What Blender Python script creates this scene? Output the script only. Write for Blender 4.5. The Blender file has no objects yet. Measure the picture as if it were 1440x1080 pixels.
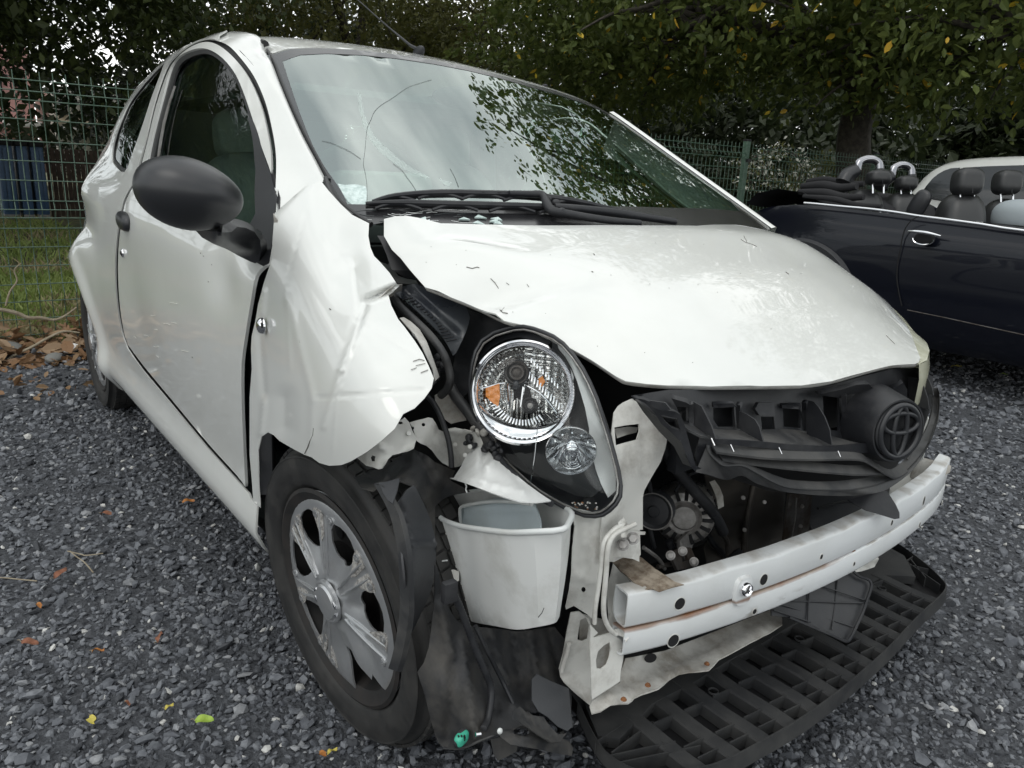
import bpy, bmesh, math, random
import numpy as np
from mathutils import Vector, Matrix
from mathutils.geometry import delaunay_2d_cdt
random.seed(7); RNG = np.random.default_rng(7)
scene = bpy.context.scene
COL = scene.collection
PI = math.pi

# ------------------------------------------------------------------ camera
CP = np.array([1.13549, -1.24714, 1.02027]); AZ, PITCH, ROLL, FPX = 2.48182, 0.26826, 0.0458, 1066.885
def cam_axes():
    ca, sa, cp, sp = math.cos(AZ), math.sin(AZ), math.cos(PITCH), math.sin(PITCH)
    f = np.array([ca*cp, sa*cp, -sp]); r = np.array([sa, -ca, 0.]); u = np.cross(r, f)
    cr, sr = math.cos(ROLL), math.sin(ROLL)
    return cr*r+sr*u, -sr*r+cr*u, f
CR, CU, CF = cam_axes()
cam_d = bpy.data.cameras.new('camera'); cam = bpy.data.objects.new('camera', cam_d); COL.objects.link(cam)
cam.matrix_world = Matrix(((CR[0], CU[0], -CF[0], CP[0]), (CR[1], CU[1], -CF[1], CP[1]), (CR[2], CU[2], -CF[2], CP[2]), (0, 0, 0, 1)))
cam_d.sensor_fit = 'HORIZONTAL'; cam_d.sensor_width = 36; cam_d.lens = FPX/1440*36
cam_d.clip_start = 0.02; cam_d.clip_end = 400
scene.camera = cam

# ------------------------------------------------------------------ sky and sun
world = bpy.data.worlds.new('World'); scene.world = world; world.use_nodes = True
nt = world.node_tree; N = nt.nodes; L = nt.links; N.clear()
SUN_EL, SUN_AZ = math.radians(52), math.radians(-75)
sky = N.new('ShaderNodeTexSky'); sky.sky_type = 'NISHITA'; sky.sun_disc = False
sky.sun_elevation = SUN_EL; sky.sun_rotation = math.radians(90)-SUN_AZ
tc = N.new('ShaderNodeTexCoord'); mp = N.new('ShaderNodeMapping'); mp.inputs['Scale'].default_value = (1.1, 2.0, 2.6)
nz = N.new('ShaderNodeTexNoise'); nz.inputs['Scale'].default_value = 1.3; nz.inputs['Detail'].default_value = 6; nz.inputs['Roughness'].default_value = .5
nz.inputs['Distortion'].default_value = .5
cr_ = N.new('ShaderNodeValToRGB'); cr_.color_ramp.elements[0].position = .41; cr_.color_ramp.elements[1].position = .61
cr_.color_ramp.elements[0].color = (6.6, 7.1, 7.3, 1); cr_.color_ramp.elements[1].color = (15.0, 15.1, 14.8, 1)
mx = N.new('ShaderNodeMix'); mx.data_type = 'RGBA'; mx.inputs[0].default_value = .93
bg = N.new('ShaderNodeBackground'); bg.inputs['Strength'].default_value = .12
wo = N.new('ShaderNodeOutputWorld')
L.new(tc.outputs['Generated'], mp.inputs[0]); L.new(mp.outputs[0], nz.inputs['Vector']); L.new(nz.outputs['Fac'], cr_.inputs[0])
L.new(sky.outputs[0], mx.inputs[6]); L.new(cr_.outputs[0], mx.inputs[7]); L.new(mx.outputs[2], bg.inputs['Color']); L.new(bg.outputs[0], wo.inputs[0])
sun_d = bpy.data.lights.new('sun', 'SUN'); sun_d.energy = .5; sun_d.angle = math.radians(25); sun_d.color = (1, .97, .92)
sun = bpy.data.objects.new('sun', sun_d); COL.objects.link(sun)
sd = Vector((math.cos(SUN_EL)*math.cos(SUN_AZ), math.cos(SUN_EL)*math.sin(SUN_AZ), math.sin(SUN_EL)))
sun.rotation_euler = sd.to_track_quat('Z', 'Y').to_euler()
vs = scene.view_settings; vs.view_transform = 'Standard'; vs.look = 'None'; vs.exposure = 0.10; vs.gamma = 1; vs.use_curve_mapping = False
scene.cycles.max_bounces = 8; scene.cycles.transparent_max_bounces = 16

# ------------------------------------------------------------------ materials
MATS = {}
def pmat(name, col, rough=.5, metal=0, coat=0, spec=.5, bump=0, bscale=60, var=0, vscale=8, col2=None, dirt=None, trans=0, alpha=1, ior=1.5, lo=.4, hi=.65, coatr=.05, bdist=.002):
    m = bpy.data.materials.new(name); m.use_nodes = True; t = m.node_tree; n = t.nodes; l = t.links
    b = n['Principled BSDF']; b.inputs['Base Color'].default_value = (*col, 1); b.inputs['Roughness'].default_value = rough
    b.inputs['Metallic'].default_value = metal; b.inputs['Coat Weight'].default_value = coat; b.inputs['Coat Roughness'].default_value = coatr
    b.inputs['Specular IOR Level'].default_value = spec; b.inputs['IOR'].default_value = ior
    b.inputs['Transmission Weight'].default_value = trans; b.inputs['Alpha'].default_value = alpha
    tc = n.new('ShaderNodeTexCoord')
    if col2 is not None:
        z = n.new('ShaderNodeTexNoise'); z.inputs['Scale'].default_value = vscale; z.inputs['Detail'].default_value = 8; z.inputs['Roughness'].default_value = .65
        r = n.new('ShaderNodeValToRGB'); r.color_ramp.elements[0].position = lo; r.color_ramp.elements[1].position = hi
        r.color_ramp.elements[0].color = (*col, 1); r.color_ramp.elements[1].color = (*col2, 1)
        l.new(tc.outputs['Object'], z.inputs['Vector']); l.new(z.outputs['Fac'], r.inputs[0]); l.new(r.outputs[0], b.inputs['Base Color'])
        if dirt is not None:
            mr = n.new('ShaderNodeMapRange'); mr.inputs[1].default_value = lo; mr.inputs[2].default_value = hi; mr.inputs[3].default_value = rough; mr.inputs[4].default_value = dirt
            l.new(z.outputs['Fac'], mr.inputs[0]); l.new(mr.outputs[0], b.inputs['Roughness'])
    if bump:
        z2 = n.new('ShaderNodeTexNoise'); z2.inputs['Scale'].default_value = bscale; z2.inputs['Detail'].default_value = 5
        bp = n.new('ShaderNodeBump'); bp.inputs['Strength'].default_value = bump; bp.inputs['Distance'].default_value = bdist
        l.new(tc.outputs['Object'], z2.inputs['Vector']); l.new(z2.outputs['Fac'], bp.inputs['Height']); l.new(bp.outputs[0], b.inputs['Normal'])
    MATS[name] = m; return m
def glassmat(name, tint, ior=1.5, rough=.0, refl=None):
    m = bpy.data.materials.new(name); m.use_nodes = True; t = m.node_tree; n = t.nodes; l = t.links; n.clear()
    o = n.new('ShaderNodeOutputMaterial'); tr = n.new('ShaderNodeBsdfTransparent'); gl = n.new('ShaderNodeBsdfGlossy'); fr = n.new('ShaderNodeFresnel'); mi = n.new('ShaderNodeMixShader')
    tr.inputs[0].default_value = (*tint, 1); gl.inputs['Roughness'].default_value = rough; fr.inputs[0].default_value = ior
    if refl: gl.inputs[0].default_value = (*refl, 1)
    ge = n.new('ShaderNodeNewGeometry'); iv = n.new('ShaderNodeMath'); iv.operation = 'SUBTRACT'; iv.inputs[0].default_value = 1; mu = n.new('ShaderNodeMath'); mu.operation = 'MULTIPLY'
    l.new(ge.outputs['Backfacing'], iv.inputs[1]); l.new(iv.outputs[0], mu.inputs[0]); l.new(fr.outputs[0], mu.inputs[1]); l.new(mu.outputs[0], mi.inputs[0]); l.new(tr.outputs[0], mi.inputs[1]); l.new(gl.outputs[0], mi.inputs[2]); l.new(mi.outputs[0], o.inputs[0])
    MATS[name] = m; return m
PAINT = pmat('white_paint', (.67, .68, .655), .4, coat=1.0, coatr=.03, col2=(.62, .625, .595), vscale=3, lo=.45, hi=.75, dirt=.42, bump=.02, bscale=9, bdist=.01)
PAINTD = pmat('white_paint_scuffed', (.52, .51, .48), .55, coat=.05, col2=(.24, .22, .19), vscale=16, lo=.40, hi=.66, dirt=.8, bump=.15, bscale=120)
PAINTM = pmat('white_paint_dusty', (.64, .635, .60), .5, coat=.15, col2=(.30, .28, .25), vscale=13, lo=.48, hi=.74, dirt=.75, bump=.1, bscale=100)
BLK = pmat('black_plastic', (.017, .018, .021), .42, spec=.35, col2=(.05, .05, .052), vscale=12, lo=.45, hi=.75, dirt=.65, bump=.12, bscale=500)
BLKM = pmat('black_plastic_mirror', (.022, .023, .026), .36, bump=.1, bscale=900, bdist=.0006)
BLKD = pmat('dusty_black_plastic', (.030, .031, .033), .5, col2=(.085, .082, .077), vscale=11, lo=.42, hi=.75, dirt=.85, bump=.2, bscale=150)
GRAYP = pmat('dusty_grey_shield_plastic', (.022,.023,.025), .6, spec=.3, col2=(.052,.052,.051), vscale=11, lo=.38, hi=.72, dirt=.85, bump=.2, bscale=140)
RUB = pmat('tyre_rubber', (.016, .016, .016), .62, col2=(.045, .043, .040), vscale=16, lo=.42, hi=.8, dirt=.85, bump=.15, bscale=180)
SEAL = pmat('black_rubber_seal', (.012, .012, .013), .45)
FRIT = pmat('windscreen_black_edge', (.02, .02, .022), .22, spec=.9)
PLD = pmat('pocket_shade_black', (.010,.010,.011), .6, spec=.25)
DARK = pmat('dark_void', (.008, .008, .009), .9)  # near-black, mostly standing in for shade in holes, gaps and hollows
CHR = pmat('chrome', (.82, .82, .84), .06, metal=1)
ALU = pmat('cast_aluminium', (.32, .31, .30), .45, metal=.7, col2=(.16, .15, .14), vscale=25, dirt=.7, bump=.3, bscale=120)
STEEL = pmat('dark_steel', (.10, .095, .09), .5, metal=.5, col2=(.06, .045, .035), vscale=20, dirt=.8, bump=.2, bscale=90)
TRIM = pmat('silver_wheel_trim', (.52, .53, .54), .32, metal=.75, coat=.2, col2=(.42, .42, .42), vscale=20, lo=.5, hi=.8, dirt=.5)
TRIMS = pmat('scraped_wheel_trim', (.42, .41, .39), .7, metal=.1, col2=(.16, .15, .14), vscale=160, lo=.4, hi=.6, bump=.6, bscale=300)
RIM = pmat('black_steel_wheel', (.012,.012,.012), .6, col2=(.024,.020,.018), vscale=24, dirt=.8)
TANK = pmat('milky_plastic', (.70, .72, .71), .38, col2=(.58, .58, .55), vscale=6, lo=.5, hi=.8, dirt=.5, trans=.12)
TANKB = pmat('bluish_milky_plastic', (.50, .57, .60), .35, col2=(.42, .47, .48), vscale=6, dirt=.45)
AMBER = pmat('amber_reflector', (.60, .20, .025), .25, coat=.5)
GREEN = pmat('green_plug', (.05, .38, .26), .4)
YEL = pmat('yellowed_lens', (.52, .52, .40), .25, coat=.5)
DISC = pmat('interior_grey', (.34, .35, .345), .7, col2=(.26, .27, .265), vscale=5)
SEATM = pmat('interior_dark', (.03, .032, .034), .8)
RUST = pmat('rust', (.28, .12, .045), .9, col2=(.12, .055, .03), vscale=60, bump=.4, bscale=200)
WGLASS = glassmat('windscreen_glass', (.78, .88, .83), 4.3, .006, (.92, 1, .97))
SGLASS = glassmat('side_glass', (.80, .88, .84), 1.6, .004)
QGLASS = glassmat('quarter_glass', (.45, .5, .48), 1.7, .004)
CLEAR = glassmat('clear_lens', (.95, .96, .96), 1.35, .01)

# ------------------------------------------------------------------ objects
def link(name, me, parent=None):
    o = bpy.data.objects.new(name, me); COL.objects.link(o)
    if parent is not None: o.parent = parent
    return o
def thing(name, label, cat, loc=(0, 0, 0), rz=0, group=None):
    o = bpy.data.objects.new(name, None); COL.objects.link(o); o.location = loc; o.rotation_euler = (0, 0, rz)
    o['label'] = label; o['category'] = cat
    if group: o['group'] = group
    return o
def tag(o, label, cat, group=None):
    o['label'] = label; o['category'] = cat
    if group: o['group'] = group
    return o
def mesh(name, V, F, mat, parent=None, smooth=True, loc=None, angle=None):
    me = bpy.data.meshes.new(name); me.from_pydata([tuple(map(float, v)) for v in V], [], F); me.validate(); me.update()
    me.materials.append(mat)
    if smooth: me.shade_smooth()
    if smooth and angle: me.set_sharp_from_angle(angle=math.radians(angle))
    o = link(name, me, parent)
    return o
def fast_mesh(name, V, F, mats, matidx=None, smooth=False, parent=None):
    """V (n,3) float array, F (m,k) int array with k corners each"""
    V = np.asarray(V, np.float32); F = np.asarray(F, np.int32); k = F.shape[1]
    me = bpy.data.meshes.new(name); me.vertices.add(len(V)); me.vertices.foreach_set('co', V.ravel())
    me.loops.add(F.size); me.loops.foreach_set('vertex_index', F.ravel())
    me.polygons.add(len(F)); me.polygons.foreach_set('loop_start', np.arange(0, F.size, k, dtype=np.int32))
    for m in (mats if isinstance(mats, (list, tuple)) else [mats]): me.materials.append(m)
    if matidx is not None: me.polygons.foreach_set('material_index', np.asarray(matidx, np.int32))
    me.polygons.foreach_set('use_smooth', np.full(len(F), smooth)); me.update(calc_edges=True)
    return link(name, me, parent)
def bmobj(name, bm, mat, parent=None, smooth=False, angle=35):
    me = bpy.data.meshes.new(name); bmesh.ops.recalc_face_normals(bm, faces=bm.faces[:]); bm.to_mesh(me); bm.free(); me.materials.append(mat)
    if smooth: me.shade_smooth(); me.set_sharp_from_angle(angle=math.radians(angle))
    return link(name, me, parent)
def add_box(bm, c, s, M=None, bev=0):
    r = bmesh.ops.create_cube(bm, size=1); vs_ = r['verts']
    bmesh.ops.scale(bm, vec=s, verts=vs_)
    if bev:
        es = list({e for v in vs_ for e in v.link_edges}); q = bmesh.ops.bevel(bm, geom=es, offset=bev, segments=2, affect='EDGES', profile=.6); vs_ = list({v for f in q['faces'] for v in f.verts} | {v for v in vs_ if v.is_valid})
    if M is not None: bmesh.ops.transform(bm, matrix=M, verts=vs_)
    bmesh.ops.translate(bm, vec=c, verts=vs_)
    return vs_
def frame_of(d):
    d = Vector(d).normalized(); a = Vector((0, 0, 1)) if abs(d.z) < .9 else Vector((1, 0, 0))
    u = d.cross(a).normalized(); v = d.cross(u).normalized(); return d, u, v
def cat_pts(P, n=6, closed=False):
    P = [np.array(p, float) for p in P]; m = len(P); out = []
    rng = range(m if closed else m-1)
    for i in rng:
        g = (lambda k: P[k % m]) if closed else (lambda k: P[min(max(k, 0), m-1)])
        a, b, c, d = g(i-1), g(i), g(i+1), g(i+2)
        for j in range(n):
            t = j/n; out.append(.5*((2*b)+(-a+c)*t+(2*a-5*b+4*c-d)*t*t+(-a+3*b-3*c+d)*t**3))
    if not closed: out.append(P[-1])
    return out
def tube_vf(P, r, seg=8, closed=False, caps=True):
    P = [Vector(tuple(p)) for p in P]; n = len(P); V = []; F = []
    rs = r if isinstance(r, (list, tuple, np.ndarray)) else [r]*n
    pu = None
    for i in range(n):
        a = P[(i-1) % n] if (closed or i > 0) else P[i]; b = P[(i+1) % n] if (closed or i < n-1) else P[i]
        d = (b-a).normalized() if (b-a).length > 1e-9 else Vector((0, 0, 1))
        if pu is None: _, u, v = frame_of(d)
        else:
            u = (pu-d*pu.dot(d)).normalized(); v = d.cross(u)
        pu = u
        for k in range(seg):
            t = 2*PI*k/seg; V.append(P[i]+(u*math.cos(t)+v*math.sin(t))*float(rs[i]))
    for i in range(n if closed else n-1):
        j = (i+1) % n
        for k in range(seg):
            q = (k+1) % seg; F.append((i*seg+k, i*seg+q, j*seg+q, j*seg+k))
    if caps and not closed: F.append(tuple(range(seg))[::-1]); F.append(tuple((n-1)*seg+k for k in range(seg)))
    return V, F
def join(parts):
    V = []; F = []
    for v, f in parts:
        o = len(V); V += list(v); F += [tuple(i+o for i in q) for q in f]
    return V, F
def tube(name, P, r, mat, parent=None, seg=8, closed=False, smooth_n=0):
    if smooth_n: P = cat_pts(P, smooth_n, closed)
    if isinstance(r, (list, tuple)) and len(r) != len(P): r = np.interp(np.linspace(0, 1, len(P)), np.linspace(0, 1, len(r)), r)
    V, F = tube_vf(P, r, seg, closed); return mesh(name, V, F, mat, parent, True, angle=50)
def lathe_vf(prof, origin, axis, up=None, seg=48, a0=0, a1=2*PI):
    """prof: list of (radius, height along axis)"""
    d, u, v = frame_of(axis); o = Vector(origin); V = []; F = []
    full = abs(a1-a0-2*PI) < 1e-6; m = seg if full else seg+1
    for (r, h) in prof:
        for k in range(m):
            t = a0+(a1-a0)*k/seg; V.append(o+d*h+(u*math.cos(t)+v*math.sin(t))*r)
    for i in range(len(prof)-1):
        for k in range(seg):
            q = (k+1) % m; F.append((i*m+k, i*m+q, (i+1)*m+q, (i+1)*m+k))
    return V, F
def lathe(name, prof, origin, axis, mat, parent=None, seg=48, angle=40, **k):
    V, F = lathe_vf(prof, origin, axis, seg=seg, **k); return mesh(name, V, F, mat, parent, True, angle=angle)

# ------------------------------------------------------------------ sight lines: where a point seen in the photograph lies in the place
def ray(px, py):
    return CP, CF+CR*(px-720)/FPX-CU*(py-540)/FPX
def on(px, py, ax, val):
    o, d = ray(px, py); t = (val-o[ax])/d[ax]; return o+t*d
def _cr(k, n):
    i = np.clip(np.floor(k).astype(int), 0, n-2); return i, k-i
def _W(t): return np.stack([(-t+2*t*t-t**3)/2, (2-5*t*t+3*t**3)/2, (t+4*t*t-3*t**3)/2, (-t*t+t**3)/2])
def interp2(XS, YS, G, x, z):
    x = np.asarray(x, float); z = np.asarray(z, float)
    kx = np.interp(x, XS, np.arange(len(XS))); kz = np.interp(z, YS, np.arange(len(YS)))
    ix, tx = _cr(kx, len(XS)); iz, tz = _cr(kz, len(YS)); wx, wz = _W(tx), _W(tz); o = 0
    for a in range(4):
        for b in range(4): o = o+wx[a]*wz[b]*G[np.clip(ix+a-1, 0, len(XS)-1), np.clip(iz+b-1, 0, len(YS)-1)]
    return o
G=np.array([[503,572,565,580,586,582,575,538,493,417,314,199,119,-11],[624,693,687,703,708,694,682,654,614,540,437,322,241,111],[684,753,749,779,780,744,717,717,695,632,542,437,356,225],[709,778,773,795,803,796,755,751,757,696,625,537,452,320],[703,772,765,782,790,787,779,772,763,727,695,628,538,406],[702,771,763,778,787,788,786,782,771,746,709,658,600,458],[702,770,762,777,787,788,788,784,772,747,709,663,605,461],[701,769,761,776,786,788,788,783,771,744,702,652,579,450],[701,769,761,776,786,788,787,780,763,731,684,627,553,423],[671,739,731,746,756,758,757,749,733,700,652,594,520,390]])/1000.
GR=np.array([[1088,1163,1198,1215,1195,1157,1082],[1189,1263,1298,1314,1294,1256,1181],[1250,1324,1358,1372,1352,1313,1238],[1272,1347,1378,1389,1367,1329,1254],[1269,1353,1373,1373,1351,1316,1244],[1216,1290,1317,1317,1288,1255,1189],[1148,1221,1250,1259,1236,1197,1124]])/1000.
GH=np.array([[831,916,966,994,1004,998,971,917,829],[781,866,916,944,955,951,928,866,777],[745,830,881,909,919,919,900,824,735],[700,785,835,862,870,861,830,760,679],[640,725,774,800,807,794,748,672,610],[579,664,714,739,745,733,695,639,557],[514,599,648,674,680,669,638,584,499],[429,514,563,589,595,585,555,503,417]])/1000.

XS = np.array([-2.80,-2.65,-2.45,-2.2,-1.8,-1.3,-.8,-.4,0,.4]); ZS = np.array([.15,.25,.35,.5,.62,.70,.76,.83,.9,1.0,1.12,1.24,1.33,1.39])
# the greenhouse draws in towards the foot of the windscreen
G = np.insert(G, 6, (G[5]+G[6])/2, axis=0); XS = np.insert(XS, 6, -1.0)
for zi, (a, b, c) in {8: (.770, .755, .70), 9: (.738, .69, .58), 10: (.685, .575, .45), 11: (.615, .47, .34), 12: (.548, .38, .25), 13: (.42, .28, .15)}.items(): G[7, zi] = a; G[8, zi] = b; G[9, zi] = c; G[10, zi] = c-.08
XR = np.array([-2.7,-2.3,-1.9,-1.5,-1.1,-.8,-.6]); YR = np.array([-.62,-.5,-.3,0,.3,.5,.62])
XH = np.array([-.35,-.1,.1,.25,.38,.48,.56,.62]); YH = np.array([-.72,-.58,-.4,-.2,0,.2,.4,.58,.72])
GR[:, :] = .5*(GR+GR[:, ::-1])*.35+GR*.65
def f_side(x, z): return interp2(XS, ZS, G, x, z)                    # half width of the body
def f_roof(x, y): return interp2(XR, YR, GR, x, y)
HOODB = []                                                          # dents of the bonnet: (x, y, rx, ry, angle, amplitude)
def f_hood(x, y):
    x = np.asarray(x, float); y = np.asarray(y, float); z = interp2(XH, YH, GH, x, y)
    for (cx, cy, rx, ry, an, am) in HOODB:
        u = (x-cx)*math.cos(an)+(y-cy)*math.sin(an); v = -(x-cx)*math.sin(an)+(y-cy)*math.cos(an)
        z = z+am*np.exp(-(np.abs(u)/rx)**2-(np.abs(v)/ry)**1.4)
    return z
def f_ws(y, z):
    y = np.asarray(y, float); z = np.asarray(z, float)
    return -.015-(z-.93)*2.0-.35*y*y-.9*np.maximum(np.abs(y)-.45, 0)**2+.22*(z-.93)*(z-1.3)
SURF = {
 'side': (lambda P: -P[:, 1]-f_side(P[:, 0], P[:, 2]), lambda P: P[:, [0, 2]], lambda u, v, n: np.stack([u, -(f_side(u, v)+n), v], 1)),
 'sideL': (lambda P: P[:, 1]-f_side(P[:, 0], P[:, 2]), lambda P: P[:, [0, 2]], lambda u, v, n: np.stack([u, (f_side(u, v)+n), v], 1)),
 'roof': (lambda P: P[:, 2]-f_roof(P[:, 0], P[:, 1]), lambda P: P[:, [0, 1]], lambda u, v, n: np.stack([u, v, f_roof(u, v)+n], 1)),
 'hood': (lambda P: P[:, 2]-f_hood(P[:, 0], P[:, 1]), lambda P: P[:, [0, 1]], lambda u, v, n: np.stack([u, v, f_hood(u, v)+n], 1)),
 'ws': (lambda P: P[:, 0]-f_ws(P[:, 1], P[:, 2]), lambda P: P[:, [1, 2]], lambda u, v, n: np.stack([f_ws(u, v)+n, u, v], 1)),
}
def hit(s, pts, off=0, t0=.5, t1=4.7):
    """sight lines to surface s, returned in the surface's own two coordinates"""
    F, dom, _ = SURF[s]; out = []
    for p in pts:
        o, d = ray(p[0], p[1]); t = np.linspace(t0, t1, 1500); P = o+t[:, None]*d; f = F(P)-off
        if s in ('side', 'sideL'): ok = (P[:, 2] < 1.385) & (P[:, 0] < .9)
        elif s == 'roof': ok = (np.abs(P[:, 1]) < .62) & (P[:, 0] < -.5)
        elif s == 'hood': ok = (np.abs(P[:, 1]) < .72) & (P[:, 0] > -.35)
        else: ok = (np.abs(P[:, 1]) < .75) & (P[:, 2] > .8) & (P[:, 2] < 1.45)
        f = np.where(ok, f, 9.); k = np.argmax(f < 0)
        if f[k] >= 0: k = int(f.argmin())
        elif k > 0 and f[k-1] < 8:
            w = f[k-1]/(f[k-1]-f[k]+1e-12); P[k] = P[k-1]*(1-w)+P[k]*w
        out.append(dom(P[k:k+1])[0])
    return np.array(out)
def in_poly(p, poly):
    x, y = p[:, 0], p[:, 1]; c = np.zeros(len(p), bool); q = np.roll(poly, 1, 0)
    for (x1, y1), (x2, y2) in zip(poly, q):
        with np.errstate(divide='ignore', invalid='ignore'):
            c ^= ((y1 > y) != (y2 > y)) & (x < (x2-x1)*(y-y1)/(y2-y1+1e-30)+x1)
    return c
def dens(poly, step, closed=True):
    out = []; n = len(poly)
    for i in range(n if closed else n-1):
        a, b = poly[i], poly[(i+1) % n]; k = max(1, int(np.linalg.norm(np.subtract(b, a))/step))
        for j in range(k): out.append(np.array(a)+(np.array(b)-np.array(a))*j/k)
    return np.array(out)
def cdt(poly, holes=(), step=.03, extra=None):
    loops = [dens(poly, step)]+[dens(h, step) for h in holes]
    pts = []; ed = []
    for lp in loops:
        o = len(pts); pts += [Vector(p) for p in lp]; ed += [(o+i, o+(i+1) % len(lp)) for i in range(len(lp))]
    mn = loops[0].min(0); mxx = loops[0].max(0)
    gx = np.arange(mn[0]+step/2, mxx[0], step); gy = np.arange(mn[1]+step/2, mxx[1], step*.87)
    g = np.array([(x+(step/2 if j % 2 else 0), y) for j, y in enumerate(gy) for x in gx])
    if len(g):
        g = g[in_poly(g, loops[0])]
        for h in loops[1:]: g = g[~in_poly(g, h)]
        allb = np.concatenate(loops)
        if len(g):
            dd = np.full(len(g), 9e9)
            for b in allb: dd = np.minimum(dd, ((g-b)**2).sum(1))
            g = g[dd > (step*.45)**2]
        pts += [Vector(p) for p in g]
    if extra is not None: pts += [Vector(p) for p in extra]
    v, e, f, *_ = delaunay_2d_cdt(pts, ed, [], 0, 1e-6)
    v = np.array([tuple(q) for q in v]); f = np.array([tuple(q) for q in f if len(q) == 3])
    c = v[f].mean(1); k = in_poly(c, loops[0])
    for h in loops[1:]: k &= ~in_poly(c, h)
    return v, f[k]
def thicken(P, F, thick, out):
    """front sheet P, back sheet offset along minus normal; rim vertices kept apart for crisp edges"""
    n = len(P); T = P[F]; fn = np.cross(T[:, 1]-T[:, 0], T[:, 2]-T[:, 0]); nn = np.zeros_like(P)
    for k in range(3): np.add.at(nn, F[:, k], fn)
    nn /= np.linalg.norm(nn, axis=1)[:, None]+1e-12
    if (nn.mean(0)*np.asarray(out)).sum() < 0: nn = -nn; F = F[:, ::-1]
    B = P-nn*thick
    e = {}
    for t in F:
        for a, b in ((t[0], t[1]), (t[1], t[2]), (t[2], t[0])): e[(a, b)] = 1
    rim = [(a, b) for (a, b) in e if (b, a) not in e]
    V = list(P)+list(B); FF = [tuple(int(i) for i in t) for t in F]+[tuple(int(i)+n for i in t[::-1]) for t in F]
    m = len(V); idx = {}
    for a, b in rim:
        for i in (a, b):
            if i not in idx: idx[i] = m+2*len(idx); V += [P[i], B[i]]
    for a, b in rim: FF.append((idx[b], idx[a], idx[a]+1, idx[b]+1))
    return V, FF
OUTD = {'side': (0, -1, .1), 'sideL': (0, 1, .1), 'roof': (0, 0, 1), 'hood': (0, 0, 1), 'ws': (1, 0, .5)}
def panel(name, s, poly, mat, parent, holes=(), off=0, thick=.0012, step=.03, bumps=None):
    v, f = cdt(poly, holes, step); P = SURF[s][2](v[:, 0], v[:, 1], off)
    if bumps is not None: P = bumps(P, v)
    V, F = thicken(P, f, thick, OUTD[s]); return mesh(name, V, F, mat, parent)
class TPS:
    def __init__(s, pts, val, reg=0.0):
        s.p = np.asarray(pts, float)/100; n = len(s.p); K = s.k(s.p, s.p)+np.eye(n)*reg
        A = np.zeros((n+3, n+3)); A[:n, :n] = K; A[:n, n] = 1; A[:n, n+1:] = s.p; A[n, :n] = 1; A[n+1:, :n] = s.p.T
        s.w = np.linalg.solve(A, np.concatenate([val, np.zeros((3,)+np.shape(val)[1:])]))
    def k(s, a, b):
        r = np.linalg.norm(a[:, None]-b[None], axis=2); return np.where(r > 1e-9, r*r*np.log(r+1e-12), 0)
    def __call__(s, q):
        q = np.asarray(q, float)/100; n = len(s.p); return s.k(q, s.p)@s.w[:n]+s.w[n]+q@s.w[n+1:]
def seg_d(q, a, b):
    a = np.array(a, float); b = np.array(b, float); t = np.clip(((q-a)@(b-a))/((b-a)@(b-a)), 0, 1); return np.linalg.norm(q-(a+t[:, None]*(b-a)), axis=1)
def sheet(name, outline, ctrl, ax, mat, parent, holes=(), thick=.0012, step=12, creases=(), noise=0, nsc=40, smooth=True, angle=None, reg=1e-3):
    """a bent or torn sheet: outline and control points are sight lines, each control point with its place along axis ax"""
    c = np.array(ctrl, float); T = TPS(c[:, :2], c[:, 2], reg)
    v, f = cdt(np.array(outline, float), [np.array(h, float) for h in holes], step)
    d = T(v)
    for (a, b, w, am) in creases:
        q = seg_d(v, a, b); d = d+am*np.clip(1-q/w, 0, 1)**1.5
    if noise:
        h = np.sin(v[:, 0]/nsc*2.1+1.3)*np.sin(v[:, 1]/nsc*2.7+.4)+.5*np.sin(v[:, 0]/nsc*5.3+v[:, 1]/nsc*3.1); d = d+noise*h
    D = CF[None]+CR[None]*((v[:, :1]-720)/FPX)-CU[None]*((v[:, 1:]-540)/FPX)
    t = (d-CP[ax])/D[:, ax]; P = CP+t[:, None]*D
    V, F = thicken(P, f, thick, CP-P.mean(0)); return mesh(name, V, F, mat, parent, smooth, angle=angle)
def circ(cx, cy, r, n=14, r2=None, a=0):
    r2 = r2 or r; return np.array([(cx+r*math.cos(2*PI*k/n)*math.cos(a)-r2*math.sin(2*PI*k/n)*math.sin(a), cy+r*math.cos(2*PI*k/n)*math.sin(a)+r2*math.sin(2*PI*k/n)*math.cos(a)) for k in range(n)])
# ================================================================== the wrecked car
car = thing('wrecked_car', 'white three-door hatchback with its front smashed and bumper torn away', 'car', (0, 0, 0))
H = hit
def side_pt(px, py, off=0):
    u = H('side', [(px, py)])[0]; return np.array([u[0], -(f_side(u[0], u[1])+off), u[1]])
# ---- right body side: roof rail, pillars, rear quarter and sill
frame_gap = [(388,253),(388,217),(383,183),(373,143),(357,107),(337,80),(313,60),(290,54),(267,62),(247,78),(233,97),(217,143),(206,190),(198,222),(188,257)]
door_rear = [(188,257),(175,280),(168,310),(163,350),(162,390),(165,430),(171,466),(179,490)]
door_bottom = [(179,490),(200,520),(240,568),(290,628),(330,672),(350,694)]
door_front = [(350,694),(347,640),(344,570),(344,513),(349,472),(357,422),(364,384),(386,372)]
ws_edge = [(372,68),(390,110),(423,187),(457,253)]
def cs(p, n=5): return [tuple(q) for q in cat_pts(p, n)]
rail = [(-.985,1.343),(-1.04,1.352),(-1.12,1.362),(-1.3,1.372),(-1.6,1.37),(-2.0,1.345),(-2.3,1.29),(-2.5,1.20),(-2.63,1.05),(-2.70,.9),(-2.74,.7),(-2.76,.45),(-2.74,.24)]
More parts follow.
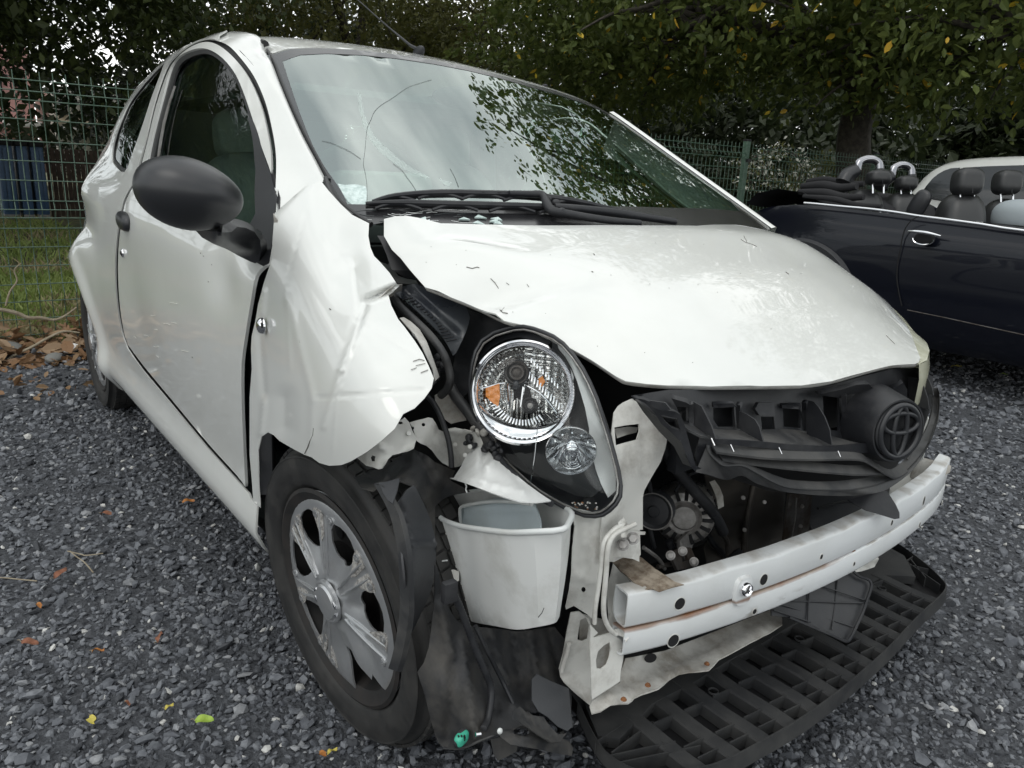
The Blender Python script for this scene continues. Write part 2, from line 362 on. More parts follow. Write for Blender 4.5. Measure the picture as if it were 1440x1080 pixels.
arch_r = [(-2.34+.335*math.cos(a), .285+.335*math.sin(a)) for a in np.linspace(math.radians(200), math.radians(-22), 26)]
ws_uv = [tuple(p) for p in H('side', ws_edge)]
seam = [tuple(p) for p in H('side', [(430,262),(386,300)])]
gap_uv = [tuple(p) for p in H('side', cs(frame_gap, 4))]
rear_uv = [tuple(p) for p in H('side', cs(door_rear, 4))]
bot_uv = [tuple(p) for p in H('side', cs(door_bottom, 3))]
front_uv = [tuple(p) for p in H('side', cs(door_front[:-1], 4))]
sillf = [(-.387,.328),(-.345,.326),(-.335,.27),(-.345,.215),(-.39,.178)]
gk = [i for i, q in enumerate(cs(frame_gap, 4)) if q[0] < 308][0]
side_poly = gap_uv[gk:]+rear_uv[1:]+bot_uv[1:]+sillf[:]+[(-.5,.168),(-1.2,.163),(-1.9,.168)]+arch_r[::-1]+rail[::-1]
qwin = [(232,86),(220,97),(197,123),(180,147),(167,177),(160,200),(157,220),(160,231),(175,242),(187,213),(200,177),(213,137),(224,108)]
qwin_uv = H('side', cs(qwin+[qwin[0]], 3)[:-1])
# door opening overlap: polygon goes down the frame gap and out again at the door's lower front corner
def flare(P, v):
    x, z = v[:, 0], v[:, 1]; r = np.hypot(x+2.34, z-.285)
    P[:, 1] -= .016*np.exp(-((r-.36)/.05)**2)*(z > .1)
    return P
panel('body_side', 'side', side_poly, PAINT, car, [qwin_uv], 0, .004, .03, flare)
def mirror(o, name=None):
    c = o.copy(); c.data = o.data.copy(); COL.objects.link(c)
    n = len(c.data.vertices); a = np.empty(n*3, np.float32); c.data.vertices.foreach_get('co', a); a = a.reshape(-1, 3); a[:, 1] *= -1
    c.data.vertices.foreach_set('co', a.ravel()); c.data.flip_normals(); c.data.update(); c.name = o.name; return c
# quarter window
qin = (qwin_uv-qwin_uv.mean(0))*.93+qwin_uv.mean(0)
qg = panel('quarter_window', 'side', qwin_uv, QGLASS, car, (), -.007, .003, .05)
qs = panel('window_seal', 'side', qwin_uv*1.0, SEAL, qg, [qin], -.004, .004, .03)
# door
wout = [(207,240),(211,215),(217,187),(230,137),(243,93),(260,75),(287,68),(310,78),(330,100),(343,127),(357,167),(370,207),(383,243),(391,277),(388,320),(380,368),(333,352)]
door_poly = [tuple(p) for p in H('side', cs(frame_gap[:-1]+[(188,257)], 4))]
shr = lambda uv, k: uv
wout_uv = H('side', cs(wout[:13]+[(391,277)], 4)+[(389,330),(381,370),(333,352),(270,290)])
top_in = [(383,253),(383,217),(378,185),(368,146),(352,110),(333,84),(311,65),(291,59),(270,66),(252,80),(238,100),(222,145),(211,190),(203,222),(192,258)]
d_rear = [(192,258),(179,281),(172,311),(167,350),(166,390),(169,430),(175,466),(181,485)]
d_bot = [(181,485),(204,516),(244,563),(294,623),(334,667),(347,684)]
d_front = [(347,684),(345,640),(342,570),(342,513),(347,472),(355,422),(362,388),(374,374)]
door_uv = H('side', cs(top_in, 4)+cs(d_rear, 4)[1:]+cs(d_bot, 3)[1:]+cs(d_front, 4)[1:]+[(386,372),(392,300),(389,265)])
def doorb(P, v):
    x, z = v[:, 0], v[:, 1]
    P[:, 1] += .012*np.exp(-((x+.42)/.10)**2-((z-.80)/.06)**2)      # push behind the mirror foot
    P[:, 1] -= .006*np.exp(-((z-.30)/.025)**2)
    P[:, 1] += .007*np.exp(-((x+1.30)/.2)**2-((z-.62)/.16)**2)      # shallow dent near the handle
    return P
door = panel('door', 'side', door_uv, PAINT, car, [wout_uv], .003, .006, .03, doorb)
win_in = [(213,232),(222,190),(236,140),(248,98),(263,82),(287,75),(306,84),(324,104),(337,130),(350,170),(360,205),(366,240),(362,300),(345,345)]
win_in_uv = H('side', cs(win_in[:12], 4)+[(362,300),(345,345),(300,310)])
seal_out = H('side', cs(wout[:13]+[(391,277)], 4)+[(389,330),(381,370),(333,352),(270,290)])
sl = panel('window_seal', 'side', seal_out, SEAL, door, [win_in_uv], -.003, .004, .03)
panel('window_glass', 'side', seal_out, SGLASS, door, (), -.012, .003, .05)
wchan = H('side', [(228,172),(236,143),(244,120),(246,121),(238,145),(231,173),(222,230),(219,230)])
panel('window_channel', 'side', wchan, ALU, door, (), -.001, .002, .03)
tri = [(352,225),(362,235),(383,243),(391,277),(389,320),(381,372),(372,373),(333,352),(345,300)]
panel('mirror_sail', 'side', H('side', [(350,165),(357,167),(370,207),(383,243),(391,277),(389,320),(381,370),(373,374),(333,353),(338,345),(362,300),(362,240)]), BLKM, door, (), .004, .006, .03)
# door jamb seen through the gap, near-black panel behind the skins painting the shade in the gaps
jamb = H('side', [(300,330),(386,330),(384,372),(378,380),(368,440),(362,520),(362,700),(340,700),(330,640),(330,500)])
panel('door_jamb', 'side', jamb, BLK, car, (), -.03, .003, .05)
fg = H('side', cs([(389,262),(389,217),(384.5,183),(374.5,143),(358.5,107),(338,79),(314,58),(290,52),(264,56),(242,74),(227,95),(211,143),(200,190),(192,222),(182,257),(162,310),(156,350),(156,400),(162,440),(170,480)], 3))
fi = H('side', cs([(187,480),(180,440),(176,400),(176,350),(182,310),(200,257),(208,222),(216,190),(227,143),(243,103),(256,84),(274,72),(291,65),(311,71),(327,88),(346,113),(362,149),(372,187),(377,217),(378,262)], 3))
panel('door_seal', 'side', list(fg)+list(fi), SEAL, car, (), -.014, .004, .03)
panel('door_gap_shade', 'side', [(-1.62,.32),(-.36,.30),(-.30,.84),(-1.25,.90),(-1.6,.9)], DARK, car, (), -.045, .003, .1)
# handle and lock
hc = H('side', [(178,312)])[0]
def blob(name, c, s, mat, parent, rot=(0, 0, 0), seg=32, rings=20, p=1.0):
    bm = bmesh.new(); bmesh.ops.create_uvsphere(bm, u_segments=seg, v_segments=rings, radius=1)
    if p != 1:
        for v in bm.verts: v.co = Vector([math.copysign(abs(k)**p, k) for k in v.co])
    from mathutils import Euler
    M = Matrix.Translation(Vector(tuple(c))) @ Euler(rot).to_matrix().to_4x4() @ Matrix.Diagonal((*s, 1))
    bmesh.ops.transform(bm, matrix=M, verts=bm.verts); me = bpy.data.meshes.new(name); bm.to_mesh(me); bm.free(); me.materials.append(mat); me.shade_smooth(); return link(name, me, parent)
hp = side_pt(177.5, 321, -.004)
cup = blob('handle_cup', hp+np.array([.01, .004, -.008]), (.052, .008, .044), PAINTD, door)
blob('handle', side_pt(178, 311, .006), (.062, .018, .026), BLKM, door, (0, .1, 0), p=.8)
lk = blob('lock', side_pt(174, 356, .002), (.011, .007, .013), CHR, door)
blob('keyhole', side_pt(174.5, 356, .008), (.003, .003, .007), DARK, lk)
# ---- roof, rear end
HDR = []
for y in (-.515,-.47,-.4,-.3,-.2,-.1,0,.1,.2,.3,.4,.47,.515):
    zs = np.linspace(1.15, 1.45, 800); xx = f_ws(np.full(800, y), zs); dd = zs-f_roof(xx, np.full(800, y)); k = int(np.argmax(dd > 0)); HDR.append((float(xx[k]), y, float(zs[k])))
roof_poly = [(h[0]-.012, h[1]) for h in HDR]+[(-1.5,.505),(-2.0,.49),(-2.35,.45),(-2.42,.2),(-2.43,0),(-2.42,-.2),(-2.35,-.45),(-2.0,-.49),(-1.5,-.505)]
roof = panel('roof', 'roof', roof_poly, PAINT, car, (), 0, .004, .04)
tube('roof_ditch', [(-.90,-.505,float(f_roof(-.9,-.5))+.002)]+[(x, -.503, float(f_roof(x, -.5))-.002) for x in (-1.1,-1.4,-1.8,-2.1)], .011, SEAL, car, smooth_n=3)
# rear hatch and bumper
def rear_loft():
    rows = []
    for z, xr in ((1.29,-2.40),(1.15,-2.56),(1.0,-2.65),(.85,-2.74),(.7,-2.79),(.5,-2.83),(.3,-2.82),(.18,-2.76)):
        w = float(f_side(min(-2.62, xr+.1) if z < 1.2 else -2.4, z)); rows.append([(xr+(.1*(abs(t))**3), t*w, z-.02*abs(t)) for t in np.linspace(-1, 1, 17)])
    V = [p for r in rows for p in r]; F = [(i*17+j, i*17+j+1, (i+1)*17+j+1, (i+1)*17+j) for i in range(len(rows)-1) for j in range(16)]
    return V, F
V, F = rear_loft(); ha = mesh('tailgate', V, F, PAINT, car)
panel('rear_bumper_lip', 'side', [(-2.74,.24),(-2.76,.45),(-2.70,.45),(-2.68,.24)], BLK, car, (), .002, .004, .04)
# ---- windscreen
wsl = [(372,68),(390,110),(423,187),(457,253),(473,277),(497,300),(522,316)]
wtop = [(820,147),(740,118),(673,103),(573,83),(473,72),(372,68)]
wr = [(1067,316),(1013,287),(956,236),(889,191),(840,158)]
wbot = [(522,316),(620,322),(780,330),(900,330),(1067,318)]
wleft = [tuple(map(float, p)) for p in H('ws', cs(wsl[:7], 3))]
nb = [(-.56,.93),(-.4,.915),(-.2,.915),(0,.915),(.2,.91),(.4,.90),(.585,.915)]
wright = [(-a, b) for a, b in wleft[::-1] if b < 1.215]
wright = [(.585+(y-wright[0][0])*1.0, z) for y, z in wright]
wright = [(.600,.94),(.605,.97),(.598,1.0),(.582,1.07),(.56,1.14),(.535,1.20)]
wpoly = nb+wright+[(h[1], h[2]) for h in HDR[::-1]]+[p for p in wleft if p[1] < 1.275]
ws = panel('windscreen', 'ws', wpoly, WGLASS, car, (), 0, .004, .04)
inner = [tuple(map(float, p)) for p in H('ws', cs([(397,86),(421,158),(447,220),(478,266),(488,287)], 3))]
win = [(-.5,.958),(-.3,.962),(0,.965),(.3,.962),(.5,.955),(.565,.985),(.555,1.05),(.535,1.11),(.505,1.18)]+[(h[1]*.97, h[2]-.014) for h in HDR[::-1]][1:-1]+inner
panel('windscreen_border', 'ws', wpoly, FRIT, ws, [win], .0018, .001, .03)
# right pillar, between the door frame and the glass
PA = [side_pt(*p) for p in ((386,300),(388,253),(388,217),(383,183),(373,143),(357,107),(337,80),(321,64),(304,56.5))]
PB = [SURF['ws'][2](np.array([q[0]]), np.array([q[1]]), .004)[0] for q in H('ws', [(458,254),(444,227),(423,187),(405,147),(390,110),(381,87)])]+[np.array([-.868,-.517,1.292]), np.array([-.955,-.500,1.336]), np.array([-1.10,-.498,1.352])]
PB[0] = PB[0]+np.array([0,0,0]); rows = []
for k, (a, b) in enumerate(zip(PA, PB)):
    e = b-a; nrm = np.array([.45, -.8, .45]); nrm /= np.linalg.norm(nrm); L_ = np.linalg.norm(e)
    if k >= len(PA)-3: nrm = np.array([.0, -.55, .83])*(1.2, 1.5, 1.5)[k-len(PA)+3]
    rows.append([a, a+e*.25+nrm*L_*.02, a+e*.5+nrm*L_*.045, a+e*.78+nrm*L_*.05, a+e*.94+nrm*L_*.025, b, b+np.array([-.02,.012,-.012])])
rows = [cat_pts([r[j] for r in rows], 4) for j in range(7)]; m = len(rows[0]); V = [p for r in rows for p in r]
mesh('windscreen_pillar', V, [(i*m+j, i*m+j+1, (i+1)*m+j+1, (i+1)*m+j) for i in range(6) for j in range(m-1)], PAINT, car)
tube('glass_moulding', cat_pts([p+np.array([.004,.004,.002]) for p in PB[:7]], 4), .0035, SEAL, car, 6)
# left pillar
P = cat_pts([np.array((float(f_ws(y, z)), y, z)) for y, z in [(.515,1.222),(.535,1.20),(.56,1.14),(.582,1.07),(.598,1.0),(.605,.97),(.600,.94),(.59,.91)]], 3)
offs = [(0,0,.003),(.004,.012,.006),(-.004,.030,.004),(-.02,.046,-.010),(-.05,.060,-.04),(-.10,.075,-.11)]
V = [p+np.array(o) for p in P for o in offs]; no = len(offs)
F = [(i*no+k, i*no+k+1, (i+1)*no+k+1, (i+1)*no+k) for i in range(len(P)-1) for k in range(no-1)]
mesh('windscreen_pillar', V, F, PAINT, car)
# left side of the body
def lower(o):
    n = len(o.data.vertices); a = np.empty(n*3, np.float32); o.data.vertices.foreach_get('co', a); a = a.reshape(-1, 3)
    a[:, 2] -= .035+.05*np.clip((a[:, 2]-.9)/.4, 0, 1)+.05*np.clip((a[:, 0]+.9)/.5, 0, 1)*np.clip((a[:, 2]-.7)/.2, 0, 1)
    a[:, 1] -= .012; o.data.vertices.foreach_set('co', a.ravel()); o.data.update()
bl = mirror([o for o in car.children if o.name.startswith('body_side')][0]); bl.parent = car; lower(bl)
dl = mirror(door); dl.parent = car; lower(dl)
for ch in door.children:
    if ch.name.split('.')[0] in ('window_glass', 'window_seal', 'mirror_sail'): c = mirror(ch); c.parent = dl; lower(c)
ql = mirror(qg); ql.parent = car; lower(ql)
lw = panel('left_wing', 'sideL', [(-.30,.80),(-.33,.22),(-.30,.22)]+[(.335*math.cos(a), .28+.335*math.sin(a)) for a in np.linspace(math.radians(186), 0, 14)]+[(.33,.45),(.28,.55),(.1,.74)], PAINT, car, (), -.01, .003, .06)
lw.name = 'front_wing'
# ---- wheels
def tyre_prof(R=.281, w=.078, rr=.205):
    return [(rr, -w*.86), (rr+.008, -w*.97), (rr+.035, -w*1.06), (rr+.06, -w*1.03), (R-.014, -w*.86), (R-.004, -w*.74), (R, -w*.55), (R+.001, 0), (R, w*.55), (R-.004, w*.74), (R-.014, w*.86), (rr+.06, w*1.03), (rr+.035, w*1.06), (rr+.008, w*.97), (rr, w*.86), (rr-.006, w*.8), (rr-.02, w*.5)]
def tyre(parent, R=.281):
    P = []
    pr = tyre_prof(R); fine = []
    for i in range(len(pr)-1):
        a, b = pr[i], pr[i+1]
        for j in range(3): fine.append((a[0]+(b[0]-a[0])*j/3, a[1]+(b[1]-a[1])*j/3))
    fine.append(pr[-1])
    # tread grooves
    out = []
    for (r, h) in fine: out.append((r, h))
    g = []
    for i, (r, h) in enumerate(out):
        g.append((r, h))
    V, F = lathe_vf(g, (0, 0, 0), (0, -1, 0), seg=96)
    ty = mesh('tyre', V, F, RUB, parent, True, angle=60)
    # tread blocks as raised ribs with sipes: one joined piece of many small blocks
    VV = []; FF = []
    for row, (h0, h1) in enumerate(((-.056, -.036), (-.031, -.011), (-.006, .014), (.019, .038), (.042, .058))):
        nb = 66
        for k in range(nb):
            a0 = 2*PI*(k+.06+row*.3)/nb; a1 = 2*PI*(k+.9+row*.3)/nb; o = len(VV); sk = .012
            for (rr, e) in ((R-.003, 0), (R+.0055 if 0 < row < 4 else R+.003, 0)):
                for (h, a) in ((h0, a0), (h1, a0+sk*(1 if row % 2 else -1)), (h1, a1+sk*(1 if row % 2 else -1)), (h0, a1)):
                    VV.append((rr*math.cos(a), -h, rr*math.sin(a)))
            FF += [(o+4, o+5, o+6, o+7), (o, o+1, o+5, o+4), (o+1, o+2, o+6, o+5), (o+2, o+3, o+7, o+6), (o+3, o, o+4, o+7)]
    tb = mesh('tread', VV, FF, RUB, ty, False); tb['kind'] = 'stuff'
    # raised sidewall ring and lettering bars
    V, F = lathe_vf([(.262, .0805), (.264, .082), (.266, .0805)], (0, 0, 0), (0, -1, 0), seg=72); mesh('sidewall_ring', V, F, RUB, ty)
    return ty
def steel_wheel(parent):
    rim = lathe('rim', [(.203, .07), (.206, .074), (.199, .077), (.176, .066), (.170, .02), (.150, -.02), (.148, .012), (.128, .035), (.095, .040), (.078, .028), (.05, .03), (.045, .045), (0, .046)], (0, 0, 0), (0, -1, 0), RIM, parent, 64)
    for k in range(14):
        a = 2*PI*k/14; bm = bmesh.new(); bmesh.ops.create_circle(bm, cap_ends=True, segments=14, radius=.014)
        bmesh.ops.transform(bm, matrix=Matrix.Translation((.114*math.cos(a), -.0405, .114*math.sin(a))) @ Matrix.Rotation(PI/2, 4, 'X'), verts=bm.verts); bmobj('hole_shade_disc', bm, DARK, rim)  # dark discs painted for the shaded openings of the steel wheel
    for k in range(4):
        a = 2*PI*(k+.5)/4; lathe('wheel_nut', [(0, .058), (.008, .057), (.010, .053), (.011, .035)], (.05*math.cos(a), 0, .05*math.sin(a)), (0, -1, 0), STEEL, rim, 6)
    return rim
def trim_z(r, ang, n=7):
    """outward height of the wheel trim at polar (r, ang): petals between round windows"""
    k = (ang/(2*PI/n)) % 1; s = abs(k-.5)*2                           # 1 on a spoke line, 0 between
    base = .073-.5*(np.maximum(r-.03, 0))**2*1.2
    base = base+.010*np.exp(-((r-.055)/.02)**2)*0
    base = base-.016*np.exp(-((r-.10)/.05)**2)*(1-s)**1.2
    base = base-.006*np.exp(-((s-1)/.10)**2)*(r > .06)*(r < .165)
    return base
def wheel_trim(parent, broken=True, zoff=.012):
    n = 7; RO = .203
    outer = [(RO*math.cos(2*PI*k/84), RO*math.sin(2*PI*k/84)) for k in range(84)]
    holes = []; step = 2*PI/n
    for i in range(n):
        a = step*(i+.5)-.15
        def P(r, t): r = r*1.05; return (r*math.cos(a+t), r*math.sin(a+t))
        holes.append([P(.100, -.17), P(.093, -.09), P(.091, 0), P(.093, .09), P(.100, .17), P(.117, .25), P(.138, .27), P(.153, .22), P(.158, .10), P(.159, 0), P(.158, -.10), P(.153, -.22), P(.138, -.27), P(.117, -.25)])
    outer = np.array(outer)
    if broken:
        # a torn bite out of the rim at the lower front, cracked edge
        a0, a1 = BR_A
        keep = []
        for (x, y) in outer:
            t = math.atan2(y, x)
            d = (t-a0) % (2*PI)
            if d < (a1-a0): continue
            keep.append((x, y))
        ins = []
        rr = [(.198, 0), (.160, .03), (.128, .10), (.118, .17), (.094, .25), (.086, .36), (.098, .46), (.112, .52), (.13, .60), (.155, .74), (.148, .84), (.185, .93), (.202, 1)]
        bite = [(r*math.cos(a0+(a1-a0)*t), r*math.sin(a0+(a1-a0)*t)) for r, t in rr]
        # splice
        ang = [math.atan2(y, x) for x, y in keep]
        s = min(range(len(keep)), key=lambda i: (ang[i]-a1) % (2*PI)); keep = keep[s:]+keep[:s]
        outer = np.array(keep+bite)
        holes = [h for h in holes if all(in_poly(np.array(h)*1.03, outer))]
    v, f = cdt(outer, holes, .0075)
    r = np.hypot(v[:, 0], v[:, 1]); an = np.arctan2(v[:, 1], v[:, 0])
    z = trim_z(r, an+.15, n)+zoff
    z = np.where(r > .182, z-(r-.182)*.5, z)
    P = np.stack([v[:, 0], -z, v[:, 1]], 1)
    V, F = thicken(P, f, .003, (0, -1, 0))
    t = mesh('wheel_trim', V, F, TRIM, parent)
    # raised spokes ridges, logo disc, scraped patches and clips
    V, F = lathe_vf([(.040, .0), (.041, .006), (.037, .008), (.034, .0075), (.030, .011), (.012, .013), (0, .013)], (0, -(.073+zoff), 0), (0, -1, 0), seg=40); hub = mesh('hub_cap', V, F, TRIM, t, True, angle=30)
    for s in (-1, 1):                                               # worn badge: two pairs of pale bars either side of the centre
        for q in (-1, 1):
            bm = bmesh.new(); add_box(bm, (s*.0345, -(.0815+zoff), q*.010), (.012, .003, .005), Matrix.Rotation(q*s*.7, 4, 'Y')); bmobj('badge_bar', bm, CHR, hub)
    for i in range(n):
        for s in (-1, 1):
            a = step*(i+0)-.15+s*.11
            ps = [(q*math.cos(a*1+s*(q-.06)*-.25), q*math.sin(a+s*(q-.06)*-.25)) for q in np.linspace(.052, .166, 9)]
            if broken and not all(in_poly(np.array(ps)*1.02, outer)): continue
            zz = [float(trim_z(np.array(math.hypot(*p)), np.array(math.atan2(p[1], p[0])+.15), n))+zoff for p in ps]
            tube('spoke_ridge', [(p[0], -(z_+.0), p[1]) for p, z_ in zip(ps, zz)], [.002, .0035, .003, .0015], TRIM, t, 6)
        a = step*i-.15
        for s in (-1, 1):
            c = (.160*math.cos(a+s*.16), .160*math.sin(a+s*.16))
            if broken and not in_poly(np.array([c])*1.03, outer)[0]: continue
            zz = float(trim_z(np.array(.16), np.array(a+s*.16+.15), n))+zoff
            lathe('clip_ring', [(0, 0), (.0035, 0), (.0035, .0035), (.007, .0035), (.007, 0)], (c[0], -zz, c[1]), (0, -1, 0), TRIM, t, 14)
    if broken:
        for i in range(n):
            a = step*i-.15
            for s in ((-1, 1) if i % 2 else (1,)):
                pol = np.array([(q*math.cos(a+s*w), q*math.sin(a+s*w)) for q, w in ((.168, .03), (.171, .16), (.168, .235), (.150, .22), (.130, .15), (.112, .07), (.125, .02))])
                if not all(in_poly(pol*1.01, outer)): continue
                vv, ff = cdt(pol, (), .01); r = np.hypot(vv[:, 0], vv[:, 1]); zz = trim_z(r, np.arctan2(vv[:, 1], vv[:, 0])+.15, n)+zoff+.0012
                zz = np.where(r > .172, zz-(r-.172)*.5, zz)
                Vq, Fq = thicken(np.stack([vv[:, 0], -zz, vv[:, 1]], 1), ff, .0015, (0, -1, 0)); mesh('scraped_patch', Vq, Fq, TRIMS, t)
    return t
BR_A = (math.radians(-80), math.radians(-36))
def wheel(loc, steer=0, camber=0, broken=False, trim=True, spin=0):
    o = bpy.data.objects.new('wheel', None); COL.objects.link(o); o.parent = car; o.location = loc
    from mathutils import Euler
    o.rotation_euler = Euler((camber, spin*0, steer)); tyre(o); steel_wheel(o)
    if trim:
        t = wheel_trim(o, broken); t.rotation_euler = (0, spin, 0)
    return o
WY = -.755+.088
fw = wheel((-.006, WY-.004, .283), math.radians(4.5), math.radians(5), True, True)
rw = wheel((-2.34, WY+.0, .279), 0, math.radians(1), False, True, spin=.4)
def copy_wheel(o, loc, rz):
    n = o.copy(); COL.objects.link(n); n.location = loc; n.rotation_euler = (0, 0, rz)
    for ch in o.children:
        if ch.name.startswith('wheel_trim'): continue
        c = ch.copy(); COL.objects.link(c); c.parent = n
    return n
copy_wheel(rw, (-2.34, -WY, .279), PI); copy_wheel(rw, (0, -WY, .279), PI)
# ---- bonnet with its buckled corner
def hoodpx(p): return [tuple(map(float, q)) for q in H('hood', p, t0=.35, t1=4)]
c0 = hoodpx([(652,377),(690,412),(720,437),(630,350),(600,330)])
HOODB += [(-.13,-.56,.17,.21,0,.075), (c0[0][0], c0[0][1], .10, .03, 1.0, .018), (c0[1][0], c0[1][1], .12, .032, 1.25, -.032), (c0[2][0]+.02, c0[2][1]+.03, .09, .04, 1.2, -.010), (.05,-.1,.3,.05,1.4,.004), (.30,.05,.05,.5,0,.003)]
left = [(540,308),(540,332),(551,351),(576,379),(598,404),(634,418),(673,434),(709,451),(736,457),(778,477),(833,507),(866,529),(880,536)]
front = [(880,536),(910,540),(939,542),(1000,543.5),(1073,543),(1127,542),(1170,536),(1217,523),(1253,514),(1286,512)]
rear = [(980,317.5),(900,317),(780,317),(700,316),(620,314),(540,308)]
hp_ = hoodpx(left)+hoodpx(front)[1:]
er = hoodpx([(1286,512)])[0]
rr_ = hoodpx(rear)
HE = [(.502,.205),(.492,.232),(.468,.262),(.43,.32),(.385,.39),(.33,.46),(.27,.53)]
hp_ += HE+[(.2,.585),(.1,.62),(-.02,.65),(-.12,.63),(-.14,.60),(-.03,.42),(.01,.25)]+rr_[:-1]
0 and print('hood', [tuple(np.round(q, 3)) for q in hp_])
def hb(P, v): return P
hood = panel('bonnet', 'hood', hp_, PAINT, car, (), 0, .0025, .02)
# folded lip under the front edge
V = []; 
ed = [np.array([q[0], q[1], float(f_hood(q[0], q[1]))]) for q in (hoodpx(left)[4:]+hoodpx(front)[1:]+HE[:4])]
ed = cat_pts(ed, 3)
hc_ = np.array([.15, .0, .8])
for p in ed:
    w = (hc_-p)*np.array([1, 1, 0]); w /= np.linalg.norm(w); V += [p+np.array([0, 0, -.001]), p+w*.003+np.array([0, 0, -.006]), p+w*.02+np.array([0, 0, -.007])]
F = [(3*i+k, 3*i+k+1, 3*i+k+4, 3*i+k+3) for i in range(len(ed)-1) for k in range(2)]
mesh('bonnet_lip', V, F, PAINTM, hood, True)
# scratches where the panel buckled
# ---- right front wing, crumpled
wing = [(386,300),(429,262),(451,254),(462,268),(479,287),(495,302),(519,314),(518,332),(521,348),(526,360),(534,368),(548,384),(558,399),(562,402),(556,407),(546,414),(550,429),(560,449),(569,460),(583,479),(594,496),(603,515),(610,532),(607,546),(597,560),(583,574),(567,582),(555,603),(536,620),(515,636),(493,649),(480,654),(463,655),(449,651),(438,643),(427,639),(410,630),(393,620),(385,612),(377,608),(368,614),(363,633),(364,683),(366,714),(356,704),(354,674),(351,640),(351,602),(351,558),(354,519),(353,490),(354,472),(359,452),(363,428),(371,398),(377,380),(383,364),(383,340)]
wc = [(386,300,-.772),(429,262,-.72),(451,254,-.66),(479,287,-.63),(519,314,-.60),(382,345,-.776),(440,300,-.745),(377,379,-.778),(450,340,-.765),(518,332,-.605),(480,320,-.70),
 (371,400,-.780),(455,385,-.785),(526,360,-.62),(500,350,-.695),(362,434,-.783),(440,430,-.795),(510,405,-.735),(562,401,-.625),(354,490,-.785),(420,500,-.80),(470,470,-.80),(520,450,-.76),(560,449,-.69),
 (351,558,-.785),(390,560,-.80),(450,560,-.815),(510,530,-.80),(560,510,-.76),(594,496,-.71),(607,540,-.71),(567,582,-.775),(583,574,-.755),(351,640,-.785),(368,614,-.79),(400,600,-.81),(460,610,-.825),(520,600,-.815),(555,603,-.79),(515,636,-.805),(463,655,-.825),(427,639,-.82),(366,714,-.78),(354,690,-.782)]
wingo = sheet('front_wing', wing, wc, 1, PAINT, car, thick=.0016, step=4, creases=[
  ((386,300),(432,260),5,.003), ((517,421),(562,402),8,.016), ((405,420),(440,560),10,-.0018), ((440,560),(438,620),10,-.0016),
  ((517,421),(480,520),7,-.003), ((480,520),(455,600),8,-.0025), ((497,380),(500,440),30,-.006), ((400,560),(400,600),24,.006), ((372,410),(368,440),6,-.003), ((517,421),(474,560),3.5,-.0012), ((474,560),(468,640),3.5,-.001), ((430,300),(402,400),3.5,.0009), ((402,400),(408,520),3.5,-.0011), ((440,560),(596,548),4,.0014), ((500,450),(585,500),4,.0012), ((455,330),(512,400),4,-.0010), ((365,470),(372,560),8,.003), ((372,560),(367,610),7,-.004)], noise=.0001, nsc=60, reg=2.0)
lathe('side_repeater', [(0, .010), (.006, .0098), (.011, .008), (.014, .004), (.0145, 0)], on(369.5, 458, 1, -.800), (0, -1, 0), CHR, wingo, 24)
bm = bmesh.new(); add_box(bm, on(368.5, 457.5, 1, -.811), (.006, .003, .009), bev=.001); bmobj('repeater_lamp', bm, SEAL, wingo)
sheet('torn_edge', [(532,421),(545,408),(556,401),(566,400),(565,409),(556,411),(553,416),(543,420),(536,419)], [(532,421,-.70),(566,400,-.612),(553,416,-.63)], 1, PAINTD, wingo, step=5)
sheet('wing_flange', [(384,300),(388,340),(386,362),(381,378),(388,386),(391,370),(393,340),(390,310)], [(384,300,-.768),(390,340,-.766),(388,386,-.768)], 1, PAINTD, wingo, step=8)

SCR = pmat('scratch_grey', (.16,.155,.14), .8); SCRW = pmat('pale_scuff', (.62,.61,.56), .7)
def on_hood(px, py):
    q = H('hood', [(px, py)], t0=.35, t1=4)[0]; return np.array([q[0], q[1], float(f_hood(q[0], q[1]))+.0005])
for pts, r in (([(656,376),(664,378),(671,376),(674,377)],.0009), ([(690,392),(696,398),(701,406)],.0007), ([(703,436),(707,440),(714,441)],.0009), ([(705,437),(709,433)],.0007), ([(712,398),(716,401)],.0005), ([(741,400),(744,404)],.0005), ([(1042,337),(1048,341),(1058,344),(1064,347)],.0008), ([(1046,332),(1050,340)],.0006), ([(1105,383),(1109,386)],.0012), ([(832,382),(834,383)],.001), ([(835,357),(836,359)],.001), ([(1246,472),(1252,478),(1258,484)],.0007)):
    tube('scratch', [on_hood(*p) for p in pts], r, SCR, hood, 4)
for k in range(26):
    x, y = random.uniform(560, 1220), random.uniform(330, 520); p = on_hood(x, y); blob('speck', p, (.0008, .0008, .0004), SCR, hood, seg=6, rings=4) if in_poly(np.array([[x, y]]), np.array(left+front+[(1230,430),(1075,320)]+rear))[0] else None
TW_ = TPS(np.array(wc)[:, :2], np.array(wc)[:, 2], 2.0)
def on_wing(px, py, o=.001): return on(px, py, 1, float(TW_(np.array([[px, py]]))[0])-o)
for pts, r in (([(441,602),(440,612),(436,620),(432,630),(428,638)],.0008), ([(581,508),(590,505),(597,507)],.0006), ([(585,514),(598,511)],.0005), ([(592,524),(602,520)],.0006), ([(578,520),(586,517)],.0005), ([(421,478),(422,482)],.0006), ([(463,434),(465,435)],.0008)):
    tube('scratch', [on_wing(*p) for p in pts], r, SCR, wingo, 4)
def on_door(px, py): return side_pt(px, py, .0045)
for k in range(20):
    x, y = random.gauss(205, 26), random.gauss(468, 34)
    if 182 < x < 330 and y < 380+x*.85-60: L_ = random.uniform(3, 12); tube('scuff', [on_door(x, y), on_door(x+L_*.5, y+random.uniform(-.5, 1.5)), on_door(x+L_, y+random.uniform(0, 3))], .0006, SCRW, door, 4)
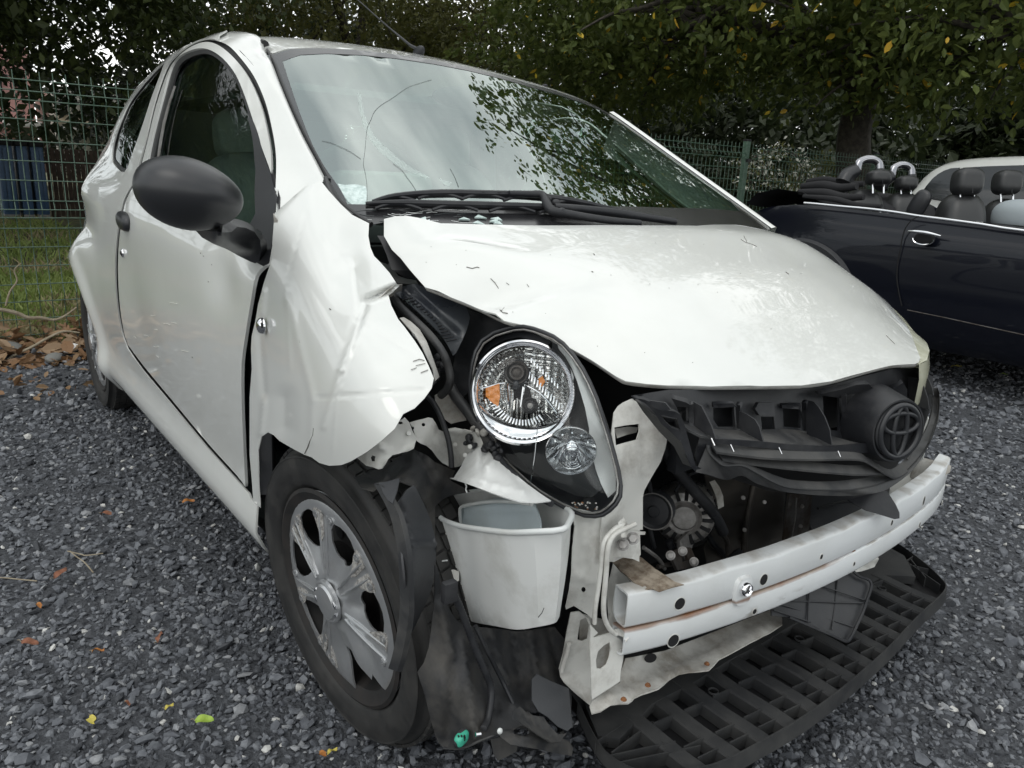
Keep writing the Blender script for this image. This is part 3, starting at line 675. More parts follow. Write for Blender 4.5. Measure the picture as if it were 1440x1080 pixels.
for (x, y) in ((296,396),(273,502),(301,372),(285,356),(289,360)): blob('chip', on_door(x, y), (.0016, .0008, .0018), SCR, door, seg=6, rings=4)
# ================================================================== torn open front end
def o3(px, py, ax, v): return on(px, py, ax, v)
def bx(name, c, s, mat, parent, rot=None, bev=.002):
    bm = bmesh.new(); add_box(bm, c, s, rot, bev); return bmobj(name, bm, mat, parent, True, 30)
def hexbolt(c, d, r, parent, mat=STEEL, name='bolt'):
    lathe(name+'_washer', [(r*1.35, 0), (r*1.35, r*.25), (r*.9, r*.3)], c, d, mat, parent, 20, 30); lathe(name, [(0, r*1.0), (r*.85, r*1.0), (r, r*.9), (r, 0)], c, d, mat, parent, 6, 20)
TOCAM = lambda p: (CP-np.array(p))/np.linalg.norm(CP-np.array(p))
def disc(name, c, d, r, mat, parent, sq=1, seg=18, depth=.002):
    V, F = lathe_vf([(0, 0), (r, 0), (r, -depth)], (0, 0, 0), (1, 0, 0), seg=seg)
    d_, u, v = frame_of(d); M = Matrix((d_, Vector((0, 0, 1)).cross(d_).normalized(), Vector((0, 0, 1)))).transposed()
    V = [M @ Vector((p[0], p[1]*sq, p[2])) + Vector(tuple(c)) for p in V]; return mesh(name, V, F, mat, parent, False)
# ---- engine bay hollow, its shade painted as a near-black sheet and boxes
sheet('bay_shade_sheet', [(500,296),(548,300),(620,400),(720,440),(880,520),(960,545),(930,640),(700,660),(600,650),(560,470),(520,350)], [(500,296,-.50),(548,300,-.46),(720,440,-.44),(880,520,-.40),(960,545,-.36),(930,640,-.36),(600,650,-.46),(560,470,-.48)], 1, DARK, car, step=30)
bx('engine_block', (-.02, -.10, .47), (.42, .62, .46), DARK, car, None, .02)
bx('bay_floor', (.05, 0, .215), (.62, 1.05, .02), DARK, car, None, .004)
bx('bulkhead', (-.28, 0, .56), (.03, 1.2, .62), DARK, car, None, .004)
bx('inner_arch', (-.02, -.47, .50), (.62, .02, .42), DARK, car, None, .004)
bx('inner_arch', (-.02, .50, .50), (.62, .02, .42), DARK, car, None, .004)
bx('car_floor', (-1.45, 0, .20), (2.4, 1.40, .03), BLK, car, None, .004)
bx('slam_panel', (.39, -.05, .685), (.08, .70, .02), BLK, car, None, .004)
bx('slam_panel_front', (.425, -.05, .64), (.02, .66, .10), BLK, car, None, .004)
# ---- crash beam
def bxf(y): return .532-.205*y*y-.18*max(0, abs(y)-.42)**1.5
bm_mat = bpy.data.materials.new('beam_paint_rusty'); bm_mat.use_nodes = True
def beam_nodes(m):
    t = m.node_tree; n = t.nodes; l = t.links; b = n['Principled BSDF']; b.inputs['Roughness'].default_value = .45; b.inputs['Coat Weight'].default_value = .15
    tc = n.new('ShaderNodeTexCoord'); sp = n.new('ShaderNodeSeparateXYZ'); l.new(tc.outputs['Object'], sp.inputs[0])
    def noise(sc, det=6, mul=None):
        z = n.new('ShaderNodeTexNoise'); z.inputs['Scale'].default_value = sc; z.inputs['Detail'].default_value = det
        if mul: mm = n.new('ShaderNodeMapping'); mm.inputs['Scale'].default_value = mul; l.new(tc.outputs['Object'], mm.inputs[0]); l.new(mm.outputs[0], z.inputs['Vector'])
        else: l.new(tc.outputs['Object'], z.inputs['Vector'])
        return z
    def ramp(src, a, b_, c0=(0, 0, 0, 1), c1=(1, 1, 1, 1)):
        r = n.new('ShaderNodeValToRGB'); r.color_ramp.elements[0].position = a; r.color_ramp.elements[1].position = b_; r.color_ramp.elements[0].color = c0; r.color_ramp.elements[1].color = c1; l.new(src, r.inputs[0]); return r
    def math_(op, a, b_=None, clamp=False):
        q = n.new('ShaderNodeMath'); q.operation = op; q.use_clamp = clamp
        for i, s in enumerate((a, b_)):
            if s is None: continue
            if isinstance(s, (int, float)): q.inputs[i].default_value = s
            else: l.new(s, q.inputs[i])
        return q.outputs[0]
    base = ramp(noise(4, 6).outputs[0], .4, .75, (.70, .72, .73, 1), (.56, .57, .56, 1))
    # rust bleeding from the seam at z .388
    dz = math_('ABSOLUTE', math_('SUBTRACT', sp.outputs[2], .3865)); nr = noise(14, 8, (1, 1, .25)); w = math_('MULTIPLY', nr.outputs[0], .016)
    rust = math_('MULTIPLY', ramp(math_('SUBTRACT', math_('MULTIPLY', nr.outputs[0], .0125), dz), .0, .0055).outputs[0], ramp(noise(5, 3, (1, 1, .1)).outputs[0], .44, .56).outputs[0])
    m1 = n.new('ShaderNodeMix'); m1.data_type = 'RGBA'; l.new(rust, m1.inputs[0]); l.new(base.outputs[0], m1.inputs[6]); m1.inputs[7].default_value = (.19, .075, .025, 1)
    # dirt lying on the top face and scabs low down
    up = n.new('ShaderNodeNewGeometry'); su = n.new('ShaderNodeSeparateXYZ'); l.new(up.outputs['Normal'], su.inputs[0])
    top = ramp(sp.outputs[2], .4405, .4425) ; dn = ramp(noise(22, 8).outputs[0], .42, .62); dirt = math_('MULTIPLY', ramp(su.outputs[2], .55, .8).outputs[0], dn.outputs[0])
    m2 = n.new('ShaderNodeMix'); m2.data_type = 'RGBA'; l.new(math_('MULTIPLY', dirt, .6), m2.inputs[0]); l.new(m1.outputs[2], m2.inputs[6]); m2.inputs[7].default_value = (.27, .235, .19, 1)
    sc = ramp(noise(30, 8, (1, .35, 1)).outputs[0], .60, .66); lowz = ramp(sp.outputs[2], .352, .366, (1, 1, 1, 1), (0, 0, 0, 1))
    m3 = n.new('ShaderNodeMix'); m3.data_type = 'RGBA'; l.new(math_('MULTIPLY', sc.outputs[0], math_('MULTIPLY', lowz.outputs[0], .7)), m3.inputs[0]); l.new(m2.outputs[2], m3.inputs[6]); m3.inputs[7].default_value = (.2, .18, .15, 1)
    l.new(m3.outputs[2], b.inputs['Base Color'])
    bp = n.new('ShaderNodeBump'); bp.inputs['Strength'].default_value = .25; bp.inputs['Distance'].default_value = .002; l.new(noise(60, 6).outputs[0], bp.inputs['Height']); l.new(bp.outputs[0], b.inputs['Normal'])
beam_nodes(bm_mat)
top_o = [(-.028,.447),(-.007,.4465),(-.002,.4445),(0,.441),(0,.3925),(-.0015,.390),(-.006,.3885),(-.018,.391),(-.024,.396),(-.028,.402),(-.030,.42)]
bot_o = [(-.026,.386),(-.014,.386),(-.006,.3868),(-.0015,.3855),(0,.383),(0,.347),(-.002,.343),(-.008,.341),(-.024,.343),(-.028,.352)]
def loop_in(L, t=.0035):
    c = np.mean(L, 0); return [tuple(c+(np.array(p)-c)*(1-t/max(.012, np.linalg.norm(np.array(p)-c)))) for p in L]
beam = bpy.data.objects.new('crash_beam', None); COL.objects.link(beam); beam.parent = car
ys = np.concatenate([[-.505], np.linspace(-.49, .53, 60), [.545]])
for nm, Lo in (('upper_tube', top_o), ('lower_tube', bot_o)):
    Li = loop_in(Lo); n = len(Lo); V = []; F = []
    for L_ in (Lo, Li):
        for y in ys:
            wob = .0012*math.sin(y*37)+.0008*math.sin(y*71)
            for (dx, z) in L_: V.append((bxf(y)+dx+(wob if dx < -.01 else 0), y, z+(wob if z > .44 else 0)-.004*max(0, y-.3)))
    m = len(ys)
    for i in range(m-1):
        for k in range(n):
            q = (k+1) % n; a, b, c, d = i*n+k, i*n+q, (i+1)*n+q, (i+1)*n+k; F.append((a, b, c, d)); F.append((d+m*n, c+m*n, b+m*n, a+m*n))
    for i in (0, m-1):
        for k in range(n):
            q = (k+1) % n; F.append((i*n+k, i*n+q, m*n+i*n+q, m*n+i*n+k))
    mesh(nm, V, F, bm_mat, beam, True, angle=50)
def beam_pt(px, py):
    x = .52
    for _ in range(8): P = on(px, py, 0, x); x = bxf(P[1])
    return P
for (px, py, r, sq) in ((956,849,.0095,1),(1074,815,.0095,.9),(947,901,.010,1),(1061,860,.0042,1),(1155,783,.0045,.8),(1201,793,.0038,.8),(1254,735,.0055,.7),(1299,704,.0095,.55),(1293,738,.0055,.7),(1325,707,.005,.6)):
    P = beam_pt(px, py); d = np.array([1, .41*P[1], 0]); disc('hole_shade_disc', P+d*.0006, d, r, DARK, beam, sq)  # no cut hole: a dark disc paints its shaded inside
    V, F = lathe_vf([(r, -.001), (r+.0012, .0008), (r+.0022, 0)], (0, 0, 0), (1, 0, 0), seg=18); d_ = Vector(tuple(d)).normalized(); M = Matrix((d_, Vector((0, 0, 1)).cross(d_).normalized(), Vector((0, 0, 1)))).transposed(); mesh('hole_lip', [M @ Vector((p[0], p[1]*sq, p[2]))+Vector(tuple(P)) for p in V], F, PAINTM, beam)
P = beam_pt(1043, 828); d = Vector((1, .41*P[1], 0)).normalized()
pl = [(a, b) for a, b in circ(0, .0, .016, 16, .022)]
V = []; side = Vector((0, 0, 1)).cross(d)
ring = [Vector(tuple(P))+side*(math.copysign(abs(math.cos(t))**.6, math.cos(t))*.0175)+Vector((0, 0, 1))*(math.copysign(abs(math.sin(t))**.6, math.sin(t))*.0235-.002) for t in np.linspace(0, 2*PI, 24, endpoint=False)]
V = [p+d*.006 for p in ring]+[p+side*0+d*0-(p-Vector(tuple(P)))*-.12 for p in ring]; F = [tuple(range(24))]+[(i, (i+1) % 24, 24+(i+1) % 24, 24+i) for i in range(24)]
mesh('tow_eye_plate', V, F, bm_mat, beam, True, angle=40)
Pn = Vector(tuple(P))+Vector((0, 0, .004))
lathe('tow_eye_nut', [(.0075, -.02), (.0075, .012), (.0095, .0145), (.0115, .012), (.0118, .004)], Pn, d, CHR, beam, 24)
lathe('thread', [(.0076-.0006*(i % 2), .009-i*.0015) for i in range(10)]+[(0, -.006)], Pn, d, STEEL, beam, 20)
tube('seam_rust', [beam_pt(*p)+np.array([-.003, 0, .0]) for p in ((926,882),(945,877),(970,872),(995,866))], .0022, RUST, beam, 6, smooth_n=4)
tube('seam_rust', [beam_pt(*p)+np.array([-.003, 0, .0]) for p in ((1022,860),(1032,857),(1040,853))], .0018, RUST, beam, 6, smooth_n=4)
tube('seam_rust', [beam_pt(*p)+np.array([-.004, 0, .0]) for p in ((1062,843),(1100,828),(1140,808),(1184,788),(1205,776))], .002, RUST, beam, 6, smooth_n=4)
tube('seam_rust', [beam_pt(*p)+np.array([-.004, 0, .0]) for p in ((1245,755),(1265,744),(1290,729),(1308,714),(1325,697))], .002, RUST, beam, 6, smooth_n=4)
sheet('bent_tab', [(864,885),(872,883),(880,888),(884,897),(880,903),(877,896),(869,893)], [(864,885,.455),(884,897,.478),(880,903,.48),(869,893,.46)], 0, PAINTM, beam, step=6)
# ---- crush box on the right, with its rusty top plate
sheet('crush_box_top', [(858,787),(872,783),(889,777),(904,785),(913,793),(922,800),(936,809),(949,818),(962,822),(945,826),(927,832),(918,828),(908,829),(900,823),(890,818),(882,810),(873,803),(868,797)], [(858,787,.452),(904,785,.455),(962,822,.450),(882,810,.450),(927,832,.446)], 2, pmat('rusty_dusty_plate', (.34, .29, .23), .9, col2=(.16, .12, .085), vscale=55, lo=.4, hi=.6, bump=.8, bscale=160), car, step=7, noise=.0012, nsc=12)
sheet('crush_box_side', [(862,792),(868,799),(873,805),(882,812),(890,820),(900,825),(908,831),(918,830),(926,833),(895,840),(880,845),(880,868),(884,880),(874,900),(862,893),(856,880),(853,830)], [(862,792,-.475),(926,833,-.43),(880,845,-.455),(884,880,-.46),(856,880,-.485)], 1, PAINTM, car, step=7, creases=[((874,815),(872,880),3,.004),((884,822),(882,870),3,.004),((864,800),(862,880),3,-.004)])
for y0, z0 in ((.47, .43),):
    sheet('crush_box_far_side', [(1283,658),(1300,644),(1312,647),(1338,655),(1336,664),(1318,676),(1297,675),(1280,672)], [(1283,658,.42),(1300,644,.43),(1338,655,.48),(1318,676,.47),(1280,672,.42)], 0, PAINTD, car, step=6, noise=.002, nsc=20)
    disc('hole_shade_disc', o3(1316,661,0,.474), (1,0,.8), .006, DARK, car, 1)  # dark disc for the shaded opening
sheet('longitudinal_far', [(1253,672),(1283,655),(1290,668),(1282,690),(1262,706),(1250,700)], [(1253,672,.40),(1283,655,.41),(1262,706,.43)], 0, PAINTM, car, step=8)
# ---- upright between lamp and grille
upo = [(863,580),(869,571),(876,566),(887,561),(895,560),(907,571),(918,585),(930,600),(939,613),(936,630),(929,650),(921,663),(913,677),(906,690),(904,700),(904,745),(900,745),(899,790),(880,782),(864,790),(845,790),(846,727),(873,690),(869,660),(860,610)]
uph = [(864,601),(880,598),(899,596),(900,606),(896,618),(880,622),(866,626)]
sheet('support_upright', upo, [(863,580,.40),(895,560,.41),(939,613,.44),(904,700,.445),(860,660,.44),(899,790,.45),(846,727,.44),(846,790,.45)], 0, PAINTM, car, [uph], thick=.003, step=8, creases=[((880,625),(862,640),8,.004),((908,575),(905,690),7,-.003),((850,735),(880,700),6,.004)], noise=.0008, nsc=30)
sheet('pocket_shade_sheet', [(860,597),(902,592),(903,610),(897,624),(880,628),(862,632)], [(860,597,.385),(902,592,.385),(880,628,.39)], 0, DARK, car, step=12)  # dark sheet painting the shade inside the pocket
sheet('pocket_shelf', [(864,603),(882,600),(898,601),(895,608),(882,611),(868,616)], [(864,603,.398),(898,601,.405),(868,616,.41)], 0, PAINTD, car, step=8)
sheet('side_plate', [(804,721),(812,716),(852,724),(850,745),(851,762),(846,772),(844,800),(841,830),(838,856),(836,873),(826,864),(807,852),(796,857),(795,853),(800,830),(803,807),(805,770),(808,740)], [(804,721,-.565),(852,724,-.53),(796,857,-.56),(836,873,-.525),(805,790,-.565)], 1, PAINTM, car, [circ(820.5,829.5,3.2,8,4.2)], thick=.002, step=7, creases=[((806,808),(838,820),4,-.006),((823,775),(826,800),6,.005),((836,725),(833,810),5,-.004),((812,730),(812,800),4,.004)], noise=.0008)
disc('hole_shade_disc', o3(838,776,1,-.530), (.3,-1,.1), .006, DARK, car, .7)  # shaded opening painted as a dark disc
tube('flange', [o3(*p, 0, .462) for p in ((877,737),(868,741),(858,750),(850,761),(847,776),(845,800),(841,830),(837,856),(836,877))], .0034, PAINTM, car, 8, smooth_n=4)
tube('flange', [o3(*p, 0, .468) for p in ((893,737),(876,745),(864,752),(857,764),(854,780),(852,810),(849,845),(850,868),(857,884),(866,892))], .0038, PAINTM, car, 8, smooth_n=4)
sheet('bracket_tongue', [(869,735),(877,727),(882,734),(884,748),(881,756),(874,756),(872,748)], [(869,735,.462),(877,727,.455),(881,756,.47)], 0, PAINTM, car, step=5, creases=[((877,728),(878,756),5,.006)])
sheet('bracket_plate', [(882,746),(908,748),(907,752),(900,752),(901,780),(896,787),(870,783),(858,786),(858,764),(868,750)], [(882,746,.452),(908,748,.452),(896,787,.458),(858,786,.458)], 0, PAINTM, car, thick=.002, step=8)
for (px, py) in ((876,766),(890,757)): hexbolt(o3(px, py, 0, .465), TOCAM(o3(px, py, 0, .465)), .0068, car, ALU)
# ---- lower post and radiator support
sheet('lower_post_side', [(803,862),(815,860),(828,870),(832,881),(831,912),(831,940),(832,994),(811,977),(793,960),(788,952),(786,941),(792,919),(797,890)], [(803,862,-.555),(832,881,-.515),(832,994,-.505),(793,960,-.545)], 1, PAINTM, car, [[(816,872),(824,868),(829,880),(826,899),(819,902),(812,900),(814,884)]], thick=.002, step=7, creases=[((793,958),(830,985),6,-.006)])
tube('post_bead', [o3(*p, 1, -.553) for p in ((800,905),(797,920),(793,932),(790,944))], .004, PAINTM, car, 8, smooth_n=3)
sheet('lower_post_front', [(831,879),(841,890),(834,896),(838,896),(858,890),(874,900),(877,915),(876,929),(873,944),(872,958),(860,966),(846,975),(832,984),(831,940),(830,910)], [(831,879,.455),(874,900,.462),(872,958,.47),(832,984,.465)], 0, PAINTM, car, [[(857,903),(849,908),(841,916),(838,928),(839,940),(845,941),(853,935),(857,925),(859,912)]], thick=.002, step=7)
sheet('post_back', [(815,862),(880,880),(875,960),(835,990),(815,975)], [(815,862,.40),(880,880,.41),(875,960,.40),(815,975,.40)], 0, PAINTD, car, step=12)
lip = [(829,993),(832,1003),(845,1000),(859,992),(872,990),(884,989),(889,985),(892,981),(902,976),(912,973),(926,968),(934,962),(942,956),(955,948),(967,945),(982,944),(997,942),(1004,935),(1011,927),(1030,917),(1056,903),(1082,890)]
sheet('lower_support', lip+[(1100,878),(1100,850),(1082,858),(1000,890),(935,915),(880,926),(873,945),(872,960),(852,972),(833,986)], [(829,993,.462),(832,1003,.475),(884,989,.478),(926,968,.485),(997,942,.49),(1082,890,.50),(1100,850,.455),(1000,890,.425),(935,915,.42),(880,926,.42),(872,960,.44),(860,975,.462),(935,945,.452),(1000,918,.46)], 0, PAINTD, car, thick=.0025, step=9, creases=[((850,985),(940,948),5,.005),((940,948),(1080,880),6,.005),((876,935),(930,925),8,-.003)], noise=.001, nsc=40)
disc('hole_shade_disc', o3(915,925,0,.432), (.5,-.3,1), .0085, DARK, car, 1.2)  # dark disc in place of a shaded drain opening
for (px, py) in ((877,984),(911,964),(994,934)): hexbolt(o3(px, py, 0, .482), (0,0,1), .0035, car, RUST)
sheet('broken_tab', [(1190,800),(1205,790),(1222,788),(1233,780),(1236,786),(1230,797),(1212,803),(1196,806)], [(1190,800,.50),(1236,786,.50),(1212,803,.51)], 0, PAINTM, car, step=7, noise=.003, nsc=10)
# ---- undertray: a ribbed plastic shield hanging below the beam
tray = bpy.data.objects.new('undertray', None); COL.objects.link(tray); tray.parent = car
ARC = [(.357,-.47),(.430,-.502),(.476,-.512),(.524,-.497),(.556,-.45),(.582,-.387),(.592,-.29),(.597,-.183),(.594,-.06),(.586,.05),(.578,.14),(.562,.26),(.553,.335),(.538,.469),(.503,.518),(.42,.575),(.32,.62),(.243,.64)]
ARCD = [tuple(p) for p in cat_pts([(a, b, 0) for a, b in ARC], 5)]
def arcx(y):
    ya = np.array([p[1] for p in ARCD[8:-16]]); xa = np.array([p[0] for p in ARCD[8:-16]]); i = np.argsort(ya); return float(np.interp(y, ya[i], xa[i]))
ZT = .168
def tz(x, y): return ZT-.10*max(0, x-.40)*0
V = []; 
for p in ARCD: V += [(p[0], p[1], ZT+.004), (p[0]+.003*(p[0] > .5), p[1], ZT-.026), (p[0]-.003, p[1], ZT-.026), (p[0]-.003, p[1], ZT+.004)]
F = [(4*i+k, 4*i+(k+1) % 4, 4*i+4+(k+1) % 4, 4*i+4+k) for i in range(len(ARCD)-1) for k in range(4)]
mesh('rim_wall', V, F, GRAYP, tray, True, angle=40)
fl = [(p[0]-.003, p[1]) for p in ARCD]+[(.20,.62),(.20,-.44)]
v, f = cdt(np.array(fl), (), .05); Vq, Fq = thicken(np.stack([v[:, 0], v[:, 1], np.full(len(v), ZT-.024)], 1), f, .003, (0, 0, 1)); mesh('tray_floor', Vq, Fq, PLD, tray, False)  # floor blackened so the pockets look deep and shaded
# flat raised deck behind the ribs
dk = [(.25,-.43),(.36,-.46),(.43,-.495),(.455,-.47),(.43,-.37),(.425,0),(.425,.42),(.47,.47),(.40,.56),(.25,.60)]
v, f = cdt(np.array(dk), (), .03); Vq, Fq = thicken(np.stack([v[:, 0], v[:, 1], ZT+.001+.002*np.sin(v[:, 1]*30)], 1), f, .02, (0, 0, 1)); mesh('tray_deck', Vq, Fq, GRAYP, tray, False)
YS = np.arange(-.415, .45, .0685); bw = .030
for y in YS:
    x0, x1 = .405, arcx(y)-.002; n = 5; V = []; F = []
    for i in range(n+1):
        x = x0+(x1-x0)*i/n; z = ZT+.0015*math.sin(x*40+y*9)
        V += [(x, y-bw/2-.003, ZT-.022), (x, y-bw/2, z-.003), (x, y-bw/2+.003, z), (x, y+bw/2-.003, z), (x, y+bw/2, z-.003), (x, y+bw/2+.003, ZT-.022)]
    for i in range(n):
        for k in range(5): F.append((6*i+k, 6*i+k+1, 6*i+7+k, 6*i+6+k))
    F += [tuple(range(6)), tuple(6*n+k for k in range(5, -1, -1))]
    mesh('tray_bar', V, F, GRAYP, tray, True, angle=25)
for y0, y1 in zip(YS[:-1], YS[1:]):
    ym = (y0+y1)/2; xa = arcx(ym)
    for dx in (.026, .054, .118):
        bx('cross_rib', (xa-dx, ym, ZT-.010), (.0022, y1-y0-bw+.004, .024), GRAYP, tray, Matrix.Rotation(-.10, 4, 'Z'), 0)
for (px, py) in ((1003,973),(1124,899),(1240,828)):
    c = on(px, py, 2, ZT+.001); lathe('boss_ring', [(.0075, 0), (.0078, .003), (.0092, .003), (.0095, 0)], c, (0, 0, 1), GRAYP, tray, 20)
# triangular ribbed corner on the near side and far side
def rib(p, q, h=.024, t=.0022, z=ZT):
    a = on(*p, 2, z); b = on(*q, 2, z); d = b-a; L_ = float(np.linalg.norm(d)); an = math.atan2(d[1], d[0]); bx('corner_rib', (a+b)/2-np.array([0, 0, h/2]), (L_, t, h), GRAYP, tray, Matrix.Rotation(an, 4, 'Z'), 0)
for p, q in (((838,1043),(897,1003)),((860,1058),(918,1014)),((858,1062),(950,1042)),((918,1014),(932,1044)),((897,1003),(900,990)),((870,1072),(985,1048))): rib(p, q)
for p, q in (((1262,790),(1306,800)),((1280,785),(1302,812)),((1258,800),(1284,782)),((1250,772),(1322,822))): rib(p, q)
for (px, py) in ((849,1044),(878,1038),(892,1024),(878,1068),(923,1045),(1262,800),(1280,790)):
    c = on(px, py, 2, ZT-.015); lathe('fixing_hole', [(0, .001), (.006, .001), (.0065, .004), (.0075, .004), (.0078, 0)], c, (0, 0, 1), DARK if py > 1040 else GRAYP, tray, 14)
# black gridded plate lying against the tray
gp = [(1085,840),(1196,800),(1208,810),(1219,814),(1224,818),(1225,826),(1219,845),(1213,862),(1206,877),(1200,890),(1195,899),(1190,902),(1182,899),(1169,893),(1150,885),(1136,879),(1110,868),(1085,866)]
gpo = sheet('gridded_plate', gp, [(1085,840,.49),(1196,800,.50),(1225,826,.535),(1190,902,.565),(1085,866,.50),(1136,879,.535)], 0, BLK, tray, thick=.003, step=10)
def pl_x(px, py): return TPl(np.array([[px, py]]))[0]
TPl = TPS(np.array([(1085,840),(1196,800),(1225,826),(1190,902),(1085,866),(1136,879)], float), np.array([.49,.50,.535,.565,.50,.535]), 1e-3)
def onp(p, o=.004): return on(p[0], p[1], 0, float(pl_x(*p))+o)
tube('plate_rim', [onp(p) for p in gp[1:17]], .0028, BLK, gpo, 6, smooth_n=3)
for a, b in (((1178,812),(1170,886)),((1138,822),(1136,876)),((1110,845),(1225-10,848)),((1098,850),(1202,882)),((1150,822),(1222,846)),((1088,858),(1140,875))): tube('plate_rib', [onp(a, .002), onp(b, .002)], .0015, BLK, gpo, 5)
# ---- grille
gr = bpy.data.objects.new('grille', None); COL.objects.link(gr); gr.parent = car
GT = BLK
# back wall of boxes
cells = [[(951,570),(968,570),(968,592),(958,594)],[(1003,571),(1032,571),(1034,600),(1010,600),(1003,590)],[(1070,586),(1088,586),(1090,604),(1072,606)],[(1101,572),(1126,574),(1126,602),(1102,600)],[(1157,556),(1180,554),(1180,606),(1163,604),(1158,580)],[(930,585),(952,590),(957,612),(940,602)]]
sheet('grille_back', [(890,556),(940,548),(1000,548),(1073,548),(1127,547),(1170,541),(1217,528),(1253,519),(1290,517),(1312,530),(1314,560),(1300,600),(1240,640),(1180,620),(1066,612),(1003,606),(975,604),(930,590)], [(890,556,.46),(1000,548,.45),(1127,547,.455),(1217,528,.47),(1253,519,.48),(1312,530,.44),(1314,560,.45),(1240,640,.50),(1066,612,.475),(975,604,.475),(1100,575,.465)], 0, GT, gr, cells, thick=.004, step=10)
sheet('grille_shade_sheet', [(890,560),(1000,552),(1127,552),(1300,520),(1312,570),(1240,690),(1080,690),(990,660),(930,600)], [(890,560,.41),(1000,552,.41),(1300,520,.40),(1240,690,.46),(1080,690,.45),(990,660,.44)], 0, DARK, gr, step=25)  # near-black backing that paints the shade behind the grille
# box frames: roofs and dividers standing forward
for q, xs in (([(944,560),(965,566),(971,570),(970,573),(951,572)],(.47,.485)), ([(1003,568),(1030,567),(1036,572),(1003,574)],(.468,.49)), ([(1067,566),(1088,566),(1090,585),(1068,584),(1062,575)],(.472,.488)), ([(1100,570),(1126,570),(1126,576),(1100,574)],(.47,.488)), ([(1150,555),(1183,548),(1205,541),(1222,540),(1230,548),(1190,556),(1182,560)],(.48,.505)), ([(1250,548),(1262,543),(1270,538),(1276,548),(1276,560),(1258,562)],(.49,.505)), ([(1183,556),(1190,556),(1190,612),(1184,610)],(.485,.492)), ([(968,570),(975,568),(976,596),(969,594)],(.475,.482)), ([(1034,569),(1041,570),(1041,603),(1036,603)],(.475,.482)), ([(1127,566),(1134,566),(1135,606),(1128,604)],(.475,.485))):
    q = np.array(q, float); c = q.mean(0); sheet('box_frame', q, [(q[0][0], q[0][1], xs[0]), (q[2][0], q[2][1], xs[1]), (c[0]+3, c[1]+4, sum(xs)/2), (q[-1][0], q[-1][1], xs[0])], 0, GT, gr, thick=.008, step=8)
# shelf in front of the boxes
sheet('grille_shelf', [(952,592),(975,600),(1003,603),(1040,605),(1100,603),(1140,606),(1166,612),(1195,620),(1219,625),(1166,628),(1110,625),(1068,621),(1008,617),(986,613),(968,604)], [(952,592,.47),(1003,603,.475),(1100,603,.48),(1166,612,.49),(1219,625,.535),(1110,625,.528),(1008,617,.515),(968,604,.50)], 0, BLKD, gr, thick=.003, step=8)
sheet('grille_shelf_front', [(984,612),(1008,617),(1068,621),(1110,625),(1166,628),(1219,624),(1222,630),(1220,637),(1190,638),(1166,637),(1110,633),(1060,629),(1010,624),(1003,625),(996,630),(990,660),(984,662),(978,640)], [(984,612,.50),(1008,617,.517),(1110,625,.53),(1219,624,.537),(1220,637,.537),(1110,633,.53),(1010,624,.517),(984,662,.51)], 0, GT, gr, thick=.004, step=8)
# left end: slanted frame with its two windows
sheet('grille_end', [(893,560),(906,562),(916,566),(924,574),(950,579),(957,583),(962,595),(966,610),(972,632),(978,655),(992,661),(1004,664),(1022,675),(1008,672),(978,664),(971,655),(958,622),(944,608),(930,596),(920,580),(907,567)], [(893,560,.475),(924,574,.49),(957,583,.50),(966,610,.505),(978,655,.515),(1022,675,.52),(944,608,.49),(907,567,.475)], 0, GT, gr, [[(930,584),(952,588),(957,606),(945,602),(936,594)]], thick=.006, step=6)
sheet('grille_end_inner', [(893,562),(925,587),(957,620),(973,657),(960,652),(948,628),(926,606),(905,580)], [(893,562,.475),(957,620,.50),(973,657,.51),(926,606,.46)], 0, BLKD, gr, thick=.003, step=7)
# fins
def fin(pts, x):
    tipx = max(pts, key=lambda p: p[1]); y = on(tipx[0], tipx[1], 0, x)[1]; P = [on(p[0], p[1], 1, y) for p in pts]
    V = [p+np.array([0, s*.0013, 0]) for s in (-1, 1) for p in P]; n = len(P); F = [tuple(range(n)), tuple(range(2*n-1, n-1, -1))]+[(i, (i+1) % n, n+(i+1) % n, n+i) for i in range(n)]
    mesh('fin', V, F, GT, gr, False)
fin([(964,561),(976,565),(987,571),(994,585),(1001,599),(1007,617),(990,608),(976,598),(974,575)], .520)
fin([(1040,578),(1050,582),(1062,590),(1068,600),(1074,622),(1055,612),(1040,603)], .528)
fin([(1132,562),(1145,565),(1152,573),(1160,586),(1167,604),(1170,626),(1150,616),(1135,611),(1134,590)], .534)
fin([(1277,529),(1294,533),(1300,545),(1305,560),(1307,577),(1292,571),(1278,565)], .52)
fin([(1288,524),(1306,533),(1311,545),(1313,556),(1303,552),(1292,540)], .51)
fin([(914,563),(936,566),(944,576),(930,577),(918,572)], .50)
# slats
def slat(path, x, w=.007, h=.0035, up=.010):
    P = [on(p[0], p[1], 0, xx) for p, xx in zip(path, np.interp(np.linspace(0, 1, len(path)), np.linspace(0, 1, len(x)), x))]; P = cat_pts(P, 4)
    V = []
    for p in P: V += [p+np.array([w, 0, -h*.3]), p+np.array([-w, 0, up]), p+np.array([-w, 0, up-h]), p+np.array([w, 0, -h*1.2])]
    F = [(4*i+k, 4*i+(k+1) % 4, 4*i+4+(k+1) % 4, 4*i+4+k) for i in range(len(P)-1) for k in range(4)]; F += [(0, 1, 2, 3), tuple(4*(len(P)-1)+k for k in (3, 2, 1, 0))]
    mesh('slat', V, F, BLKD, gr, True, angle=30)
slat([(1002,632),(1040,637),(1080,641),(1140,643),(1202,643),(1223,652),(1240,663),(1256,669),(1272,660)], [.515,.532,.54,.55,.54])
slat([(1011,643),(1060,650),(1110,656),(1160,661),(1202,664),(1240,662)], [.515,.53,.54,.545])
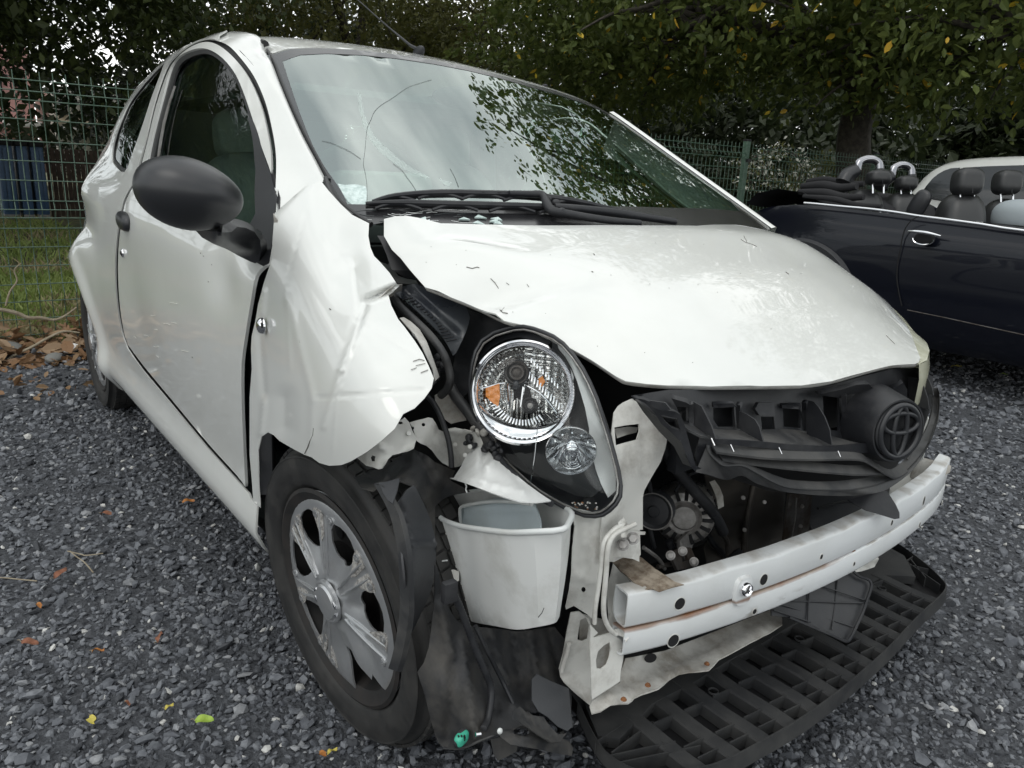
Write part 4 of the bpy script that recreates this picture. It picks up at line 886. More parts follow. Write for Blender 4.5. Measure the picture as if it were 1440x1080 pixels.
# lower surround with its bright lip
lo1 = [(994,626),(997,637),(1006,647),(1018,655),(1043,655),(1062,664),(1085,677),(1111,686),(1161,689),(1202,688),(1243,679),(1274,663),(1300,633),(1312,604),(1318,580),(1319,560)]
lo2 = [(978,664),(994,667),(1022,675),(1043,669),(1064,680),(1089,688),(1111,693),(1161,697),(1202,697),(1233,693),(1253,685),(1284,661),(1304,630),(1316,602),(1321,574),(1321,545)]
lo0 = [(1003,626),(1006,636),(1014,644),(1028,650),(1048,650),(1070,660),(1092,669),(1115,675),(1161,677),(1202,674),(1236,668),(1262,655),(1288,628),(1304,600),(1311,575),(1310,555)]
rows = []
for L_, xs in ((lo0, [.505,.52,.53,.54,.52,.47]), (lo1, [.515,.53,.545,.556,.535,.475]), (lo2, [.515,.53,.548,.558,.538,.48]), (lo2, [.49,.50,.52,.53,.51,.46])):
    P = [on(p[0], p[1], 0, xx) for p, xx in zip(L_, np.interp(np.linspace(0, 1, 16), np.linspace(0, 1, 6), xs))]; rows.append(cat_pts(P, 4))
m = len(rows[0]); V = [p for r in rows for p in r]; F = [(i*m+j, i*m+j+1, (i+1)*m+j+1, (i+1)*m+j) for i in range(3) for j in range(m-1)]
mesh('grille_surround', V, F, BLKD, gr, True, angle=50)
tube('surround_lip', rows[1], .0014, GRAYP, gr, 5)
sheet('surround_side', [(1308,545),(1319,545),(1322,560),(1320,590),(1312,612),(1300,636),(1284,650),(1275,645),(1293,625),(1306,595),(1312,570)], [(1308,545,.47),(1322,560,.47),(1300,636,.52),(1275,645,.53),(1312,590,.49)], 0, BLKD, gr, thick=.002, step=7)
for p in ((1000,616),(1027,625),(1095,629),(1178,634)):
    a = on(p[0], p[1], 0, .538); tube('clip', [a, a+np.array([.004, .004, -.010])], .0009, CHR, gr, 4)
sheet('torn_flap', [(1192,703),(1215,697),(1241,689),(1248,691),(1253,699),(1260,710),(1265,721),(1265,729),(1259,730),(1246,726),(1217,717)], [(1192,703,.50),(1241,689,.53),(1265,729,.56),(1217,717,.53)], 0, BLK, gr, thick=.003, step=7)
# emblem drum
EC = on(1264, 606, 0, .565); EA = Vector((.93, -.32, .06)).normalized(); Ev = Vector((0, 0, 1)); Ev = (Ev-EA*Ev.dot(EA)).normalized(); Eu = Ev.cross(EA).normalized()
EO = Vector(tuple(EC))
lathe('emblem_drum', [(.069, -.062), (.066, -.05), (.060, -.02), (.0565, -.004), (.055, 0), (.052, 0), (.051, -.005), (.049, -.005), (.0485, .0), (.046, .002), (.042, .002), (.041, -.008), (0, -.010)], EO, EA, BLK, gr, 64, 35)
def face_loop(a, b, cy=0, h=.001, n=48, cx=0): return [EO+Eu*(cx+a*math.cos(t))+Ev*(cy+b*math.sin(t))+EA*h for t in np.linspace(0, 2*PI, n, endpoint=False)]
em = tube('emblem', face_loop(.0415, .0455, 0, .002), .0052, BLKM, gr, 8, closed=True)
for (a, b, cy) in ((.0375, .0175, .014), (.0135, .043, 0.0)):
    tube('emblem_oval', face_loop(a, b, cy, .002), .0044, BLKM, em, 8, closed=True)
# ---- yellowed far headlamp lens and its drop
outer = [(.502,.208),(.492,.262),(.462,.335),(.41,.43),(.35,.51),(.28,.575),(.2,.61)]
lens = [(a-.006, b-.008) for a, b in HE]+[(.19,.585)]+outer[::-1]
lp = panel('far_headlamp_lens', 'hood', lens, YEL, car, (), -.003, .003, .015)
V = []; oc = cat_pts([np.array([a, b, float(f_hood(a, b))-.003]) for a, b in outer], 4)
for p in oc: V += [p, p+np.array([.004, .004, -.03]), p+np.array([.004, .003, -.08]), p+np.array([-.01, -.01, -.12])]
mesh('far_headlamp_side', V, [(4*i+k, 4*i+k+1, 4*i+5+k, 4*i+4+k) for i in range(len(oc)-1) for k in range(3)], YEL, lp, True)
# ---- behind the grille: radiator parts
RAD = pmat('warm_dark_sheet_metal', (.055,.050,.044), .45, metal=.5, col2=(.09,.08,.07), vscale=12, dirt=.7)
sheet('heat_shield', [(990,660),(1060,672),(1062,690),(1052,720),(1048,760),(1046,800),(1000,815),(990,770),(1005,740),(995,700)], [(990,660,.34),(1060,672,.33),(1046,800,.33),(1000,815,.35),(1020,740,.31)], 0, RAD, car, thick=.002, step=9, creases=[((1020,700),(1045,700),6,.008),((1022,725),(1042,725),6,.009),((1022,765),(1042,765),6,.009)])
tube('radiator_edge', [on(*p, 0, .345) for p in ((1060,680),(1052,720),(1047,760),(1045,805))], .006, RAD, car, 8, smooth_n=3)
sheet('radiator_panel', [(1062,680),(1105,690),(1098,775),(1048,802),(1050,760)], [(1062,680,.32),(1105,690,.31),(1048,802,.33)], 0, RAD, car, thick=.003, step=9, creases=[((1068,715),(1085,722),4,.006),((1066,752),(1082,757),4,.006),((1100,690),(1094,775),4,.01)])
sheet('radiator_strip', [(1110,694),(1142,697),(1137,757),(1100,775)], [(1110,694,.36),(1142,697,.36),(1100,775,.37)], 0, STEEL, car, thick=.004, step=9)
sheet('fan_cowl', [(1142,690),(1260,695),(1262,720),(1180,740),(1137,758)], [(1142,690,.33),(1262,720,.36),(1137,758,.35)], 0, BLK, car, thick=.004, step=12, creases=[((1170,700),(1172,745),4,.01)])
# alternator
AC = Vector(tuple(on(962, 722, 0, .345))); AA = Vector((.62, -.72, .12)).normalized()
alt = lathe('alternator', [(.0, .028), (.020, .028), (.024, .022), (.030, .026), (.044, .024), (.053, .012), (.056, -.004), (.056, -.035), (.050, -.045)], AC, AA, ALU, car, 48)
d_, u_, v_ = frame_of(AA)
for k in range(16):
    t = 2*PI*k/16; c = AC+AA*.022+(u_*math.cos(t)+v_*math.sin(t))*.040
    R3 = Matrix((u_*math.cos(t)+v_*math.sin(t), (v_*math.cos(t)-u_*math.sin(t)), AA)).transposed().to_4x4(); bx('vent', c, (.018, .0062, .012), DARK, alt, R3, 0)
    c = AC-AA*.012+(u_*math.cos(t)+v_*math.sin(t))*.0575; bx('vent', c, (.003, .012, .012), DARK, alt, R3, 0)
PC = on(921, 717, 0, .385); pu = lathe('pulley', [(0, .012), (.008, .012), (.010, .008), (.024, .006), (.0285, .010), (.031, .008), (.031, -.012), (.027, -.012)], PC, (.45, -.85, .1), BLK, car, 36); tube('pulley_edge', [Vector(tuple(PC))+Vector((.45,-.85,.1)).normalized()*.010+(frame_of((.45,-.85,.1))[1]*math.cos(t)+frame_of((.45,-.85,.1))[2]*math.sin(t))*.030 for t in np.linspace(0, 2*PI, 32, endpoint=False)], .0011, ALU, pu, 5, closed=True)
ho = [on(*p, 0, x) for p, x in (((925,600),.41),((940,640),.41),((958,668),.405),((978,692),.40),((996,712),.395),((1008,730),.39),((1017,748),.38))]
hp2 = cat_pts(ho, 14); rr2 = [.0080+(.0022 if i % 2 == 0 else 0) if i < 62 else .010 for i in range(len(hp2))]
V, F = tube_vf(hp2, rr2, 12); mesh('corrugated_hose', V, F, BLK, car, True)
sheet('paper_label', [(998,678),(1005,675),(1012,685),(1017,698),(1018,712),(1010,716),(1008,702),(1004,690)], [(998,678,.36),(1018,712,.36),(1010,716,.36)], 0, PAINTD, car, step=6)
sheet('alternator_arm', [(956,760),(975,742),(990,735),(985,755),(975,765),(968,785),(958,790)], [(956,760,.38),(990,735,.36),(958,790,.39)], 0, ALU, alt, thick=.006, step=6)
sheet('tension_bracket', [(944,776),(956,772),(972,770),(978,785),(974,797),(962,800),(953,802),(947,790)], [(944,776,.40),(978,785,.40),(953,802,.41)], 0, STEEL, car, [[(958,780),(966,778),(968,788),(960,790)]], thick=.006, step=6)
for (px, py) in ((976,790),(943,781),(960,775)): hexbolt(o3(px, py, 0, .412), TOCAM(o3(px, py, 0, .412)), .0058, car, ALU)
tube('belt_arm', [on(*p, 0, .39) for p in ((925,797),(945,793),(960,792))], .004, STEEL, car, 6)

for pts, r, m in (([(905,660,.40),(915,690,.38),(912,730,.36),(920,770,.35)],.004,BLK), ([(990,680,.33),(985,720,.34),(1000,760,.34),(1030,790,.33)],.006,BLK), ([(940,760,.36),(970,815,.38),(1010,800,.38),(1040,775,.37)],.007,BLK), ([(905,770,.40),(925,785,.39),(935,800,.39)],.0035,ALU), ([(950,690,.37),(965,670,.38),(985,662,.38)],.003,BLK), ([(1010,745,.36),(1022,760,.35),(1024,785,.35)],.005,STEEL), ([(1150,715,.38),(1190,705,.38),(1215,712,.38)],.003,BLK), ([(1120,700,.375),(1118,730,.375),(1112,765,.375)],.0015,ALU)):
    tube('hose', [on(a, b, 0, x) for a, b, x in pts], r, m, car, 7, smooth_n=4)
for (px, py, x) in ((1045,700,.345),(1047,745,.35),(1128,712,.37),(1126,740,.37),(1075,706,.335)): hexbolt(on(px, py, 0, x), TOCAM(on(px, py, 0, x)), .003, car, ALU)
# ================================================================== displaced right headlamp
lamp = bpy.data.objects.new('headlamp', None); COL.objects.link(lamp); lamp.parent = car
HO = [(711,463),(695,468),(678,479),(669,494),(664,512),(660,540),(662,560),(666,578),(674,596),(684,608),(694,619),(701,640),(715,655),(742,680),(760,694),(778,705),(793,713),(807,719),(822,725),(837,726),(848,724),(857,718),(866,709),(872,698),(873,683),(870,663),(864,640),(857,615),(849,590),(839,560),(829,537),(819,518),(806,499),(792,483),(778,473),(764,467),(750,462),(736,459),(722,460)]
HC = [(711,463,-.540),(664,512,-.585),(660,540,-.59),(684,608,-.59),(742,680,-.58),(807,719,-.565),(848,724,-.55),(873,683,-.53),(857,615,-.525),(819,518,-.525),(778,473,-.53),(736,459,-.535),(740,550,-.585),(800,620,-.58),(845,700,-.56)]
def lampP(px, py, off=0, dy=0):
    c = np.array(HC); global TL
    y = float(TL(np.array([[px, py]]))[0])+dy; P = on(px, py, 1, y); return P+TOCAM(P)*off
TL = TPS(np.array(HC)[:, :2], np.array(HC)[:, 2], 1e-3)
o_ = [np.array(p, float) for p in HO]
front = [lampP(*p) for p in HO]; cen = np.mean(front, 0); back = [cen+(p-cen)*.86-TOCAM(cen)*.11 for p in front]; mid = [p*.5+q*.5+(p-cen)*.05 for p, q in zip(front, back)]
n = len(front); V = front+mid+back; F = [(k*n+i, k*n+(i+1) % n, (k+1)*n+(i+1) % n, (k+1)*n+i) for k in range(2) for i in range(n)]+[tuple(range(3*n-1, 2*n-1, -1))]
mesh('lamp_housing', V, F, BLK, lamp, True, angle=60)
tube('lens_rim', [lampP(*p, .001) for p in HO], .0032, BLKM, lamp, 8, closed=True)
tube('lens_edge', [lampP(*(np.array(p)+(np.array([755,590])-np.array(p))*.035), .002) for p in HO], .0016, CLEAR if False else ALU, lamp, 6, closed=True)
# floor of the lamp
sheet('lamp_floor', [tuple(np.array(p)+(np.array([755,590])-np.array(p))*.02) for p in HO], [(a, b, c+.075) for a, b, c in HC], 1, pmat('smoky_lamp_inner', (.075,.078,.082), .3), lamp, [circ(738,550,74,30,76)], thick=.002, step=10)
sheet('lamp_bezel', [(782,479),(794,489),(805,504),(817,521),(828,538),(837,558),(844,577),(852,600),(858,624),(863,645),(866,665),(866,690),(855,700),(845,680),(838,660),(833,640),(829,620),(829,602),(824,578),(817,554),(811,535),(803,516),(795,502),(786,491)], [(a, b, c+.022) for a, b, c in HC], 1, pmat('grey_lamp_trim', (.66,.67,.66), .45), lamp, thick=.002, step=6, creases=[((800,495),(850,610),7,-.006)])
sheet('lamp_side_trim', [(664,515),(670,500),(684,485),(702,473),(722,467),(745,466),(765,472),(775,480),(770,486),(752,478),(730,474),(708,478),(690,488),(676,503),(668,522)], [(a, b, c+.016) for a, b, c in HC], 1, BLKM, lamp, thick=.002, step=7)
# round reflector bowl
C = np.array(lampP(736, 552)); ax = Vector(tuple(TOCAM(C)*1.0+np.array([.05, -.02, .02]))).normalized(); RB = .0785
# the bowl's own up and side directions
bu = Vector((0, 0, 1)); bu = (bu-ax*bu.dot(ax)).normalized(); bs = bu.cross(ax).normalized()      # bs: towards the picture's right
C0 = Vector(tuple(C))-ax*.012
def bp(x, y, h): return C0+bs*x+bu*y+ax*h
def bowl(r): return -.055+.050*(r/.070)**2
nr_, na = 46, 200; V = []; F = []
for i in range(nr_+1):
    r = .012+(.068-.012)*i/nr_
    for k in range(na):
        t = 2*PI*k/na; x, y = r*math.cos(t), r*math.sin(t); h = bowl(r)
        # flutes: vertical ones in the middle, rows of pillows to the sides and in the lower band
        if abs(x) < .024 and y < .0: h += .0035*math.cos(x*2*PI/.0155)
        elif y < -.026: h += .0018*math.cos(t*2*PI/.085)
        elif x > .0: h += .0020*math.cos(y*2*PI/.008+x*60)+.001*math.cos(x*2*PI/.011)
        else: h += .0022*math.cos(t*2*PI/.12)+.002*math.sin(r*500)
        V.append(bp(x, y, h))
for i in range(nr_):
    for k in range(na): F.append((i*na+k, i*na+(k+1) % na, (i+1)*na+(k+1) % na, (i+1)*na+k))
mesh('reflector', V, F, pmat('lamp_reflector', (.72,.72,.71), .05, metal=1), lamp, True, angle=30)
def blathe(name, prof, x, y, h, mat, parent=lamp, seg=40, axis=None, angle=35): return lathe(name, prof, bp(x, y, h), axis or ax, mat, parent, seg, angle)
blathe('chrome_ring', [(.066, -.012), (.067, -.004), (.0705, .002), (.0745, .004), (.0775, .001), (.0785, -.006), (.078, -.02)], 0, 0, 0, CHR, seg=72)
blathe('inner_ring', [(.0655, -.016), (.0665, -.006), (.068, -.003), (.069, -.006)], 0, 0, 0, ALU, seg=72)
V = []; F = []
for k in range(90):                                                  # fine knurl between the rings, upper right
    t = -.6+2.6*k/90; o = len(V)
    for rr in (.0682, .0735):
        for dt in (-.010, 0, .010): V.append(bp(rr*math.cos(t+dt), rr*math.sin(t+dt), .0045+(.0018 if dt == 0 else 0)))
    F += [(o, o+1, o+4, o+3), (o+1, o+2, o+5, o+4)]
kn = mesh('ring_knurl', V, F, CHR, lamp, False); kn['kind'] = 'stuff'
# wide bright lower crescent
V = []; F = []
for i in range(60):
    t = math.radians(195)+math.radians(135)*i/59; w = .016*math.sin(PI*i/59)**.7
    for q in (0, .5, 1): V.append(bp((.0668-w*q)*math.cos(t), (.0668-w*q)*math.sin(t), -.002-.012*q*q))
F = [(3*i+k, 3*i+k+1, 3*i+4+k, 3*i+3+k) for i in range(59) for k in range(2)]
mesh('bright_crescent', V, F, CHR, lamp, True)
bx_, by_ = -.011, .029
bulb = blathe('bulb_shield', [(.0175, -.02), (.0175, .003), (.0165, .0045), (.0150, .003), (.0148, -.006), (.0125, -.007), (.012, .002), (.0105, .004), (.0085, .004), (.0065, .001), (.003, .003), (0, .003)], bx_, by_, -.012, STEEL)
blathe('shield_ring', [(.0174, .003), (.0182, .0045), (.0190, .003), (.0185, .0)], bx_, by_, -.012, BLKM, bulb)
blob('shield_foot', bp(bx_, by_-.018, -.012), (.006, .006, .007), BLKM, bulb)
for s in (-1, 1): tube('bulb_stem', [bp(bx_+s*.012, by_-.016, -.03), bp(bx_+s*.009, by_-.05, -.035)], .0022, CHR, bulb, 6)
b2 = blathe('second_bulb', [(.0125, -.012), (.0125, .001), (.0115, .002), (.0105, -.004), (.0075, -.005), (.0072, .002), (.005, .004), (.002, .003), (0, .004)], .0115, -.019, -.028, BLKM)
blathe('second_bulb_tip', [(.0045, .004), (.004, .007), (0, .008)], .0115, -.019, -.028, ALU, b2, 20)
# dividing ledge across the bowl and amber reflectors
tube('reflector_ledge', [bp(x, y, -.022) for x, y in ((-.060,.004),(-.035,.012),(-.028,.013))], .0012, CHR, lamp, 6)
tube('reflector_ledge', [bp(x, y, -.020) for x, y in ((.006,.010),(.022,.002),(.036,-.010),(.048,-.024),(.056,-.034))], .0013, CHR, lamp, 6, smooth_n=3)
def patch(name, pts, h, mat, wave=0):
    v, f = cdt(np.array(pts, float), (), .003); P = np.array([tuple(bp(a, b, h+wave*math.sin(a*1700)*math.sin(b*1700))) for a, b in v]); V, F = thicken(P, f, .001, tuple(ax)); return mesh(name, V, F, mat, lamp, False)
patch('amber_reflector', [(-.056,.004),(-.036,.012),(-.034,-.008),(-.036,-.022),(-.047,-.016),(-.055,-.008)], -.016, AMBER, .0009)
patch('amber_reflector', [(.022,.022),(.028,.026),(.032,.018),(.028,.010),(.023,.012)], -.017, AMBER, .0009)
for k in range(13):                                                 # toothed rows
    x = .008+k*.0042; y = .030-k*.0040; bx('reflector_tooth', bp(x, y-.004, -.018), (.0022, .011, .004), CHR, lamp, Matrix((bs, bu, ax)).transposed().to_4x4() @ Matrix.Rotation(-.15, 4, 'Z'), .0006)
for k in range(10):
    x = .010+k*.0045; y = .048-k*.0040; bx('reflector_tooth', bp(x, y, -.014), (.0022, .0075, .003), CHR, lamp, Matrix((bs, bu, ax)).transposed().to_4x4(), .0006)
for k in range(19):
    t = math.radians(200+k*6); bx('reflector_tooth', bp(.046*math.cos(t), .046*math.sin(t), -.024), (.0024, .011, .004), CHR, lamp, Matrix((bs*math.cos(t+PI/2)+bu*math.sin(t+PI/2), -bs*math.sin(t+PI/2)+bu*math.cos(t+PI/2), ax)).transposed().to_4x4(), .0006)
# bowl's glass, broken cover
blathe('round_lens', [(.0665, -.003), (.060, .004), (.045, .010), (.025, .013), (0, .014)], 0, 0, 0, CLEAR, seg=48)
# side light: a ribbed clear bulb in a clear cup
SC = np.array(lampP(802, 630, -.004, .008)); sax = Vector(tuple(TOCAM(SC)+np.array([.3, -.1, -.35]))).normalized()
sl = lathe('side_lamp', [(.0, -.030), (.013, -.028), (.025, -.018), (.033, .0), (.0355, .012), (.0345, .014), (.032, .010), (.020, -.008), (.010, -.020), (0, -.022)], SC, sax, pmat('smoky_reflector', (.55,.56,.57), .12, metal=.9), lamp, 40)
lathe('side_lamp_glass', [(.0350, .012), (.031, .022), (.020, .031), (.012, .035), (.010, .034), (.0085, .037), (.007, .035), (.0055, .038), (.004, .036), (.0025, .039), (0, .039)], SC, sax, CLEAR, sl, 40, 25)
for r, h in ((.019, .030), (.0145, .0335), (.010, .036), (.0062, .038)): tube('lens_ring', [Vector(tuple(SC))+sax*(h+.0008)+(frame_of(sax)[1]*math.cos(t)+frame_of(sax)[2]*math.sin(t))*r for t in np.linspace(0, 2*PI, 28, endpoint=False)], .0008, CHR, sl, 5, closed=True)
blob('side_bulb', Vector(tuple(SC))+sax*.012, (.011, .011, .018), CHR, sl)
for k in range(12):
    t = 2*PI*k/12; d_, u_, v_ = frame_of(sax); tube('side_flute', [Vector(tuple(SC))+sax*h+(u_*math.cos(t)+v_*math.sin(t))*r for r, h in ((.012,-.016),(.020,-.004),(.026,.010))], .0014, CHR, sl, 5)
# clear outer cover
sheet('lens_cover', [tuple(np.array(p)+(np.array([755,590])-np.array(p))*.03) for p in HO if p[1] > 470 and (p[0] > 740 or p[1] > 615)]+[(758,640),(757,600),(762,578)], [(a, b, c-.012) for a, b, c in HC], 1, CLEAR, lamp, thick=.0015, step=12)
tube('broken_edge', [lampP(*p, .008) for p in ((757,590),(752,640),(748,668),(745,684))], .0007, CHR, lamp, 4)
for k in range(26):
    p = lampP(random.uniform(805,845), random.uniform(706,716), -.01); blob('crumb', p, (.0016, .0016, .0012), PAINTD if k % 3 else RUST, lamp, seg=6, rings=4)
# broken mounting below the lamp
tube('lamp_bracket', [on(*p, 1, -.60) for p in ((700,640),(712,656),(728,672),(744,688),(762,701),(776,709))], .0045, BLK, lamp, 7, smooth_n=4)
tube('lamp_bracket', [on(*p, 1, -.59) for p in ((632,540),(640,556),(655,575),(668,592),(682,610),(690,628))], .009, BLKD, lamp, 8, smooth_n=4)
def clod(name, px, py, y, n, s, mat, par):
    for k in range(n): blob(name, on(px+random.gauss(0, s), py+random.gauss(0, s), 1, y+random.uniform(-.01, .01)), [random.uniform(.003, .008) for _ in range(3)], mat, par, (random.random(), random.random(), 0), 8, 6)
clod('broken_clip', 696, 634, -.60, 10, 6, BLK, lamp); clod('broken_clip', 676, 606, -.59, 12, 7, PAINTD, lamp); clod('broken_clip', 664, 626, -.60, 6, 4, BLK, lamp)
# ================================================================== washer bottle, cut open
rim = [(613,712,-.62),(615,721,-.638),(622,730,-.65),(644,739,-.67),(666,743,-.675),(689,746,-.675),(718,749,-.675),(750,748,-.67),(790,745,-.65),(800,735,-.615),(804,722,-.585),(790,712,-.56),(765,704,-.555),(740,700,-.555),(710,694,-.555),(680,690,-.56),(636,696,-.585),(618,702,-.605)]
base = [(650,862,-.612),(651,866,-.62),(653,870,-.63),(665,875,-.642),(680,878,-.648),(698,881,-.65),(727,886,-.65),(757,882,-.645),(780,877,-.632),(786,872,-.61),(787,864,-.585),(780,858,-.565),(765,854,-.557),(740,852,-.555),(715,850,-.557),(695,850,-.565),(668,853,-.588),(655,858,-.60)]
RMv = np.array([on(a, b, 1, c) for a, b, c in rim]); BSv = np.array([on(a, b, 1, c) for a, b, c in base])
for a in range(9, 18): BSv[a] = BSv[a]
rows = []
cm = RMv.mean(0)
for t in (0, .03, .1, .25, .45, .65, .85, .96, 1.0):
    q = RMv*(1-t)+BSv*t; c = q.mean(0); b = 1+.025*math.sin(PI*t)-(.02 if t >= .99 else 0); q = c+(q-c)*b; rows.append(q)
rr = [[a+(b-a)*j/3 for a, b in zip(r, np.roll(r, -1, 0)) for j in range(3)] if 1 < i < 8 else cat_pts(list(r), 3, True) for i, r in enumerate(rows)]; m = len(rr[0]); V = [p for r in rr for p in r]; inn = [np.mean(r, 0)+(p-np.mean(r, 0))*.965 for r in rr[:-1] for p in r]; inn = []
for r in rr[:-1]:
    c = np.mean(r, 0); inn += [c+(p-c)*.965 for p in r]
F = [(i*m+j, i*m+(j+1) % m, (i+1)*m+(j+1) % m, (i+1)*m+j) for i in range(len(rr)-1) for j in range(m)]+[tuple((len(rr)-1)*m+j for j in range(m))]
o0 = len(V); V += inn; F += [(o0+i*m+j, o0+(i+1)*m+j, o0+(i+1)*m+(j+1) % m, o0+i*m+(j+1) % m) for i in range(len(rr)-2) for j in range(m)]
TANKM = pmat('dirty_milky_plastic', (.72,.73,.715), .36, col2=(.52,.52,.49), vscale=11, lo=.50, hi=.75, dirt=.5, bump=.05, bscale=30)
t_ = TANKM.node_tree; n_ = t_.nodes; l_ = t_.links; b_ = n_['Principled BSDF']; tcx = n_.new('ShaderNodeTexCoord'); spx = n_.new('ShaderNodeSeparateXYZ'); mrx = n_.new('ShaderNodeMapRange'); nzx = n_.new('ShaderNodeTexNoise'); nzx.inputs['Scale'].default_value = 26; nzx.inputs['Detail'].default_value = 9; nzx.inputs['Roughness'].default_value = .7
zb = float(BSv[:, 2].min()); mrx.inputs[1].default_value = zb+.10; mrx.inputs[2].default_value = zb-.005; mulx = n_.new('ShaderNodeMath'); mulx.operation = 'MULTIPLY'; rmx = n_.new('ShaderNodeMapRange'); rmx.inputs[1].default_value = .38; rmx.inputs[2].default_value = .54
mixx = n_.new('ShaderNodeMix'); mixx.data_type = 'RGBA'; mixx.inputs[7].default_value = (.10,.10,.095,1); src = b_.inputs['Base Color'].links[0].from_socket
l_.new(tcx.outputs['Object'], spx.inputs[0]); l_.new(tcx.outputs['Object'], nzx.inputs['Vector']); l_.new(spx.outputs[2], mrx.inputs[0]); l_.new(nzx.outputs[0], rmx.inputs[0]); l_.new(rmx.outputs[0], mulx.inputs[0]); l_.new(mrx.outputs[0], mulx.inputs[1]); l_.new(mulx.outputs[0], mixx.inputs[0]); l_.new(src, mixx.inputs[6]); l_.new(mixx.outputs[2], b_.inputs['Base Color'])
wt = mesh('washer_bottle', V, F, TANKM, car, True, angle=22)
tube('bottle_rim', rr[0], .0042, TANK, wt, 8, closed=True)
sheet('inner_bottle', [(646,714),(650,710),(658,708),(675,704),(698,701),(725,702),(745,704),(752,707),(758,730),(760,752),(650,752),(648,735)], [(646,714,-.605),(698,701,-.60),(752,707,-.60),(760,752,-.615),(650,752,-.62)], 1, TANKB, wt, thick=.004, step=9, creases=[((650,712),(750,712),7,-.008)])
tube('inner_rim', [on(*p, 1, -.615) for p in ((648,735),(647,716),(655,711),(675,707),(698,705),(725,706),(748,709))], .003, TANK, wt, 8, smooth_n=3)
sheet('torn_bottle_top', [(632,672),(638,672),(643,664),(647,658),(652,648),(657,639),(664,633),(671,629),(680,628),(685,632),(692,640),(701,646),(712,655),(726,668),(742,681),(760,694),(775,704),(755,706),(733,705),(710,699),(689,692),(670,685),(653,679),(644,676)], [(632,672,-.64),(647,658,-.625),(671,629,-.60),(680,660,-.635),(701,646,-.60),(742,681,-.605),(775,704,-.61),(733,705,-.66),(689,692,-.665),(653,679,-.66)], 1, TANKM, wt, thick=.002, step=5, creases=[((683,634),(676,662),7,.012),((676,662),(700,645),6,-.006),((650,672),(740,692),6,-.005),((720,665),(750,700),5,.004)], noise=.0012, nsc=14)
tube('torn_strand', [on(*p, 1, -.655) for p in ((654,679),(656,684),(655,688),(657,693))], .0012, TANK, wt, 5, smooth_n=3)
sheet('bottle_bracket', [(617,804),(625,803),(637,801),(645,804),(645,817),(630,820),(622,824),(618,818)], [(617,804,-.665),(645,804,-.655),(645,817,-.655),(622,824,-.665)], 1, PAINTM, wt, step=5); hexbolt(on(627,812,1,-.668), (.3,-1,.1), .0042, wt, CHR)
tube('bottle_scratch', [on(*p, 1, -.67) for p in ((757,868),(762,862),(765,855))], .0006, BLK, wt, 4)
# ================================================================== torn wheel-arch liner and inner wing
LIN = pmat('arch_liner_plastic', (.032,.034,.038), .45, col2=(.055,.055,.058), vscale=14, lo=.45, hi=.75, dirt=.7, bump=.12, bscale=300)
DUSTY = pmat('muddy_liner', (.028,.029,.031), .6, spec=.3, col2=(.085,.08,.073), vscale=12, lo=.45, hi=.72, dirt=.9, bump=.3, bscale=120)
ln = sheet('arch_liner', [(526,680),(533,680),(541,692),(550,708),(556,724),(562,745),(566,775),(569,805),(571,830),(571,860),(566,895),(558,930),(566,915),(582,885),(598,850),(606,832),(612,800),(614,765),(607,735),(596,708),(583,683),(572,690),(560,706),(551,708),(562,674),(545,677)], [(526,680,-.800),(562,674,-.775),(550,708,-.795),(566,775,-.80),(571,830,-.80),(558,930,-.79),(583,683,-.755),(614,765,-.72),(606,832,-.725),(582,885,-.76),(590,740,-.745)], 1, LIN, car, thick=.003, step=6, creases=[((561,706),(577,768),4,.006),((577,768),(614,764),3,-.006),((577,768),(573,830),4,.006)])
def edge3(pts, y0, y1): return [on(p[0], p[1], 1, y0+(y1-y0)*i/(len(pts)-1)) for i, p in enumerate(pts)]
eb = [(526,681),(534,695),(543,712),(550,730),(555,752),(559,775),(561,800),(562,830),(562,858),(558,890),(552,920),(546,940)]
P = cat_pts(edge3(eb, -.806, -.80), 3); V = []
for p in P: V += [p, p+np.array([.018, .004, .004]), p+np.array([.018, .012, .0]), p+np.array([.0, .012, -.004])]
mesh('liner_edge', V, [(4*i+k, 4*i+(k+1) % 4, 4*i+4+(k+1) % 4, 4*i+4+k) for i in range(len(P)-1) for k in range(4)], BLKD, ln, True, angle=40)
sheet('liner_gusset', [(533,680),(545,677),(562,672),(558,690),(552,708),(545,703),(539,693)], [(533,680,-.802),(562,672,-.78),(552,708,-.81)], 1, LIN, ln, thick=.002, step=7)
sheet('upper_liner', [(486,655),(500,645),(532,662),(545,655),(560,642),(582,632),(600,640),(612,650),(640,662),(634,676),(660,690),(625,700),(612,712),(612,760),(600,712),(583,684),(562,676),(540,680),(524,690),(508,686),(497,668)], [(486,655,-.72),(524,690,-.78),(562,676,-.74),(583,684,-.73),(582,632,-.66),(640,662,-.60),(660,690,-.60),(612,740,-.68),(612,700,-.66),(540,660,-.70)], 1, DUSTY, car, thick=.002, step=7, creases=[((540,685),(572,650),8,.02),((590,640),(608,670),7,.012),((520,660),(560,680),8,-.01)], noise=.004, nsc=22)
sheet('liner_shade_sheet', [(480,640),(520,620),(600,600),(680,650),(690,720),(640,900),(600,1000),(560,900),(590,700),(520,690)], [(480,640,-.62),(600,600,-.56),(680,650,-.53),(640,900,-.56),(600,1000,-.60),(520,690,-.64)], 1, DARK, car, step=30)  # dark sheet painting the shade deep in the wheel well
